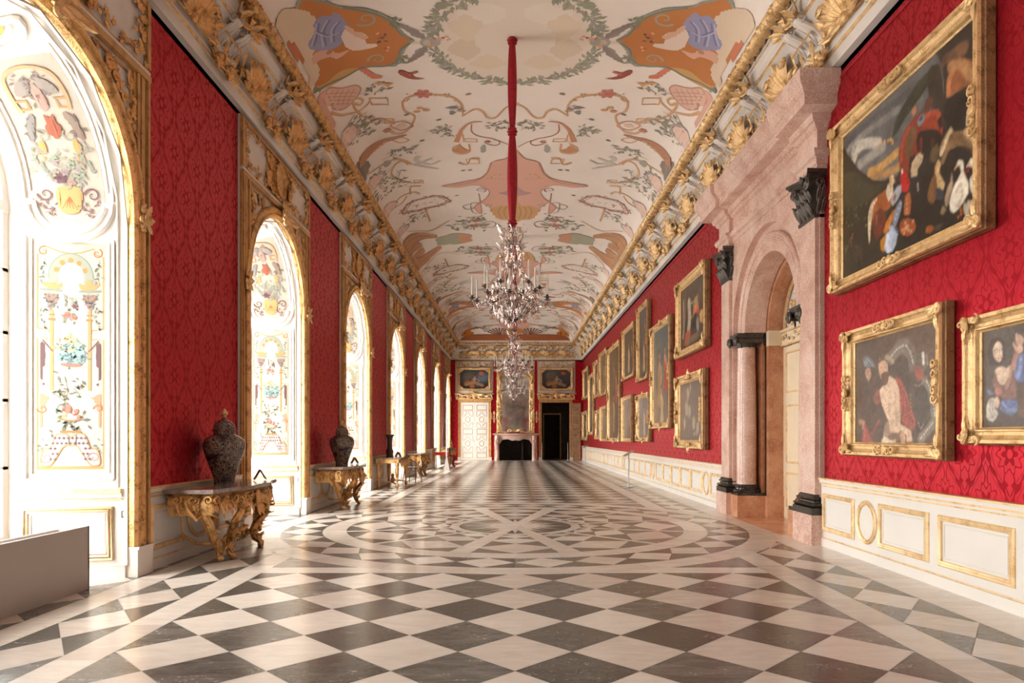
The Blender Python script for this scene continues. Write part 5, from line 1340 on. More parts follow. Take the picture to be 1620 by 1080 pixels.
# P1 large picture: animals, riders and a stormy sky
def tracer(off, sc, Yn, Yf, z0, z1, fw):        # points read off the photographed picture -> canvas coordinates
    wc, hc = Yf-Yn-2*fw+.02, z1-z0-2*fw+.02; yl = Yf-fw+.01; zb = z0+fw-.01
    def one(x, y):
        px, py = off[0]+x/sc, off[1]+y/sc; Y = 3.94*F/(px-CX); z = EYE+(CY-py)*Y/F
        return ((yl-Y)/wc, (z-zb)/hc)
    return lambda L: [one(x, y) for x, y in L]
def PL(c, t, pts, col, al=1.0): c.poly(t(pts), col, al=al)
def ST(c, t, pts, w, col, al=.9, w1=None): c.s_(t(pts), w, col, al, w1)
w, h, fw = 2.74, 2.03, .17
c = CV(w, h, fw, S(42, 36, 29), res=.009, seed=3, grad=S(50, 44, 38)); t = tracer((1320, 120), 3.272, 5.74, 8.48, 3.13, 5.16, fw)
PL(c, t, [(10, 290), (100, 240), (390, -20), (520, -120), (560, 120), (420, 300), (360, 420), (320, 520), (210, 540), (90, 450), (30, 380)], S(98, 98, 98))
for q, cc, w0 in (([(70, 380), (130, 320), (220, 230), (300, 170)], S(150, 148, 142), .05), ([(100, 430), (120, 380), (160, 350), (230, 350)], S(206, 198, 184), .06), ([(130, 460), (180, 420), (250, 370)], S(160, 154, 146), .06),
                  ([(150, 300), (230, 240), (330, 170)], S(126, 124, 120), .05), ([(90, 400), (110, 350), (150, 340)], S(190, 186, 174), .03), ([(180, 500), (240, 470), (320, 400), (350, 380)], S(206, 156, 84), .05), ([(230, 355), (290, 330), (300, 345)], S(216, 160, 76), .02), ([(200, 520), (280, 500), (330, 470)], S(176, 132, 76), .05), ([(60, 360), (130, 280), (250, 190), (380, 90)], S(74, 76, 80), .05)): ST(c, t, q, w0, cc, .75)
PL(c, t, [(20, 390), (70, 410), (130, 490), (200, 540), (260, 545), (300, 520), (330, 600), (330, 1000), (20, 1100)], S(48, 43, 31)); PL(c, t, [(40, 520), (110, 500), (180, 560), (250, 560), (180, 640), (60, 680)], S(66, 64, 44), .8)
for k in range(40):
    r = random.Random(k); ST(c, t, [(r.uniform(40, 170), r.uniform(620, 760)), (r.uniform(40, 170), r.uniform(620, 760))][:1]*2, .012, r.choice([S(120, 112, 92), S(80, 78, 52), S(60, 66, 40)]), .6) if False else c.e(*t([(r.uniform(45, 170), r.uniform(640, 780))])[0], .006, .01, r.choice([S(120, 112, 92), S(84, 82, 56), S(60, 66, 40)]), 0, .5, .7)
PL(c, t, [(300, 320), (320, 220), (380, 110), (440, 20), (520, -40), (470, 60), (440, 120), (380, 170), (350, 250)], S(56, 58, 42)); PL(c, t, [(480, -20), (540, -60), (560, 60), (560, 200), (500, 160)], S(54, 46, 37))
for k in range(14): ST(c, t, [(310+12*k, 290-17*k), (330+12*k, 250-17*k)], .02, S(44, 48, 34), .8)
# red cloak, rider and pack
PL(c, t, [(340, 480), (330, 400), (350, 310), (390, 240), (430, 200), (470, 190), (470, 330), (440, 400), (390, 420), (380, 520), (350, 490)], S(128, 52, 34)); ST(c, t, [(345, 440), (350, 350), (385, 270)], .03, S(170, 76, 50), .6)
PL(c, t, [(380, 300), (400, 260), (420, 270), (410, 340), (390, 420), (370, 430), (370, 360)], S(104, 80, 50)); PL(c, t, [(450, 230), (510, 180), (550, 200), (560, 260), (550, 340), (510, 300), (460, 280)], S(150, 58, 34)); ST(c, t, [(480, 200), (530, 190), (550, 230)], .03, S(186, 84, 50), .6)
c.e(*t([(485, 150)])[0], .03, .04, S(92, 54, 38), .3, .4); c.e(*t([(412, 180)])[0], .018, .025, S(176, 120, 84), 0, .4); c.e(*t([(448, 228)])[0], .026, .03, S(120, 122, 130), 0, .4); c.e(*t([(446, 222)])[0], .014, .012, S(60, 64, 80), 0, .4)
PL(c, t, [(430, 300), (540, 280), (560, 380), (520, 420), (440, 420)], S(38, 31, 27)); PL(c, t, [(440, 320), (455, 320), (450, 400), (440, 390)], S(110, 44, 32)); PL(c, t, [(500, 320), (520, 330), (500, 380)], S(96, 48, 36)); PL(c, t, [(530, 230), (555, 200), (560, 260), (545, 280)], S(36, 30, 26))
PL(c, t, [(500, 380), (530, 350), (540, 390), (520, 450), (490, 430)], S(92, 76, 50))
# camel, dark horse, dun horse, white head
PL(c, t, [(580, 110), (585, 10), (610, -60), (660, -90), (730, -60), (735, 60), (690, 50), (640, 80), (600, 110)], S(150, 92, 58)); ST(c, t, [(590, 90), (592, 20), (620, -40)], .035, S(196, 128, 84), .7); ST(c, t, [(600, -90), (640, -130), (670, -140)], .06, S(120, 84, 58)); ST(c, t, [(600, -50), (660, -60), (700, 0), (730, 20)], .05, S(186, 140, 96), .6); ST(c, t, [(560, -60), (580, -100), (620, -110)], .04, S(96, 70, 52))
PL(c, t, [(570, 150), (600, 110), (690, 90), (740, 120), (740, 180), (680, 260), (600, 270), (570, 230)], S(38, 32, 27))
PL(c, t, [(680, 250), (690, 170), (715, 160), (730, 190), (720, 230), (695, 260)], S(206, 200, 186)); ST(c, t, [(690, 250), (712, 225)], .012, S(90, 84, 78))
PL(c, t, [(545, 420), (545, 370), (570, 310), (600, 260), (620, 290), (700, 270), (740, 250), (745, 400), (700, 370), (640, 360), (600, 380), (580, 400), (560, 390)], S(150, 118, 80)); ST(c, t, [(598, 290), (575, 340), (553, 400)], .028, S(206, 188, 156)); ST(c, t, [(680, 300), (710, 290), (740, 330)], .05, S(196, 166, 124), .8); ST(c, t, [(600, 320), (640, 310), (670, 330)], .035, S(98, 72, 48), .7); ST(c, t, [(620, 350), (680, 350), (720, 390)], .03, S(110, 82, 56), .7); ST(c, t, [(560, 440), (575, 400)], .03, S(140, 110, 76))
# goat, hen, small birds
PL(c, t, [(395, 520), (400, 450), (425, 410), (440, 395), (460, 415), (450, 450), (430, 480), (425, 530)], S(190, 168, 134)); ST(c, t, [(430, 410), (445, 430), (460, 405)], .01, S(110, 90, 66)); PL(c, t, [(390, 530), (440, 520), (450, 590), (420, 620)], S(46, 42, 38)); ST(c, t, [(430, 560), (432, 590)], .014, S(170, 160, 140))
PL(c, t, [(520, 470), (535, 430), (550, 450), (540, 500), (570, 560), (545, 620), (520, 580)], S(196, 166, 118)); PL(c, t, [(480, 640), (490, 570), (520, 500), (530, 600), (510, 660)], S(110, 76, 46)); PL(c, t, [(525, 580), (560, 590), (560, 640), (530, 640)], S(70, 74, 84)); ST(c, t, [(524, 490), (520, 470)], .012, S(190, 60, 40))
# geese
PL(c, t, [(600, 700), (595, 650), (610, 590), (640, 530), (655, 500), (650, 470), (640, 465), (622, 480), (640, 435), (665, 440), (668, 500), (690, 550), (690, 610), (660, 660), (620, 710)], S(228, 218, 200)); ST(c, t, [(630, 600), (650, 560), (660, 620), (640, 670)], .02, S(180, 166, 146), .6); ST(c, t, [(622, 482), (634, 468)], .012, S(214, 140, 50)); ST(c, t, [(650, 680), (655, 715), (640, 730)], .014, S(196, 104, 44))
PL(c, t, [(700, 580), (700, 530), (720, 500), (715, 470), (685, 465), (705, 425), (730, 430), (735, 490), (750, 540), (750, 630), (720, 620)], S(220, 208, 190)); ST(c, t, [(684, 468), (696, 455)], .01, S(214, 130, 46)); ST(c, t, [(675, 500), (690, 490)], .012, S(170, 40, 30))
PL(c, t, [(568, 640), (580, 590), (600, 540), (605, 500), (612, 560), (595, 620), (580, 680)], S(160, 140, 116)); PL(c, t, [(665, 690), (670, 650), (700, 640), (735, 690), (730, 740), (690, 745)], S(190, 176, 154)); PL(c, t, [(690, 690), (720, 690), (725, 715), (700, 715)], S(120, 92, 68)); ST(c, t, [(680, 650), (700, 635)], .02, S(60, 44, 36)); PL(c, t, [(545, 710), (560, 670), (580, 690), (560, 720)], S(130, 112, 84))
# hound, parrot, dish, jugs
PL(c, t, [(180, 690), (200, 640), (250, 600), (275, 580), (290, 610), (290, 680), (260, 700), (235, 690), (225, 740), (200, 790), (195, 740), (185, 730)], S(158, 88, 46)); PL(c, t, [(265, 600), (275, 560), (300, 560), (300, 620), (280, 650)], S(222, 204, 178)); PL(c, t, [(282, 560), (285, 520), (300, 512), (312, 550), (298, 565), (292, 590)], S(196, 160, 120)); ST(c, t, [(298, 560), (300, 520)], .01, S(230, 214, 190)); PL(c, t, [(176, 700), (190, 660), (205, 640), (190, 760), (180, 870), (172, 780)], S(206, 184, 152)); ST(c, t, [(185, 700), (215, 640)], .02, S(220, 200, 170))
PL(c, t, [(340, 560), (342, 510), (352, 485), (372, 505), (390, 560), (375, 600), (355, 600)], S(196, 34, 32)); ST(c, t, [(350, 500), (348, 490)], .016, S(230, 190, 170)); ST(c, t, [(372, 530), (385, 570)], .012, S(120, 20, 24))
PL(c, t, [(290, 650), (300, 610), (325, 570), (345, 565), (345, 600), (320, 650), (300, 675)], S(150, 154, 160)); PL(c, t, [(300, 640), (312, 610), (320, 620), (310, 650)], S(150, 90, 60)); PL(c, t, [(300, 760), (310, 700), (340, 640), (350, 660), (330, 740), (310, 790)], S(120, 128, 146)); ST(c, t, [(315, 740), (340, 660)], .012, S(206, 210, 216), .7); PL(c, t, [(250, 790), (300, 700), (315, 690), (290, 770), (265, 820)], S(186, 118, 48))
PL(c, t, [(200, 760), (210, 710), (235, 685), (262, 710), (265, 760), (245, 820), (220, 850), (200, 810)], S(104, 50, 34)); ST(c, t, [(218, 730), (216, 760)], .025, S(170, 100, 74), .6)
PL(c, t, [(255, 860), (265, 820), (285, 800), (280, 780), (300, 770), (310, 790), (325, 820), (320, 860), (300, 905), (275, 920), (258, 900)], S(166, 178, 200)); ST(c, t, [(275, 830), (270, 870), (280, 900)], .03, S(214, 220, 230), .7); PL(c, t, [(240, 900), (238, 850), (265, 820), (258, 880), (258, 915)], S(190, 128, 44)); ST(c, t, [(305, 800), (320, 790), (328, 820)], .01, S(130, 144, 170))
PL(c, t, [(335, 790), (340, 755), (375, 735), (415, 755), (415, 800), (380, 830), (350, 825)], S(150, 76, 40)); 
for k in range(12): r = random.Random(k+5); c.e(*t([(r.uniform(345, 408), r.uniform(750, 815))])[0], .008, .01, S(226, 168, 120), 0, .5, .7)
PL(c, t, [(360, 720), (365, 620), (385, 600), (395, 640), (388, 720)], S(160, 92, 54)); ST(c, t, [(374, 640), (374, 710)], .014, S(216, 160, 110), .7); PL(c, t, [(470, 810), (475, 780), (500, 770), (515, 790), (495, 815)], S(170, 96, 40)); PL(c, t, [(510, 790), (560, 760), (545, 800)], S(70, 66, 58))
PL(c, t, [(85, 900), (100, 830), (130, 740), (160, 800), (140, 860), (150, 930), (110, 960)], S(52, 44, 36)); ST(c, t, [(86, 880), (94, 820)], .014, S(150, 60, 44)); ST(c, t, [(60, 900), (85, 840)], .025, S(96, 96, 58), .7)
for k in range(16): r = random.Random(k+90); ST(c, t, [(r.uniform(95, 140), r.uniform(860, 980)), (r.uniform(100, 150), r.uniform(860, 980))], .006, S(120, 106, 84), .6)
picture('painting', 5.74, 8.48, 3.13, 5.16, c, fw, 2, 'large gold framed painting of animals and riders under a stormy sky', .14, tilt=0)
# P2 pale bare torso among armed men
w, h, fw = 1.9, 1.46, .16
c = CV(w, h, fw, S(82, 68, 60), res=.008, seed=5, grad=S(80, 66, 56)); t = tracer((1345, 490), 4.8, 6.28, 8.18, 1.18, 2.64, fw)
c.e(.75, .9, .35, .25, S(104, 80, 62), 0, .9, .6); c.e(.1, .5, .12, .5, S(70, 60, 54), 0, .6, .7); PL(c, t, [(320, 380), (400, 350), (440, 420), (440, 640), (380, 520), (320, 490)], S(58, 50, 46), .7)
PL(c, t, [(50, 1020), (70, 800), (60, 640), (110, 540), (200, 560), (250, 620), (240, 800), (180, 900), (120, 1020)], S(72, 54, 46), .8); PL(c, t, [(180, 640), (215, 600), (225, 700), (200, 720), (170, 690)], S(150, 84, 70), .8)
PL(c, t, [(110, 490), (112, 450), (140, 440), (155, 480), (150, 520), (135, 545)], S(176, 136, 114)); PL(c, t, [(100, 430), (95, 370), (125, 350), (170, 385), (185, 440), (150, 430), (120, 435)], S(104, 112, 116)); 
for q in ([(105, 400), (125, 375), (150, 400)], [(115, 420), (135, 385), (165, 420)]): ST(c, t, q, .012, S(170, 184, 190), .7)
ST(c, t, [(125, 470), (128, 490)], .008, S(90, 60, 48)); ST(c, t, [(70, 850), (100, 860), (95, 890)], .03, S(170, 128, 104), .8)
PL(c, t, [(90, 1010), (100, 900), (110, 850), (130, 930), (170, 1010)], S(156, 70, 62)); ST(c, t, [(120, 900), (160, 940), (215, 840)], .02, S(150, 66, 58), .8); ST(c, t, [(105, 1000), (108, 900)], .012, S(196, 104, 92), .7)
PL(c, t, [(220, 610), (240, 580), (280, 560), (285, 510), (300, 500), (320, 520), (360, 540), (372, 620), (380, 720), (378, 820), (370, 930), (300, 940), (250, 1010), (255, 900), (290, 830), (260, 760), (230, 680)], S(212, 182, 156))
c.e(*t([(300, 650)])[0], .07, .10, S(226, 198, 172), .1, .7, .7); ST(c, t, [(270, 690), (290, 720), (340, 700)], .012, S(160, 128, 104), .6); ST(c, t, [(335, 620), (345, 760), (350, 850)], .02, S(176, 142, 116), .5); ST(c, t, [(372, 620), (380, 760)], .02, S(140, 104, 84), .6)
PL(c, t, [(250, 960), (258, 860), (285, 840), (300, 920), (370, 940), (350, 1010), (250, 1010)], S(128, 98, 80), .7)
PL(c, t, [(222, 610), (245, 590), (262, 640), (290, 760), (330, 840), (400, 880), (455, 920), (460, 990), (440, 1000), (420, 950), (370, 905), (300, 860), (255, 770), (228, 680)], S(226, 196, 168)); ST(c, t, [(262, 680), (295, 790), (350, 870)], .012, S(160, 124, 98), .8)
for k in range(4): ST(c, t, [(430+8*k, 930), (428+11*k, 990)], .016, S(206, 172, 144), .9)
PL(c, t, [(370, 940), (385, 920), (412, 950), (410, 1015), (385, 1020)], S(190, 150, 124))
PL(c, t, [(215, 470), (212, 410), (235, 385), (270, 390), (285, 430), (280, 500), (255, 540), (230, 520)], S(206, 168, 140)); PL(c, t, [(228, 490), (255, 470), (282, 470), (285, 540), (260, 575), (238, 540)], S(104, 72, 56)); ST(c, t, [(228, 440), (238, 438)], .008, S(60, 42, 34)); ST(c, t, [(258, 436), (270, 438)], .008, S(60, 42, 34)); ST(c, t, [(242, 440), (236, 475)], .008, S(226, 196, 168), .8); ST(c, t, [(240, 492), (256, 490)], .007, S(120, 60, 52))
PL(c, t, [(205, 400), (225, 360), (265, 345), (300, 380), (300, 440), (285, 470), (285, 420), (265, 385), (230, 385)], S(70, 56, 44)); 
for q in ([(215, 385), (250, 355), (300, 390)], [(220, 370), (270, 370), (295, 350)], [(240, 340), (280, 380), (310, 370)]): ST(c, t, q, .006, S(176, 162, 138), .8)
PL(c, t, [(340, 510), (380, 530), (410, 590), (450, 720), (490, 830), (480, 910), (440, 900), (390, 850), (380, 760), (372, 620), (350, 560)], S(158, 72, 62)); 
for q in ([(365, 560), (395, 650), (400, 760)], [(400, 620), (440, 740), (470, 850)], [(390, 800), (430, 780), (470, 840)]): ST(c, t, q, .014, S(104, 40, 38), .7); ST(c, t, [(x+12, y) for x, y in q], .010, S(196, 104, 88), .6)
ST(c, t, [(300, 370), (340, 320), (370, 280), (410, 270), (440, 300)], .07, S(120, 112, 104)); ST(c, t, [(440, 300), (465, 350), (470, 420)], .07, S(112, 104, 96)); ST(c, t, [(310, 350), (350, 300), (400, 270)], .014, S(206, 196, 180), .9); ST(c, t, [(420, 270), (455, 330), (472, 400)], .012, S(210, 202, 186), .9); ST(c, t, [(270, 360), (300, 370), (320, 390)], .03, S(170, 150, 126), .8)
PL(c, t, [(490, 420), (500, 360), (530, 318), (575, 330), (592, 400), (570, 450), (530, 470), (500, 450)], S(96, 88, 82)); ST(c, t, [(548, 335), (552, 400)], .022, S(230, 222, 208), .9); ST(c, t, [(575, 350), (582, 410)], .01, S(170, 160, 148), .7)
PL(c, t, [(480, 440), (510, 420), (560, 500), (530, 550), (500, 510)], S(150, 76, 60)); PL(c, t, [(480, 600), (500, 560), (560, 520), (600, 590), (625, 700), (640, 820), (620, 900), (560, 1000), (510, 1010), (500, 900), (480, 780)], S(64, 58, 54)); ST(c, t, [(560, 530), (600, 600), (620, 700), (630, 800)], .045, S(120, 114, 106), .8); ST(c, t, [(575, 540), (612, 620), (628, 720), (638, 800)], .012, S(222, 214, 200), .9)
ST(c, t, [(485, 570), (520, 575), (550, 545)], .012, S(160, 150, 136), .7); ST(c, t, [(630, 860), (580, 920), (530, 980)], .05, S(124, 116, 106), .9); ST(c, t, [(620, 860), (570, 925), (530, 975)], .012, S(214, 204, 188), .8); ST(c, t, [(515, 860), (530, 900), (550, 870)], .01, S(190, 180, 164), .7); ST(c, t, [(455, 640), (460, 900)], .006, S(196, 176, 146), .7)
PL(c, t, [(230, 1020), (255, 960), (300, 990), (340, 985), (345, 1020)], S(206, 192, 168)); c.C = c.C*.86+np.array(S(150, 134, 124))*.14
picture('painting', 6.28, 8.18, 1.18, 2.64, c, fw, 2, 'gold framed painting of a pale bare-chested man among armed men', .13)
# P3 woman in blue
w, h, fw = 1.44, 1.10, .15
c = CV(w, h, fw, S(70, 62, 58), res=.007, seed=6, grad=S(84, 76, 70)); t = tracer((1540, 500), 5.69, 4.55, 5.99, 1.33, 2.43, fw)
PL(c, t, [(130, 420), (130, 300), (160, 220), (210, 190), (250, 210), (280, 300), (270, 400), (220, 440), (170, 450)], S(64, 50, 44))
PL(c, t, [(190, 480), (250, 450), (290, 470), (330, 440), (345, 520), (320, 620), (250, 620), (210, 580)], S(216, 190, 166)); PL(c, t, [(170, 620), (190, 500), (215, 600), (270, 620), (330, 500), (350, 440), (380, 640), (360, 740), (250, 740)], S(128, 92, 84)); ST(c, t, [(330, 460), (320, 560), (290, 640)], .02, S(176, 142, 124), .7)
PL(c, t, [(168, 300), (180, 250), (210, 226), (245, 250), (255, 310), (252, 370), (230, 415), (200, 400), (178, 360)], S(226, 202, 180)); PL(c, t, [(170, 300), (200, 330), (205, 400), (180, 370)], S(190, 160, 138), .6)
for x in (195, 242): ST(c, t, [(x-10, 306), (x+8, 300)], .008, S(92, 66, 56)); ST(c, t, [(x-12, 286), (x+8, 280)], .005, S(110, 84, 70), .7)
ST(c, t, [(232, 290), (246, 350)], .008, S(240, 220, 200), .8); ST(c, t, [(222, 384), (244, 380)], .009, S(160, 82, 74)); ST(c, t, [(228, 350), (246, 354)], .006, S(160, 120, 100))
PL(c, t, [(210, 190), (240, 200), (200, 230), (170, 290), (165, 380), (190, 430), (150, 440), (120, 330), (150, 220)], S(60, 46, 40))
PL(c, t, [(380, 320), (385, 240), (400, 220), (430, 240), (435, 320), (410, 335)], S(206, 170, 150))
for q in ([(385, 240), (380, 170)], [(400, 230), (402, 178)], [(415, 230), (422, 190)], [(428, 240), (438, 210)], [(378, 300), (355, 250)]): ST(c, t, q, .014, S(206, 168, 148))
PL(c, t, [(345, 480), (340, 400), (370, 320), (410, 340), (400, 460), (370, 500)], S(184, 134, 120)); PL(c, t, [(360, 540), (380, 420), (400, 350), (470, 340), (520, 500), (480, 580), (400, 590)], S(92, 112, 160)); ST(c, t, [(420, 380), (410, 480), (390, 550)], .02, S(136, 154, 196), .8); ST(c, t, [(450, 380), (450, 500)], .014, S(60, 76, 124), .7)
PL(c, t, [(230, 830), (250, 760), (310, 750), (380, 760), (400, 830), (340, 890), (270, 870)], S(88, 104, 148)); ST(c, t, [(260, 780), (300, 840), (370, 850)], .016, S(130, 146, 188), .7); PL(c, t, [(185, 690), (200, 640), (240, 650), (245, 700), (210, 720)], S(184, 124, 110)); PL(c, t, [(185, 760), (200, 720), (225, 760), (215, 830), (190, 820)], S(206, 172, 150))
PL(c, t, [(110, 900), (115, 790), (150, 735), (190, 740), (190, 830), (215, 880), (170, 950), (140, 940)], S(200, 194, 182)); ST(c, t, [(150, 760), (140, 850), (170, 910)], .012, S(140, 132, 122), .7); ST(c, t, [(170, 760), (165, 850), (195, 880)], .01, S(150, 142, 132), .7); PL(c, t, [(110, 660), (160, 680), (180, 700), (130, 705)], S(110, 124, 160))
PL(c, t, [(420, 700), (450, 600), (540, 580), (640, 640), (640, 900), (400, 900)], S(96, 74, 62)); c.e(.68, .78, .08, .12, S(196, 160, 136), 0, .4); c.C = c.C*.9+np.array(S(150, 134, 124))*.10
picture('painting', 4.55, 5.99, 1.33, 2.43, c, fw, 1, 'gold framed painting of a woman in blue raising her hand', .13)
# P4 still life, P5 foggy group below it
w, h, fw = 2.54, 1.78, .2
c = CV(w, h, fw, S(50, 42, 36), res=.022, seed=8, grad=S(76, 68, 58))
c.e(.60, .58, .17, .26, S(54, 54, 44), 0, .6, .9); c.e(.64, .52, .11, .14, S(196, 98, 60), 0, .4, 1, .6); c.e(.62, .66, .08, .06, S(150, 140, 100), 0, .5); c.e(.60, .36, .13, .12, S(36, 32, 32), 0, .4); c.s_([(.36, .7), (.38, .45), (.34, .28)], .12, S(180, 168, 148), .8)
c.e(.3, .14, .13, .13, S(170, 70, 46), .2, .5, 1, .4); c.e(.86, .36, .08, .1, S(180, 140, 86), 0, .4, 1, .6); c.e(.70, .28, .05, .12, S(150, 140, 130), .3, .4); c.s_([(.12, .8), (.14, .4), (.1, .2)], .04, S(160, 156, 150), .8); c.s_([(.22, .9), (.2, .5)], .05, S(120, 70, 50), .8); c.e(.5, .1, .3, .06, S(120, 100, 76), 0, .6)
for k in range(30): r = random.Random(k); c.e(r.uniform(.4, .8), r.uniform(.4, .8), .02, .02, r.choice([S(150, 60, 40), S(120, 120, 70), S(190, 170, 120)]), 0, .5, .8)
picture('painting', 14.12, 16.66, 3.25, 5.04, c, fw, 1, 'gold framed still life of red fruit hanging left of the portal', .14)
w, h, fw = 2.45, 1.70, .2
c = CV(w, h, fw, S(92, 80, 72), res=.022, seed=9, grad=S(106, 92, 84))
for u, v, a in ((.35, .8, .1), (.3, .55, .12), (.42, .5, .09), (.6, .3, .1), (.75, .2, .08), (.45, .9, .05), (.2, .3, .08)): c.e(u, v, a*.6, a, S(176, 160, 138), .4, .8, .7); c.s_([(u, v+.08), (u+.03, v), (u-.02, v-.1)], .03, S(190, 176, 154), .5)
c.s_([(.6, .1), (.75, .18), (.9, .5)], .03, S(170, 154, 130), .7)
picture('painting', 14.27, 16.72, 1.13, 2.83, c, fw, 3, 'hazy grey painting in crested gold frame, beneath the red fruit still life', .14)
PAL = [(S(150, 62, 44), S(96, 84, 70)), (S(70, 80, 104), S(120, 90, 60)), (S(120, 96, 66), S(60, 54, 50)), (S(160, 120, 70), S(80, 60, 50))]
def figs(w, h, fw, base, grad, people, seed, res=.03):
    c = CV(w, h, fw, base, res=res, seed=seed, grad=grad)
    for i, (u, v, k, rb) in enumerate(people): c.figure(u, v, k, S(196, 156, 126), rb, random.Random(seed+i).uniform(-.04, .04))
    return c
RB = [S(168, 66, 44), S(96, 104, 130), S(150, 116, 70), S(100, 84, 66), S(176, 150, 116), S(70, 62, 56)]
LST = [
 (17.4, 19.85, 1.62, 4.5, .2, S(110, 92, 72), S(92, 104, 104), [(.36, .2, .62, RB[2]), (.72, .34, .5, RB[0]), (.5, .02, .4, RB[4])], 3, 'tall gold framed painting of standing figures, one in orange red'),
 (20.3, 22.1, 3.12, 5.46, .15, S(60, 50, 42), S(84, 84, 84), [(.5, .1, .5, RB[4]), (.6, .45, .45, RB[3])], 2, 'upright painting hung highest, just above a pair of small pictures'),
 (20.1, 22.2, 1.25, 2.73, .18, S(90, 84, 84), S(120, 112, 110), [(.5, .05, .8, RB[4])], 3, 'small hazy painting in knobbly gold frame beside the tall orange one'),
 (22.66, 25.1, 3.4, 5.2, .16, S(60, 50, 42), S(70, 62, 52), [(.42, .1, .7, RB[4]), (.66, .2, .6, RB[5])], 1, 'upper square painting of two pale figures in plain gold frame'),
 (22.96, 25.1, 1.22, 2.82, .16, S(104, 92, 84), S(116, 106, 100), [(.5, .1, .7, RB[3])], 0, 'lower painting in flat gold frame with deep dark side'),
 (25.8, 29.1, 1.2, 5.05, .2, S(84, 62, 42), S(96, 76, 52), [(.4, .08, .45, RB[2]), (.62, .4, .4, RB[0]), (.4, .55, .35, RB[3])], 3, 'tallest brown painting with crested gold top, middle of the row'),
 (29.5, 32.0, 3.22, 5.22, .18, S(100, 80, 58), S(110, 90, 66), [(.5, .1, .7, RB[2])], 2, 'upper brown painting just beyond the tallest one'),
 (29.2, 31.4, 1.2, 2.75, .14, S(110, 92, 76), S(120, 104, 84), [(.5, .1, .7, RB[3])], 0, 'lower pale brown painting just beyond the tallest one'),
 (32.45, 34.3, 3.28, 5.07, .2, S(70, 56, 42), S(80, 66, 48), [(.5, .1, .7, RB[3])], 2, 'small far upper painting between the tall narrow one and a wider upper one'),
 (31.8, 33.6, 1.27, 2.68, .2, S(60, 50, 40), S(80, 66, 50), [(.5, .1, .7, RB[1])], 2, 'lower painting in carved bright gold frame, far part of the row'),
 (34.45, 36.7, 1.5, 4.62, .2, S(66, 56, 44), S(70, 62, 52), [(.5, .1, .5, RB[3]), (.5, .5, .4, RB[2])], 1, 'tall narrow painting second from the end wall'),
 (37.0, 39.7, 3.5, 5.2, .2, S(76, 70, 58), S(84, 78, 64), [(.5, .1, .7, RB[3])], 1, 'upper painting nearest the end wall'),
 (37.4, 40.1, 1.2, 2.85, .24, S(40, 32, 26), S(50, 40, 32), [(.5, .1, .7, RB[5])], 2, 'dark lower painting nearest the end wall with deep gold frame')]
for i, (a, b_, z0, z1, fw, bs, gr, pe, st, lb) in enumerate(LST):
    fw *= .82
    picture('painting', a, b_, z0, z1, figs(b_-a, z1-z0, fw, bs, gr, pe, 30+i), fw, st, lb, .16 if st == 0 else .13)
for cx, sd, lb in ((-2.42, 60, 'gold framed overdoor painting above the closed white door'), (2.44, 61, 'gold framed overdoor painting above the open dark doorway')):
    c = CV(1.95, 1.38, .16, S(44, 38, 34), res=.02, seed=sd, grad=S(70, 76, 84))
    c.e(.3, .7, .2, .2, S(96, 90, 80), .3, .7); c.e(.8, .6, .2, .25, S(96, 108, 120), 0, .8) if cx < 0 else None
    c.figure(.42, .05, .75, S(200, 150, 116), S(150, 90, 50), .1); c.figure(.62, .15, .6, S(196, 150, 120), S(80, 84, 100), -.1); c.e(.75, .82, .08, .09, S(196, 84, 56), 0, .4); c.e(.25, .3, .12, .14, S(140, 84, 50), .4, .5)
    c.s_([(.2, .2), (.5, .3), (.8, .15)], .08, S(150, 116, 90), .8)
    pc = picture('painting', cx+.975, cx-.975, 4.12, 5.50, c, .14, 2, lb, .09, wall='F')
    g = MB()
    for sx in (-1, 1):
        for sz in (-1, 1): g.prism([(sx*.83, sz*.55), (sx*.60, sz*.55), (sx*.83, sz*.38)], -.06, -.03)
    g.build('corner_fillet', [M['gold']], pc)

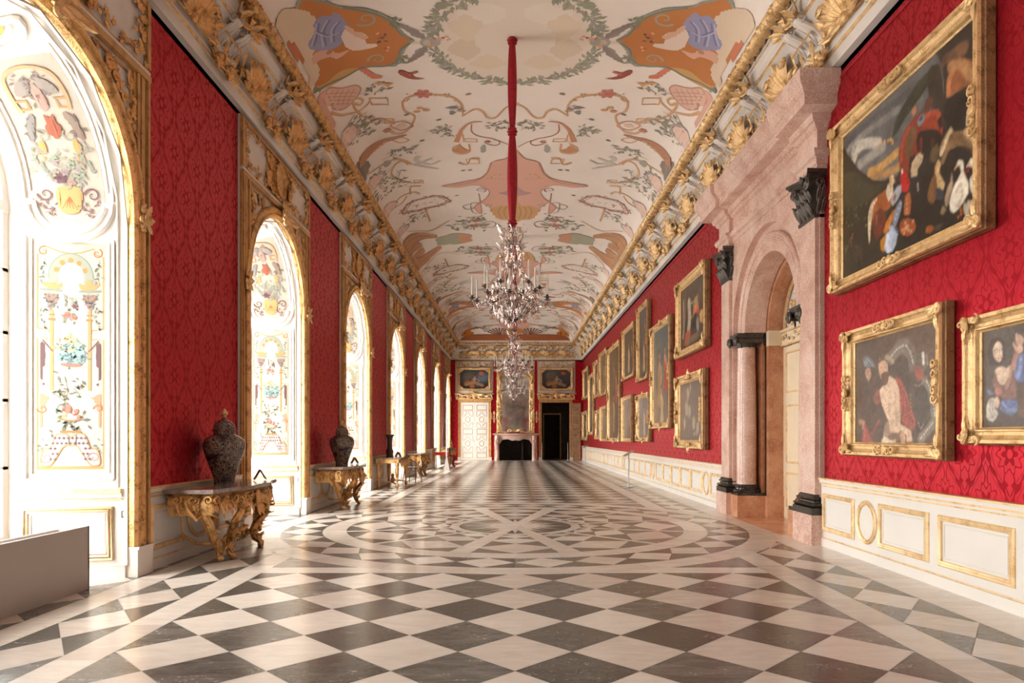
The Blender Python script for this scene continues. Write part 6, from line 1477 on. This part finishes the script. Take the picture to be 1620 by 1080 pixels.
# ------------------------------------------------------------------ chandeliers
def chandelier():
    root = empty('chandelier'); CR = [M['crystal']]
    s = MB()
    def sleeve(z):
        t = (z % 1.46)/1.46; base = .036+.036*sin(PI*min(1, max(0, t)))**.7
        return base
    zs = [0+2.92*i/70 for i in range(71)]
    prof = [(sleeve(z*1.0) if True else 0, .06+z*1.0) for z in zs]
    s.lathe(prof, 14, mod=lambda a, z: 1+.10*sin(a*6+z*2))
    for z in (.06, 1.50, 2.93):
        s.lathe([(.03, z-.05), (.075, z-.045), (.055, z-.02), (.085, z), (.06, z+.03), (.07, z+.05), (.03, z+.06)], 14, mod=lambda a, z: 1+.12*sin(a*7))
    s.build('rope_sleeve', [M['velvet']], root)
    st = MB(); st.lathe([(.012, .02), (.03, 0), (.06, -.05), (.04, -.10), (.02, -.13), (.05, -.18), (.075, -.22), (.03, -.27), (.02, -.4), (.05, -.47), (.03, -.53), (.02, -.7), (.06, -.78), (.035, -.85), (.03, -1.0), (.08, -1.08), (.11, -1.16), (.06, -1.25), (.04, -1.32), (.07, -1.40), (.03, -1.45)], 12)
    st.build('stem', CR, root)
    bl = MB(); bl.blob((0, 0, -1.53), .085, .085, .09, 10, 6); bl.blob((0, 0, -1.64), .02, .02, .04, 6, 4); bl.build('glass_ball', CR, root)
    # crown and lyre frame
    for i in range(6):
        a = i*PI/3+.3; d = Vector((cos(a), sin(a), 0)); t = MB()
        t.tube([d*r+Vector((0, 0, z)) for r, z in ((.03, -.20), (.12, -.22), (.18, -.14), (.17, -.04), (.12, -.02), (.11, -.08))], [.012, .014, .014, .014, .012, .01], 5)
        t.leaf(d*.16+Vector((0, 0, -.12)), d+Vector((0, 0, .6)), Vector((0, 0, 1)), .12, .035, .6, k=5); t.build('crown_scroll', CR, root)
        t = MB(); P = catmull([d*r+Vector((0, 0, z)) for r, z in ((.06, -.24), (.20, -.38), (.13, -.55), (.20, -.72), (.36, -.90), (.40, -1.08), (.28, -1.22), (.12, -1.26))], .05)
        t.tube(P, .013, 5); t.build('frame_hoop', CR, root)
    dr = MB(); dr.lathe([(.001, .015), (.006, 0), (.012, -.03), (.021, -.065), (.014, -.09), (.001, -.105)], 6)
    drop = dr.build('crystal_drop', CR, root, smooth=False)
    bd = MB(); rr = random.Random(2)
    def bead(p, r):
        x, y, z = p; bd.add([(x+r, y, z), (x, y+r, z), (x-r, y, z), (x, y-r, z), (x, y, z+r*1.3), (x, y, z-r*1.6)], [(0, 1, 4), (1, 2, 4), (2, 3, 4), (3, 0, 4), (1, 0, 5), (2, 1, 5), (3, 2, 5), (0, 3, 5)])
    drops = []
    for n, R, z in ((10, .17, -.24), (12, .15, -.55), (12, .24, -.74), (14, .38, -1.02), (16, .34, -1.26), (12, .22, -1.38)):
        for k in range(n): a = 2*PI*k/n+R*7; drops.append((R*cos(a), R*sin(a), z))
    # candle arms: outer tier of ten, upper tier of six
    arms = [(2*PI*k/10+.25, .61+.03*((k*7) % 3-1), -1.10-.03*(k % 2)) for k in range(10)]+[(2*PI*k/6+.1, .43, -.93) for k in range(6)]
    for a, R, z in arms:
        d = Vector((cos(a), sin(a), 0)); t = MB()
        t.tube(catmull([d*r+Vector((0, 0, q)) for r, q in ((.07, -1.18), (.18, -1.06), (.30, -1.16), (R*.8, z-.14), (R, z-.10), (R, z-.02))], .04), .012, 5); ca = t.build('candle_arm', CR, root)
        c = MB(); c.T = Matrix.Translation((R*cos(a), R*sin(a), z)); c.lathe([(.010, -.03), (.030, -.010), (.058, .0), (.03, .006), (.018, .01), (.02, .035), (.012, .035)], 10, mod=lambda q, z: 1+.16*sin(5*q)); c.build('drip_cup', [M['bronze']], ca)
        k_ = MB(); k_.T = c.T; k_.lathe([(.0145, .02), (.012, .33), (.003, .345)], 8); k_.build('candle', [M['candle']], ca)
        for q in range(2): drops.append(((R+.03*cos(q*PI+a))*cos(a+.07*(q-.5)), R*sin(a+.09*(q-.5)), z-.03))
        for q in range(5): bead(d*(R-.05*q)+Vector((0, 0, z-.06-.035*sin(q))), .013)
    for i in range(260):                       # strings of beads and small prisms
        a = rr.uniform(0, 2*PI); t = rr.random(); z = -.25-1.2*t
        R = np.interp(-z, [.2, .4, .55, .8, 1.0, 1.2, 1.35, 1.5], [.12, .2, .14, .27, .40, .38, .24, .08])*rr.uniform(.82, 1.05)
        for j in range(3): bead((R*cos(a), R*sin(a), z-.024*j), rr.uniform(.007, .013))
    for i in range(60):
        a = rr.uniform(0, 2*PI); q = rr.uniform(.10, .20)
        bd.leaf((q*cos(a), q*sin(a), rr.uniform(-.5, -.05)), (cos(a), sin(a), rr.uniform(-.5, .8)), (0, 0, 1), rr.uniform(.06, .14), .02, .5, k=3)
    for i in range(26):
        a = 2*PI*i/26; bd.tube([(.36*cos(a), .36*sin(a), -1.02), (.42*cos(a+.06), .42*sin(a+.06), -1.12), (.33*cos(a+.12), .33*sin(a+.12), -1.24), (.2*cos(a+.1), .2*sin(a+.1), -1.38), (.06*cos(a), .06*sin(a), -1.46)], .007, 4)
    b = bd.build('crystal_beads', CR, root, smooth=False); b['kind'] = 'stuff'
    for i, p in enumerate(drops[:98]):
        if i == 0: drop.location = p
        else: part_copy(drop, root, p)
    return root
ch = chandelier()
CH = [(10.85, 'nearest crystal chandelier with white candles on a red sleeved rope'), (21.6, 'middle crystal chandelier, seen just below the nearest one'), (32.3, 'farthest crystal chandelier, in front of the tall mirror')]
for i, (y, lb) in enumerate(CH):
    o = ch if i == 0 else copy_tree(ch)
    o.location = (-.045 if i == 0 else -.02, y, 4.68); tag(o, lb, 'chandelier', 'crystal chandeliers down the middle of the hall')

# ------------------------------------------------------------------ console tables on the left (front view, back at y=0)
def console(rich=True):
    root = empty('console_table'); W, Dp, H = 1.98, .72, .83
    def outline(k):
        P = []
        for i in range(41):
            t = -1+2*i/40; x = t*W/2*k
            y = -Dp*k*(.90+.10*cos(t*PI*1.0)-.05*cos(t*PI*3)*(1-abs(t))-.04*max(0, abs(t)-.9)/.1)
            P.append((x, y))
        return [(-W/2*k, 0)]+P+[(W/2*k, 0)]
    t = MB(); t.slab(outline(1.0), H-.035, H-.012); t.slab(outline(.985), H-.045, H-.035); t.slab(outline(.99), H-.012, H); t.build('marble_top', [M['greytop']], root, angle=25)
    O = outline(.90)
    a = MB(); n = len(O)
    ring = []
    for j, (z, k) in enumerate(((H-.045, 1.0), (H-.075, 1.03), (H-.10, .97), (H-.16, .99), (0, 1))):
        if j < 4: ring.append([(x*k, y*k, z) for x, y in O])
        else: ring.append([(x*.97, y*.97, H-.20-.07*abs(cos(i/n*PI*4))-.03*cos(i*.9)) for i, (x, y) in enumerate(O)])
    a.grid(ring)
    for i in range(2, n-2, 2):
        x, y = O[i]; tx, ty = O[i+1][0]-O[i-1][0], O[i+1][1]-O[i-1][1]; nn = Vector((ty, -tx, 0)).normalized()
        if nn.y > 0: nn = -nn
        r = random.Random(i); a.scroll((x, y, H-.13-.04*(i % 4 == 0)), (tx, ty, 0), nn, .055, 1.3, 1 if i % 4 else -1, r.uniform(0, 6), .013, k=12, n=5)
        a.leaf((x, y, H-.15), (0, 0, -1), nn, .12+.07*(i % 4 == 0), .035, .25, k=6)
    for x in (0,):
        a.blob((x, O[22][1]-.03, H-.16), .09, .04, .10); 
        for s in (-1, 1): a.leaf((x, O[22][1]-.02, H-.14), (s, 0, -.4), (0, -1, 0), .26, .06); a.leaf((x, O[22][1]-.02, H-.2), (s*.4, 0, -1), (0, -1, 0), .2, .05)
    for s in (-1, 1):
        for y in (-.12, -.3, -.46):
            a.scroll((s*.885, y, H-.12), (0, 1, 0), (s, 0, 0), .06, 1.4, s, y*9, .014, k=12, n=5); a.leaf((s*.885, y, H-.13), (0, -.3, -1), (s, 0, 0), .15, .05, .2, k=6)
    a.build('carved_apron', [M['goldshade']], root)
    feet = [(-.52, -.46), (.52, -.46)]
    for s in (-1, 1):
        for kind in (0, 1):
            l = MB()
            if kind == 0:     # outer figure leg: torso like upper part tapering into a fish tail
                P = [(s*.80, -.30, H-.18), (s*.79, -.34, H-.26), (s*.74, -.38, H-.38), (s*.68, -.39, H-.50), (s*.62, -.40, H-.62), (s*.58, -.42, H-.72), (s*.60, -.44, .05), (s*.62, -.47, 0.03)]
                l.tube(P, [.026, .044, .058, .052, .040, .027, .022, .028], 8); l.blob((s*.80, -.36, H-.20), .042, .045, .052)
                l.tube([(s*.80, -.36, H-.27), (s*.94, -.34, H-.33), (s*1.0, -.28, H-.22), (s*.97, -.24, H-.14)], [.026, .024, .02, .018], 6)
                l.tube([(s*.74, -.40, H-.28), (s*.62, -.44, H-.34), (s*.60, -.44, H-.20)], [.024, .02, .018], 6)
            else:             # inner twisted support
                P = [(s*.42, -.58, H-.18), (s*.40, -.62, H-.28), (s*.48, -.58, H-.40), (s*.38, -.50, H-.52), (s*.34, -.46, H-.62), (s*.40, -.46, H-.72), (s*.46, -.50, .06), (s*.44, -.53, .03)]
                l.tube(P, [.026, .042, .045, .055, .040, .027, .022, .028], 8); l.blob((s*.42, -.63, H-.21), .038, .042, .048)
                l.tube([(s*.40, -.62, H-.30), (s*.28, -.62, H-.36), (s*.26, -.58, H-.24)], [.024, .02, .018], 6); l.tube([(s*.44, -.60, H-.30), (s*.56, -.58, H-.38), (s*.50, -.56, H-.46)], [.024, .02, .018], 6)
            for i in range(1, 6):
                p = Vector(P[i]); r = random.Random(i+kind*9)
                for k in range(3):
                    aa = r.uniform(PI, 2*PI); d = Vector((cos(aa), sin(aa), r.uniform(-.8, .2))); l.leaf(p+d*.03, d, Vector((0, -.3, 1)), .075, .03, .5, k=5)
                if i > 2: l.scroll(p+Vector((0, -.04, 0)), (1, 0, 0), (s*.4, -1, 0), .045, 1.2, s, i, .012, k=10, n=5)
            l.blob((P[-1][0], P[-1][1], .033), .034, .042, .033); l.build('carved_leg', [M['goldshade']], root)
    st = MB()
    st.tube([(-.60, -.44, .13), (-.45, -.40, .20), (-.28, -.36, .15), (-.1, -.34, .22), (0, -.33, .26), (.1, -.34, .22), (.28, -.36, .15), (.45, -.40, .20), (.60, -.44, .13)], [.022, .03, .028, .03, .04, .03, .028, .03, .022], 7)
    for s in (-1, 1):
        st.scroll((s*.3, -.37, .2), (1, 0, 0), (0, -1, 0), .07, 1.3, s, 0, .016, k=14, n=5); st.leaf((s*.1, -.36, .24), (s, 0, .3), (0, -1, 0), .2, .05); st.tube([(s*.58, -.42, .18), (s*.62, -.2, .2), (s*.6, -.02, .3)], .02, 6)
    st.blob((0, -.35, .28), .06, .05, .08); st.leaf((0, -.36, .30), (0, 0, 1), (0, -1, 0), .16, .05); st.build('carved_stretcher', [M['goldshade']], root)
    bk = MB(); bk.box(-.86, .86, -.03, -.0, H-.2, H-.05); bk.build('back_rail', [M['goldshade']], root)
    return root
PIER = [(WIN[i]+WIN[i+1])/2 for i in range(len(WIN)-1)]       # pier centres
XT = XL+.075
ct = console()
SPOT = [(PIER[2], 'nearest carved gilt console table, in front of the closest red pier'), (PIER[3], 'second carved gilt console table, carrying the farther covered jar'),
        (PIER[5]-.25, 'fourth table along the left wall, carved gilt console with nothing on it'), (PIER[7]-.55, 'last gilt console table, carrying the little gilt clock')]
for i, (y, lb) in enumerate(SPOT):
    o = ct if i == 0 else copy_tree(ct)
    o.location = (XT, y, 0); o.rotation_euler = (0, 0, PI/2); tag(o, lb, 'table', 'carved gilt console tables against the left wall')
# third table: straighter legs and a cross stretcher
t3 = empty('side_table', (XT, PIER[4]-.12, 0), PI/2); W, Dp, H = 1.75, .70, .84
b = MB(); b.slab([(-W/2, 0), (-W/2, -Dp*.8), (-W/2+.1, -Dp), (W/2-.1, -Dp), (W/2, -Dp*.8), (W/2, 0)], H-.04, H); b.build('marble_top', [M['greytop']], t3)
b = MB(); b.box(-W/2+.06, W/2-.06, -Dp+.05, -.03, H-.15, H-.04)
for k in range(7): b.leaf((-.6+.2*k, -Dp+.05, H-.13), (0, 0, -1), (0, -1, 0), .14+.06*(k == 3), .06, .2); b.scroll((-.6+.2*k, -Dp+.05, H-.1), (1, 0, 0), (0, -1, 0), .05, 1.3, 1 if k % 2 else -1, k, .013, k=12, n=5)
b.build('carved_apron', [M['goldshade']], t3)
for sx in (-1, 1):
    for y in (-Dp+.10, -.10):
        b = MB(); b.lathe([(.055, H-.15), (.06, H-.22), (.035, H-.25), (.055, H-.30), (.05, H-.42), (.03, H-.58), (.045, H-.60), (.028, H-.63), (.025, .12), (.05, .08), (.045, .04), (.02, 0)], 10, (sx*(W/2-.12), y, 0)); b.build('carved_leg', [M['goldshade']], t3)
b = MB()
for s in (-1, 1): b.tube([(s*(W/2-.12), -Dp+.10, .12), (s*.3, -Dp/2, .17), (0, -Dp/2, .13), (-s*.3, -Dp/2, .17), (-s*(W/2-.12), -.10, .12)], .022, 6)
b.lathe([(.02, .12), (.07, .18), (.05, .24), (.03, .28), (.05, .33), (.01, .38)], 10, (0, -Dp/2, 0)); b.build('cross_stretcher', [M['goldshade']], t3)
tag(t3, 'third table along the left wall, straight legged, carrying the trumpet vase', 'table')
# jars
def jar():
    r = empty('covered_jar')
    b = MB(); b.lathe([(.0, .0), (.118, 0), (.12, .015), (.122, .05), (.145, .13), (.185, .25), (.225, .36), (.245, .44), (.245, .49), (.225, .54), (.18, .575), (.135, .595), (.125, .61), (.125, .645)], 40); b.build('jar_body', [M['porc']], r)
    b = MB(); b.lathe([(.150, .642), (.152, .652), (.13, .656), (.125, .68), (.118, .72), (.09, .755), (.05, .775), (.03, .79), (.024, .80)], 32); lid = b.build('lid', [M['porc']], r)
    b = MB(); b.lathe([(.022, .795), (.034, .81), (.018, .82), (.03, .835), (.045, .855), (.042, .875), (.022, .90), (.004, .92)], 18); b.build('finial', [M['gold']], lid)
    return r
j = jar(); j.location = (XT+.20, PIER[2]+.12, .83); tag(j, 'nearest covered porcelain jar, on the closest gilt console', 'jar', 'covered porcelain jars on the consoles')
j2 = copy_tree(j); j2.location = (XT+.28, PIER[3]+.02, .83); j2.rotation_euler = (0, 0, .8); tag(j2, 'farther covered porcelain jar, on the second gilt console', 'jar')
b = MB(); b.lathe([(0, 0), (.10, 0), (.105, .03), (.09, .06), (.10, .12), (.105, .16), (.075, .22), (.065, .34), (.07, .46), (.09, .56), (.13, .61), (.135, .62), (.12, .618), (.06, .5)], 24)
o = b.build('trumpet_vase', [M['bronze']]); o.location = (XT+.27, PIER[4]-.15, .84); tag(o, 'dark slender trumpet vase on the third table', 'vase')
# folded steel object cards
def card():
    b = MB(); t = .006
    for s in (-1, 1): b.add([(-.09, s*.07, 0), (.09, s*.07, 0), (.09, s*.0, .12), (-.09, s*.0, .12), (-.09, s*(.07+t), 0), (.09, s*(.07+t), 0), (.09, 0, .12+t*1.5), (-.09, 0, .12+t*1.5)], [(0, 1, 2, 3), (4, 5, 6, 7), (0, 1, 5, 4), (1, 2, 6, 5), (0, 3, 7, 4)])
    return b.build('folded_sign', [M['grey']], smooth=False)
c0 = card()
for i, (x, y, lb) in enumerate(((XT+.42, PIER[2]+.72, 'small folded grey sign beside the nearest jar'), (XT+.40, PIER[3]+.62, 'small folded grey sign beside the second jar'), (XT+.42, PIER[4]+.35, 'small folded grey sign beside the trumpet vase'))):
    o = c0 if i == 0 else c0.copy()
    if i: COL.objects.link(o)
    o.location = (x, y, .841); o.rotation_euler = (0, 0, PI/2+.5); tag(o, lb, 'sign', 'folded signs on the tables')
# grey open casing in the nearest window
b = MB(); x0, x1, y0, y1, z1, t = -4.22, -3.925, 3.9, 6.38, .58, .018
b.box(x1-t, x1, y0, y1, .0, z1); b.box(x0, x0+t, y0, y1, 0, z1-.03); b.box(x0, x1, y1-t, y1, 0, z1); b.box(x0, x1, y0, y0+t, 0, z1); b.box(x0+.03, x1-.03, y0+.03, y1-.03, .30, .315)
o = b.build('heater_casing', [M['grey']], smooth=False); tag(o, 'low plain grey open-topped casing standing before the nearest window', 'casing')
# museum stands on the right
def stand(loc, lb, h=.93):
    r = empty('label_stand', loc); b = MB(); b.lathe([(.15, 0), (.15, .012), (.02, .018)], 24); b.build('foot', [M['steel']], r)
    b = MB(); b.tube([(0, 0, .01), (0, 0, h)], .018, 10); b.build('post', [M['steel']], r)
    b = MB(); b.T = Matrix.Translation((0, 0, h+.01)) @ Matrix.Rotation(math.radians(-32), 4, 'Y'); b.box(-.15, .15, -.24, .24, 0, .012); b.build('plate', [M['steel']], r)
    return tag(r, lb, 'stand', 'steel label stands by the right wall')
stand((3.13, 19.1, 0), 'steel label stand with tilted plate beside the nearer wainscot'); stand((3.37, 33.2, 0), 'steel label stand far down the right wall near the end')
# chair beside the third table
r = empty('wooden_chair', (-3.14, 21.15, 0), -.3)
b = MB(); b.slab([(-.2, -.2), (.2, -.2), (.17, .2), (-.17, .2)], .45, .485); b.build('seat', [M['grey']], r)
for sx in (-1, 1):
    for sy in (-1, 1):
        b = MB(); b.tube([(sx*.17, sy*.17, .46), (sx*.21, sy*.22, 0)], [.02, .014], 7); b.build('leg', [M['wood']], r)
b = MB(); b.tube([(-.19, -.16, .46), (-.22, -.22, .62), (-.10, -.26, .70), (.10, -.26, .70), (.22, -.22, .62), (.19, -.16, .46)], .018, 7)
for x in (-.08, .08): b.tube([(x, -.19, .46), (x, -.25, .69)], .011, 6)
b.build('backrest', [M['wood']], r); tag(r, 'wooden chair with a pale seat beside the third table', 'chair')
r = empty('display_case', (-3.2, 30.4, 0))
for sx in (-1, 1):
    for sy in (-1, 1):
        b = MB(); b.box(sx*.31-.018, sx*.31+.018, sy*.29-.018, sy*.29+.018, 0, .92); b.build('leg', [M['wood']], r)
b = MB(); b.box(-.30, .30, -.28, .28, .60, .72); b.build('red_tray', [M['seat']], r)
b = MB()
for x0_, x1_, y0_, y1_ in ((-.3, .3, -.285, -.28), (-.3, .3, .28, .285), (-.3, -.295, -.28, .28), (.295, .3, -.28, .28)): b.box(x0_, x1_, y0_, y1_, .72, .9)
b.box(-.3, .3, -.28, .28, .9, .906); b.build('glass_cover', [M['glass']], r, smooth=False); tag(r, 'glass topped display case with a red tray on dark legs', 'display case')
r = empty('pole_stand', (-2.86, 28.9, 0))
b = MB(); b.add([(-.12, -.14, 0), (.14, -.14, 0), (.14, .14, 0), (-.12, .14, 0), (-.02, -.02, .58), (.02, -.02, .58), (.02, .02, .58), (-.02, .02, .58)], [(0, 1, 2, 3), (4, 5, 6, 7), (0, 1, 5, 4), (1, 2, 6, 5), (2, 3, 7, 6), (3, 0, 4, 7)]); b.build('tapered_base', [M['grey']], r)
b = MB(); b.tube([(0, 0, .56), (0, 0, 2.28)], .022, 8); b.build('pole', [M['white']], r)
b = MB(); b.tube(catmull([(0, 0, 2.26), (-.08, 0, 2.05), (-.16, 0, 1.8), (-.19, 0, 1.4), (-.19, 0, .9)], .1), .007, 5); b.build('curved_rod', [M['steel']], r)
tag(r, 'tall thin white pole with curved rod on a grey tapered base', 'stand')
r = empty('carved_stool', (-2.98, 31.9, 0)); b = MB(); b.slab([(-.2, -.2), (.2, -.2), (.2, .2), (-.2, .2)], .50, .58); b.build('seat', [M['seat']], r)
for sx in (-1, 1):
    for sy in (-1, 1):
        b = MB(); b.tube([(sx*.17, sy*.16, .52), (sx*.19, sy*.17, .38), (sx*.11, sy*.15, .22), (sx*.14, sy*.16, .08), (sx*.21, sy*.17, .02)], [.045, .05, .035, .03, .035], 8); b.build('leg', [M['velvet']], r)
tag(r, 'dark red carved stool with curved legs near the end wall', 'stool')
r = empty('mantel_clock', (XT+.45, PIER[7]-.2, .84), PI/2)
b = MB(); b.box(-.12, .12, -.08, .08, 0, .04); b.tube([(-.08, 0, .04), (-.06, 0, .16)], .02, 6); b.tube([(.08, 0, .04), (.06, 0, .16)], .02, 6); b.lathe([(.0, .30), (.05, .31), (.03, .36), (.005, .42)], 8); b.scroll((-.1, -.05, .1), (1, 0, 0), (0, -1, 0), .05, 1.2, 1, 0, .014); b.scroll((.1, -.05, .1), (1, 0, 0), (0, -1, 0), .05, 1.2, -1, 0, .014); b.build('case', [M['gold']], r)
b = MB(); b.T = Matrix.Translation((0, 0, .22)) @ Matrix.Rotation(PI/2, 4, 'X'); b.lathe([(0, -.05), (.1, -.05), (.11, 0), (.1, .05), (.085, .055), (0, .055)], 20); b.build('dial', [M['gold']], r)
tag(r, 'little gilt clock on the last console table', 'clock')
def sconce(x, lb):
    r = empty('wall_sconce', (x, YF, 2.55)); b = MB(); b.tube([(0, -.02, -.2), (0, -.05, 0), (0, -.03, .3)], [.03, .05, .02], 7); b.leaf((0, -.03, .1), (0, 0, 1), (0, -1, 0), .3, .06); b.leaf((0, -.03, -.05), (0, 0, -1), (0, -1, 0), .3, .05)
    b.build('backplate', [M['gold']], r)
    for s in (-1, 1):
        b = MB(); b.tube([(0, -.05, -.05), (s*.07, -.14, -.12), (s*.14, -.18, -.04), (s*.14, -.18, .04)], .014, 6); b.lathe([(.01, .03), (.04, .05), (.02, .06)], 8, (s*.14, -.18, 0)); ar = b.build('arm', [M['gold']], r)
        b = MB(); b.lathe([(.012, .05), (.011, .28), (.003, .29)], 7, (s*.14, -.18, 0)); b.build('candle', [M['candle']], ar)
    return tag(r, lb, 'wall light')
sconce(-1.24, 'gilt candle sconce on the red strip left of the mirror'); sconce(1.27, 'gilt candle sconce on the red strip right of the mirror')
# ------------------------------------------------------------------ light, world, camera
w = bpy.data.worlds.new('daylight'); scene.world = w; w.use_nodes = True
nt = w.node_tree; bg = nt.nodes['Background']; bg.inputs['Color'].default_value = (1.0, .955, .90, 1); bg.inputs['Strength'].default_value = 22.0
tc = nt.nodes.new('ShaderNodeTexCoord'); sp = nt.nodes.new('ShaderNodeSeparateXYZ'); nt.links.new(tc.outputs['Generated'], sp.inputs[0])
nt.links.new(ramp(nt, (E(nt, sp.outputs[2])*.5+.5).k, [(.44, (.60, .56, .52)), (.52, (.75, .72, .68)), (.70, (1.0, .965, .92))]), bg.inputs['Color'])
for i, yc in enumerate(WIN):
    l = bpy.data.lights.new('window_portal', 'AREA'); l.shape = 'RECTANGLE'; l.size = 4.7; l.size_y = 2.1
    l.cycles.is_portal = True
    o = bpy.data.objects.new('window_portal', l); COL.objects.link(o)
    o.location = (XL-DEP-.14, yc, 2.35); o.rotation_euler = (0, -PI/2, 0)
cam = bpy.data.cameras.new('camera'); co = bpy.data.objects.new('camera', cam); COL.objects.link(co)
co.location = (0, 0, EYE); co.rotation_euler = (PI/2, 0, 0)
cam.sensor_width = 36; cam.lens = 36*F/1620; cam.shift_x = -(CX-810)/1620; cam.shift_y = (CY-540)/1620; cam.clip_start = .05; cam.clip_end = 200
scene.camera = co
vs = scene.view_settings; vs.view_transform = 'Standard'; vs.look = 'None'; vs.gamma = 1; vs.use_curve_mapping = False; vs.exposure = 0.15
cy = scene.cycles; cy.max_bounces = 10; cy.diffuse_bounces = 6; cy.glossy_bounces = 4; cy.transparent_max_bounces = 24; cy.transmission_bounces = 6
cy.sample_clamp_indirect = 8; cy.use_denoising = True; cy.caustics_reflective = False; cy.caustics_refractive = False
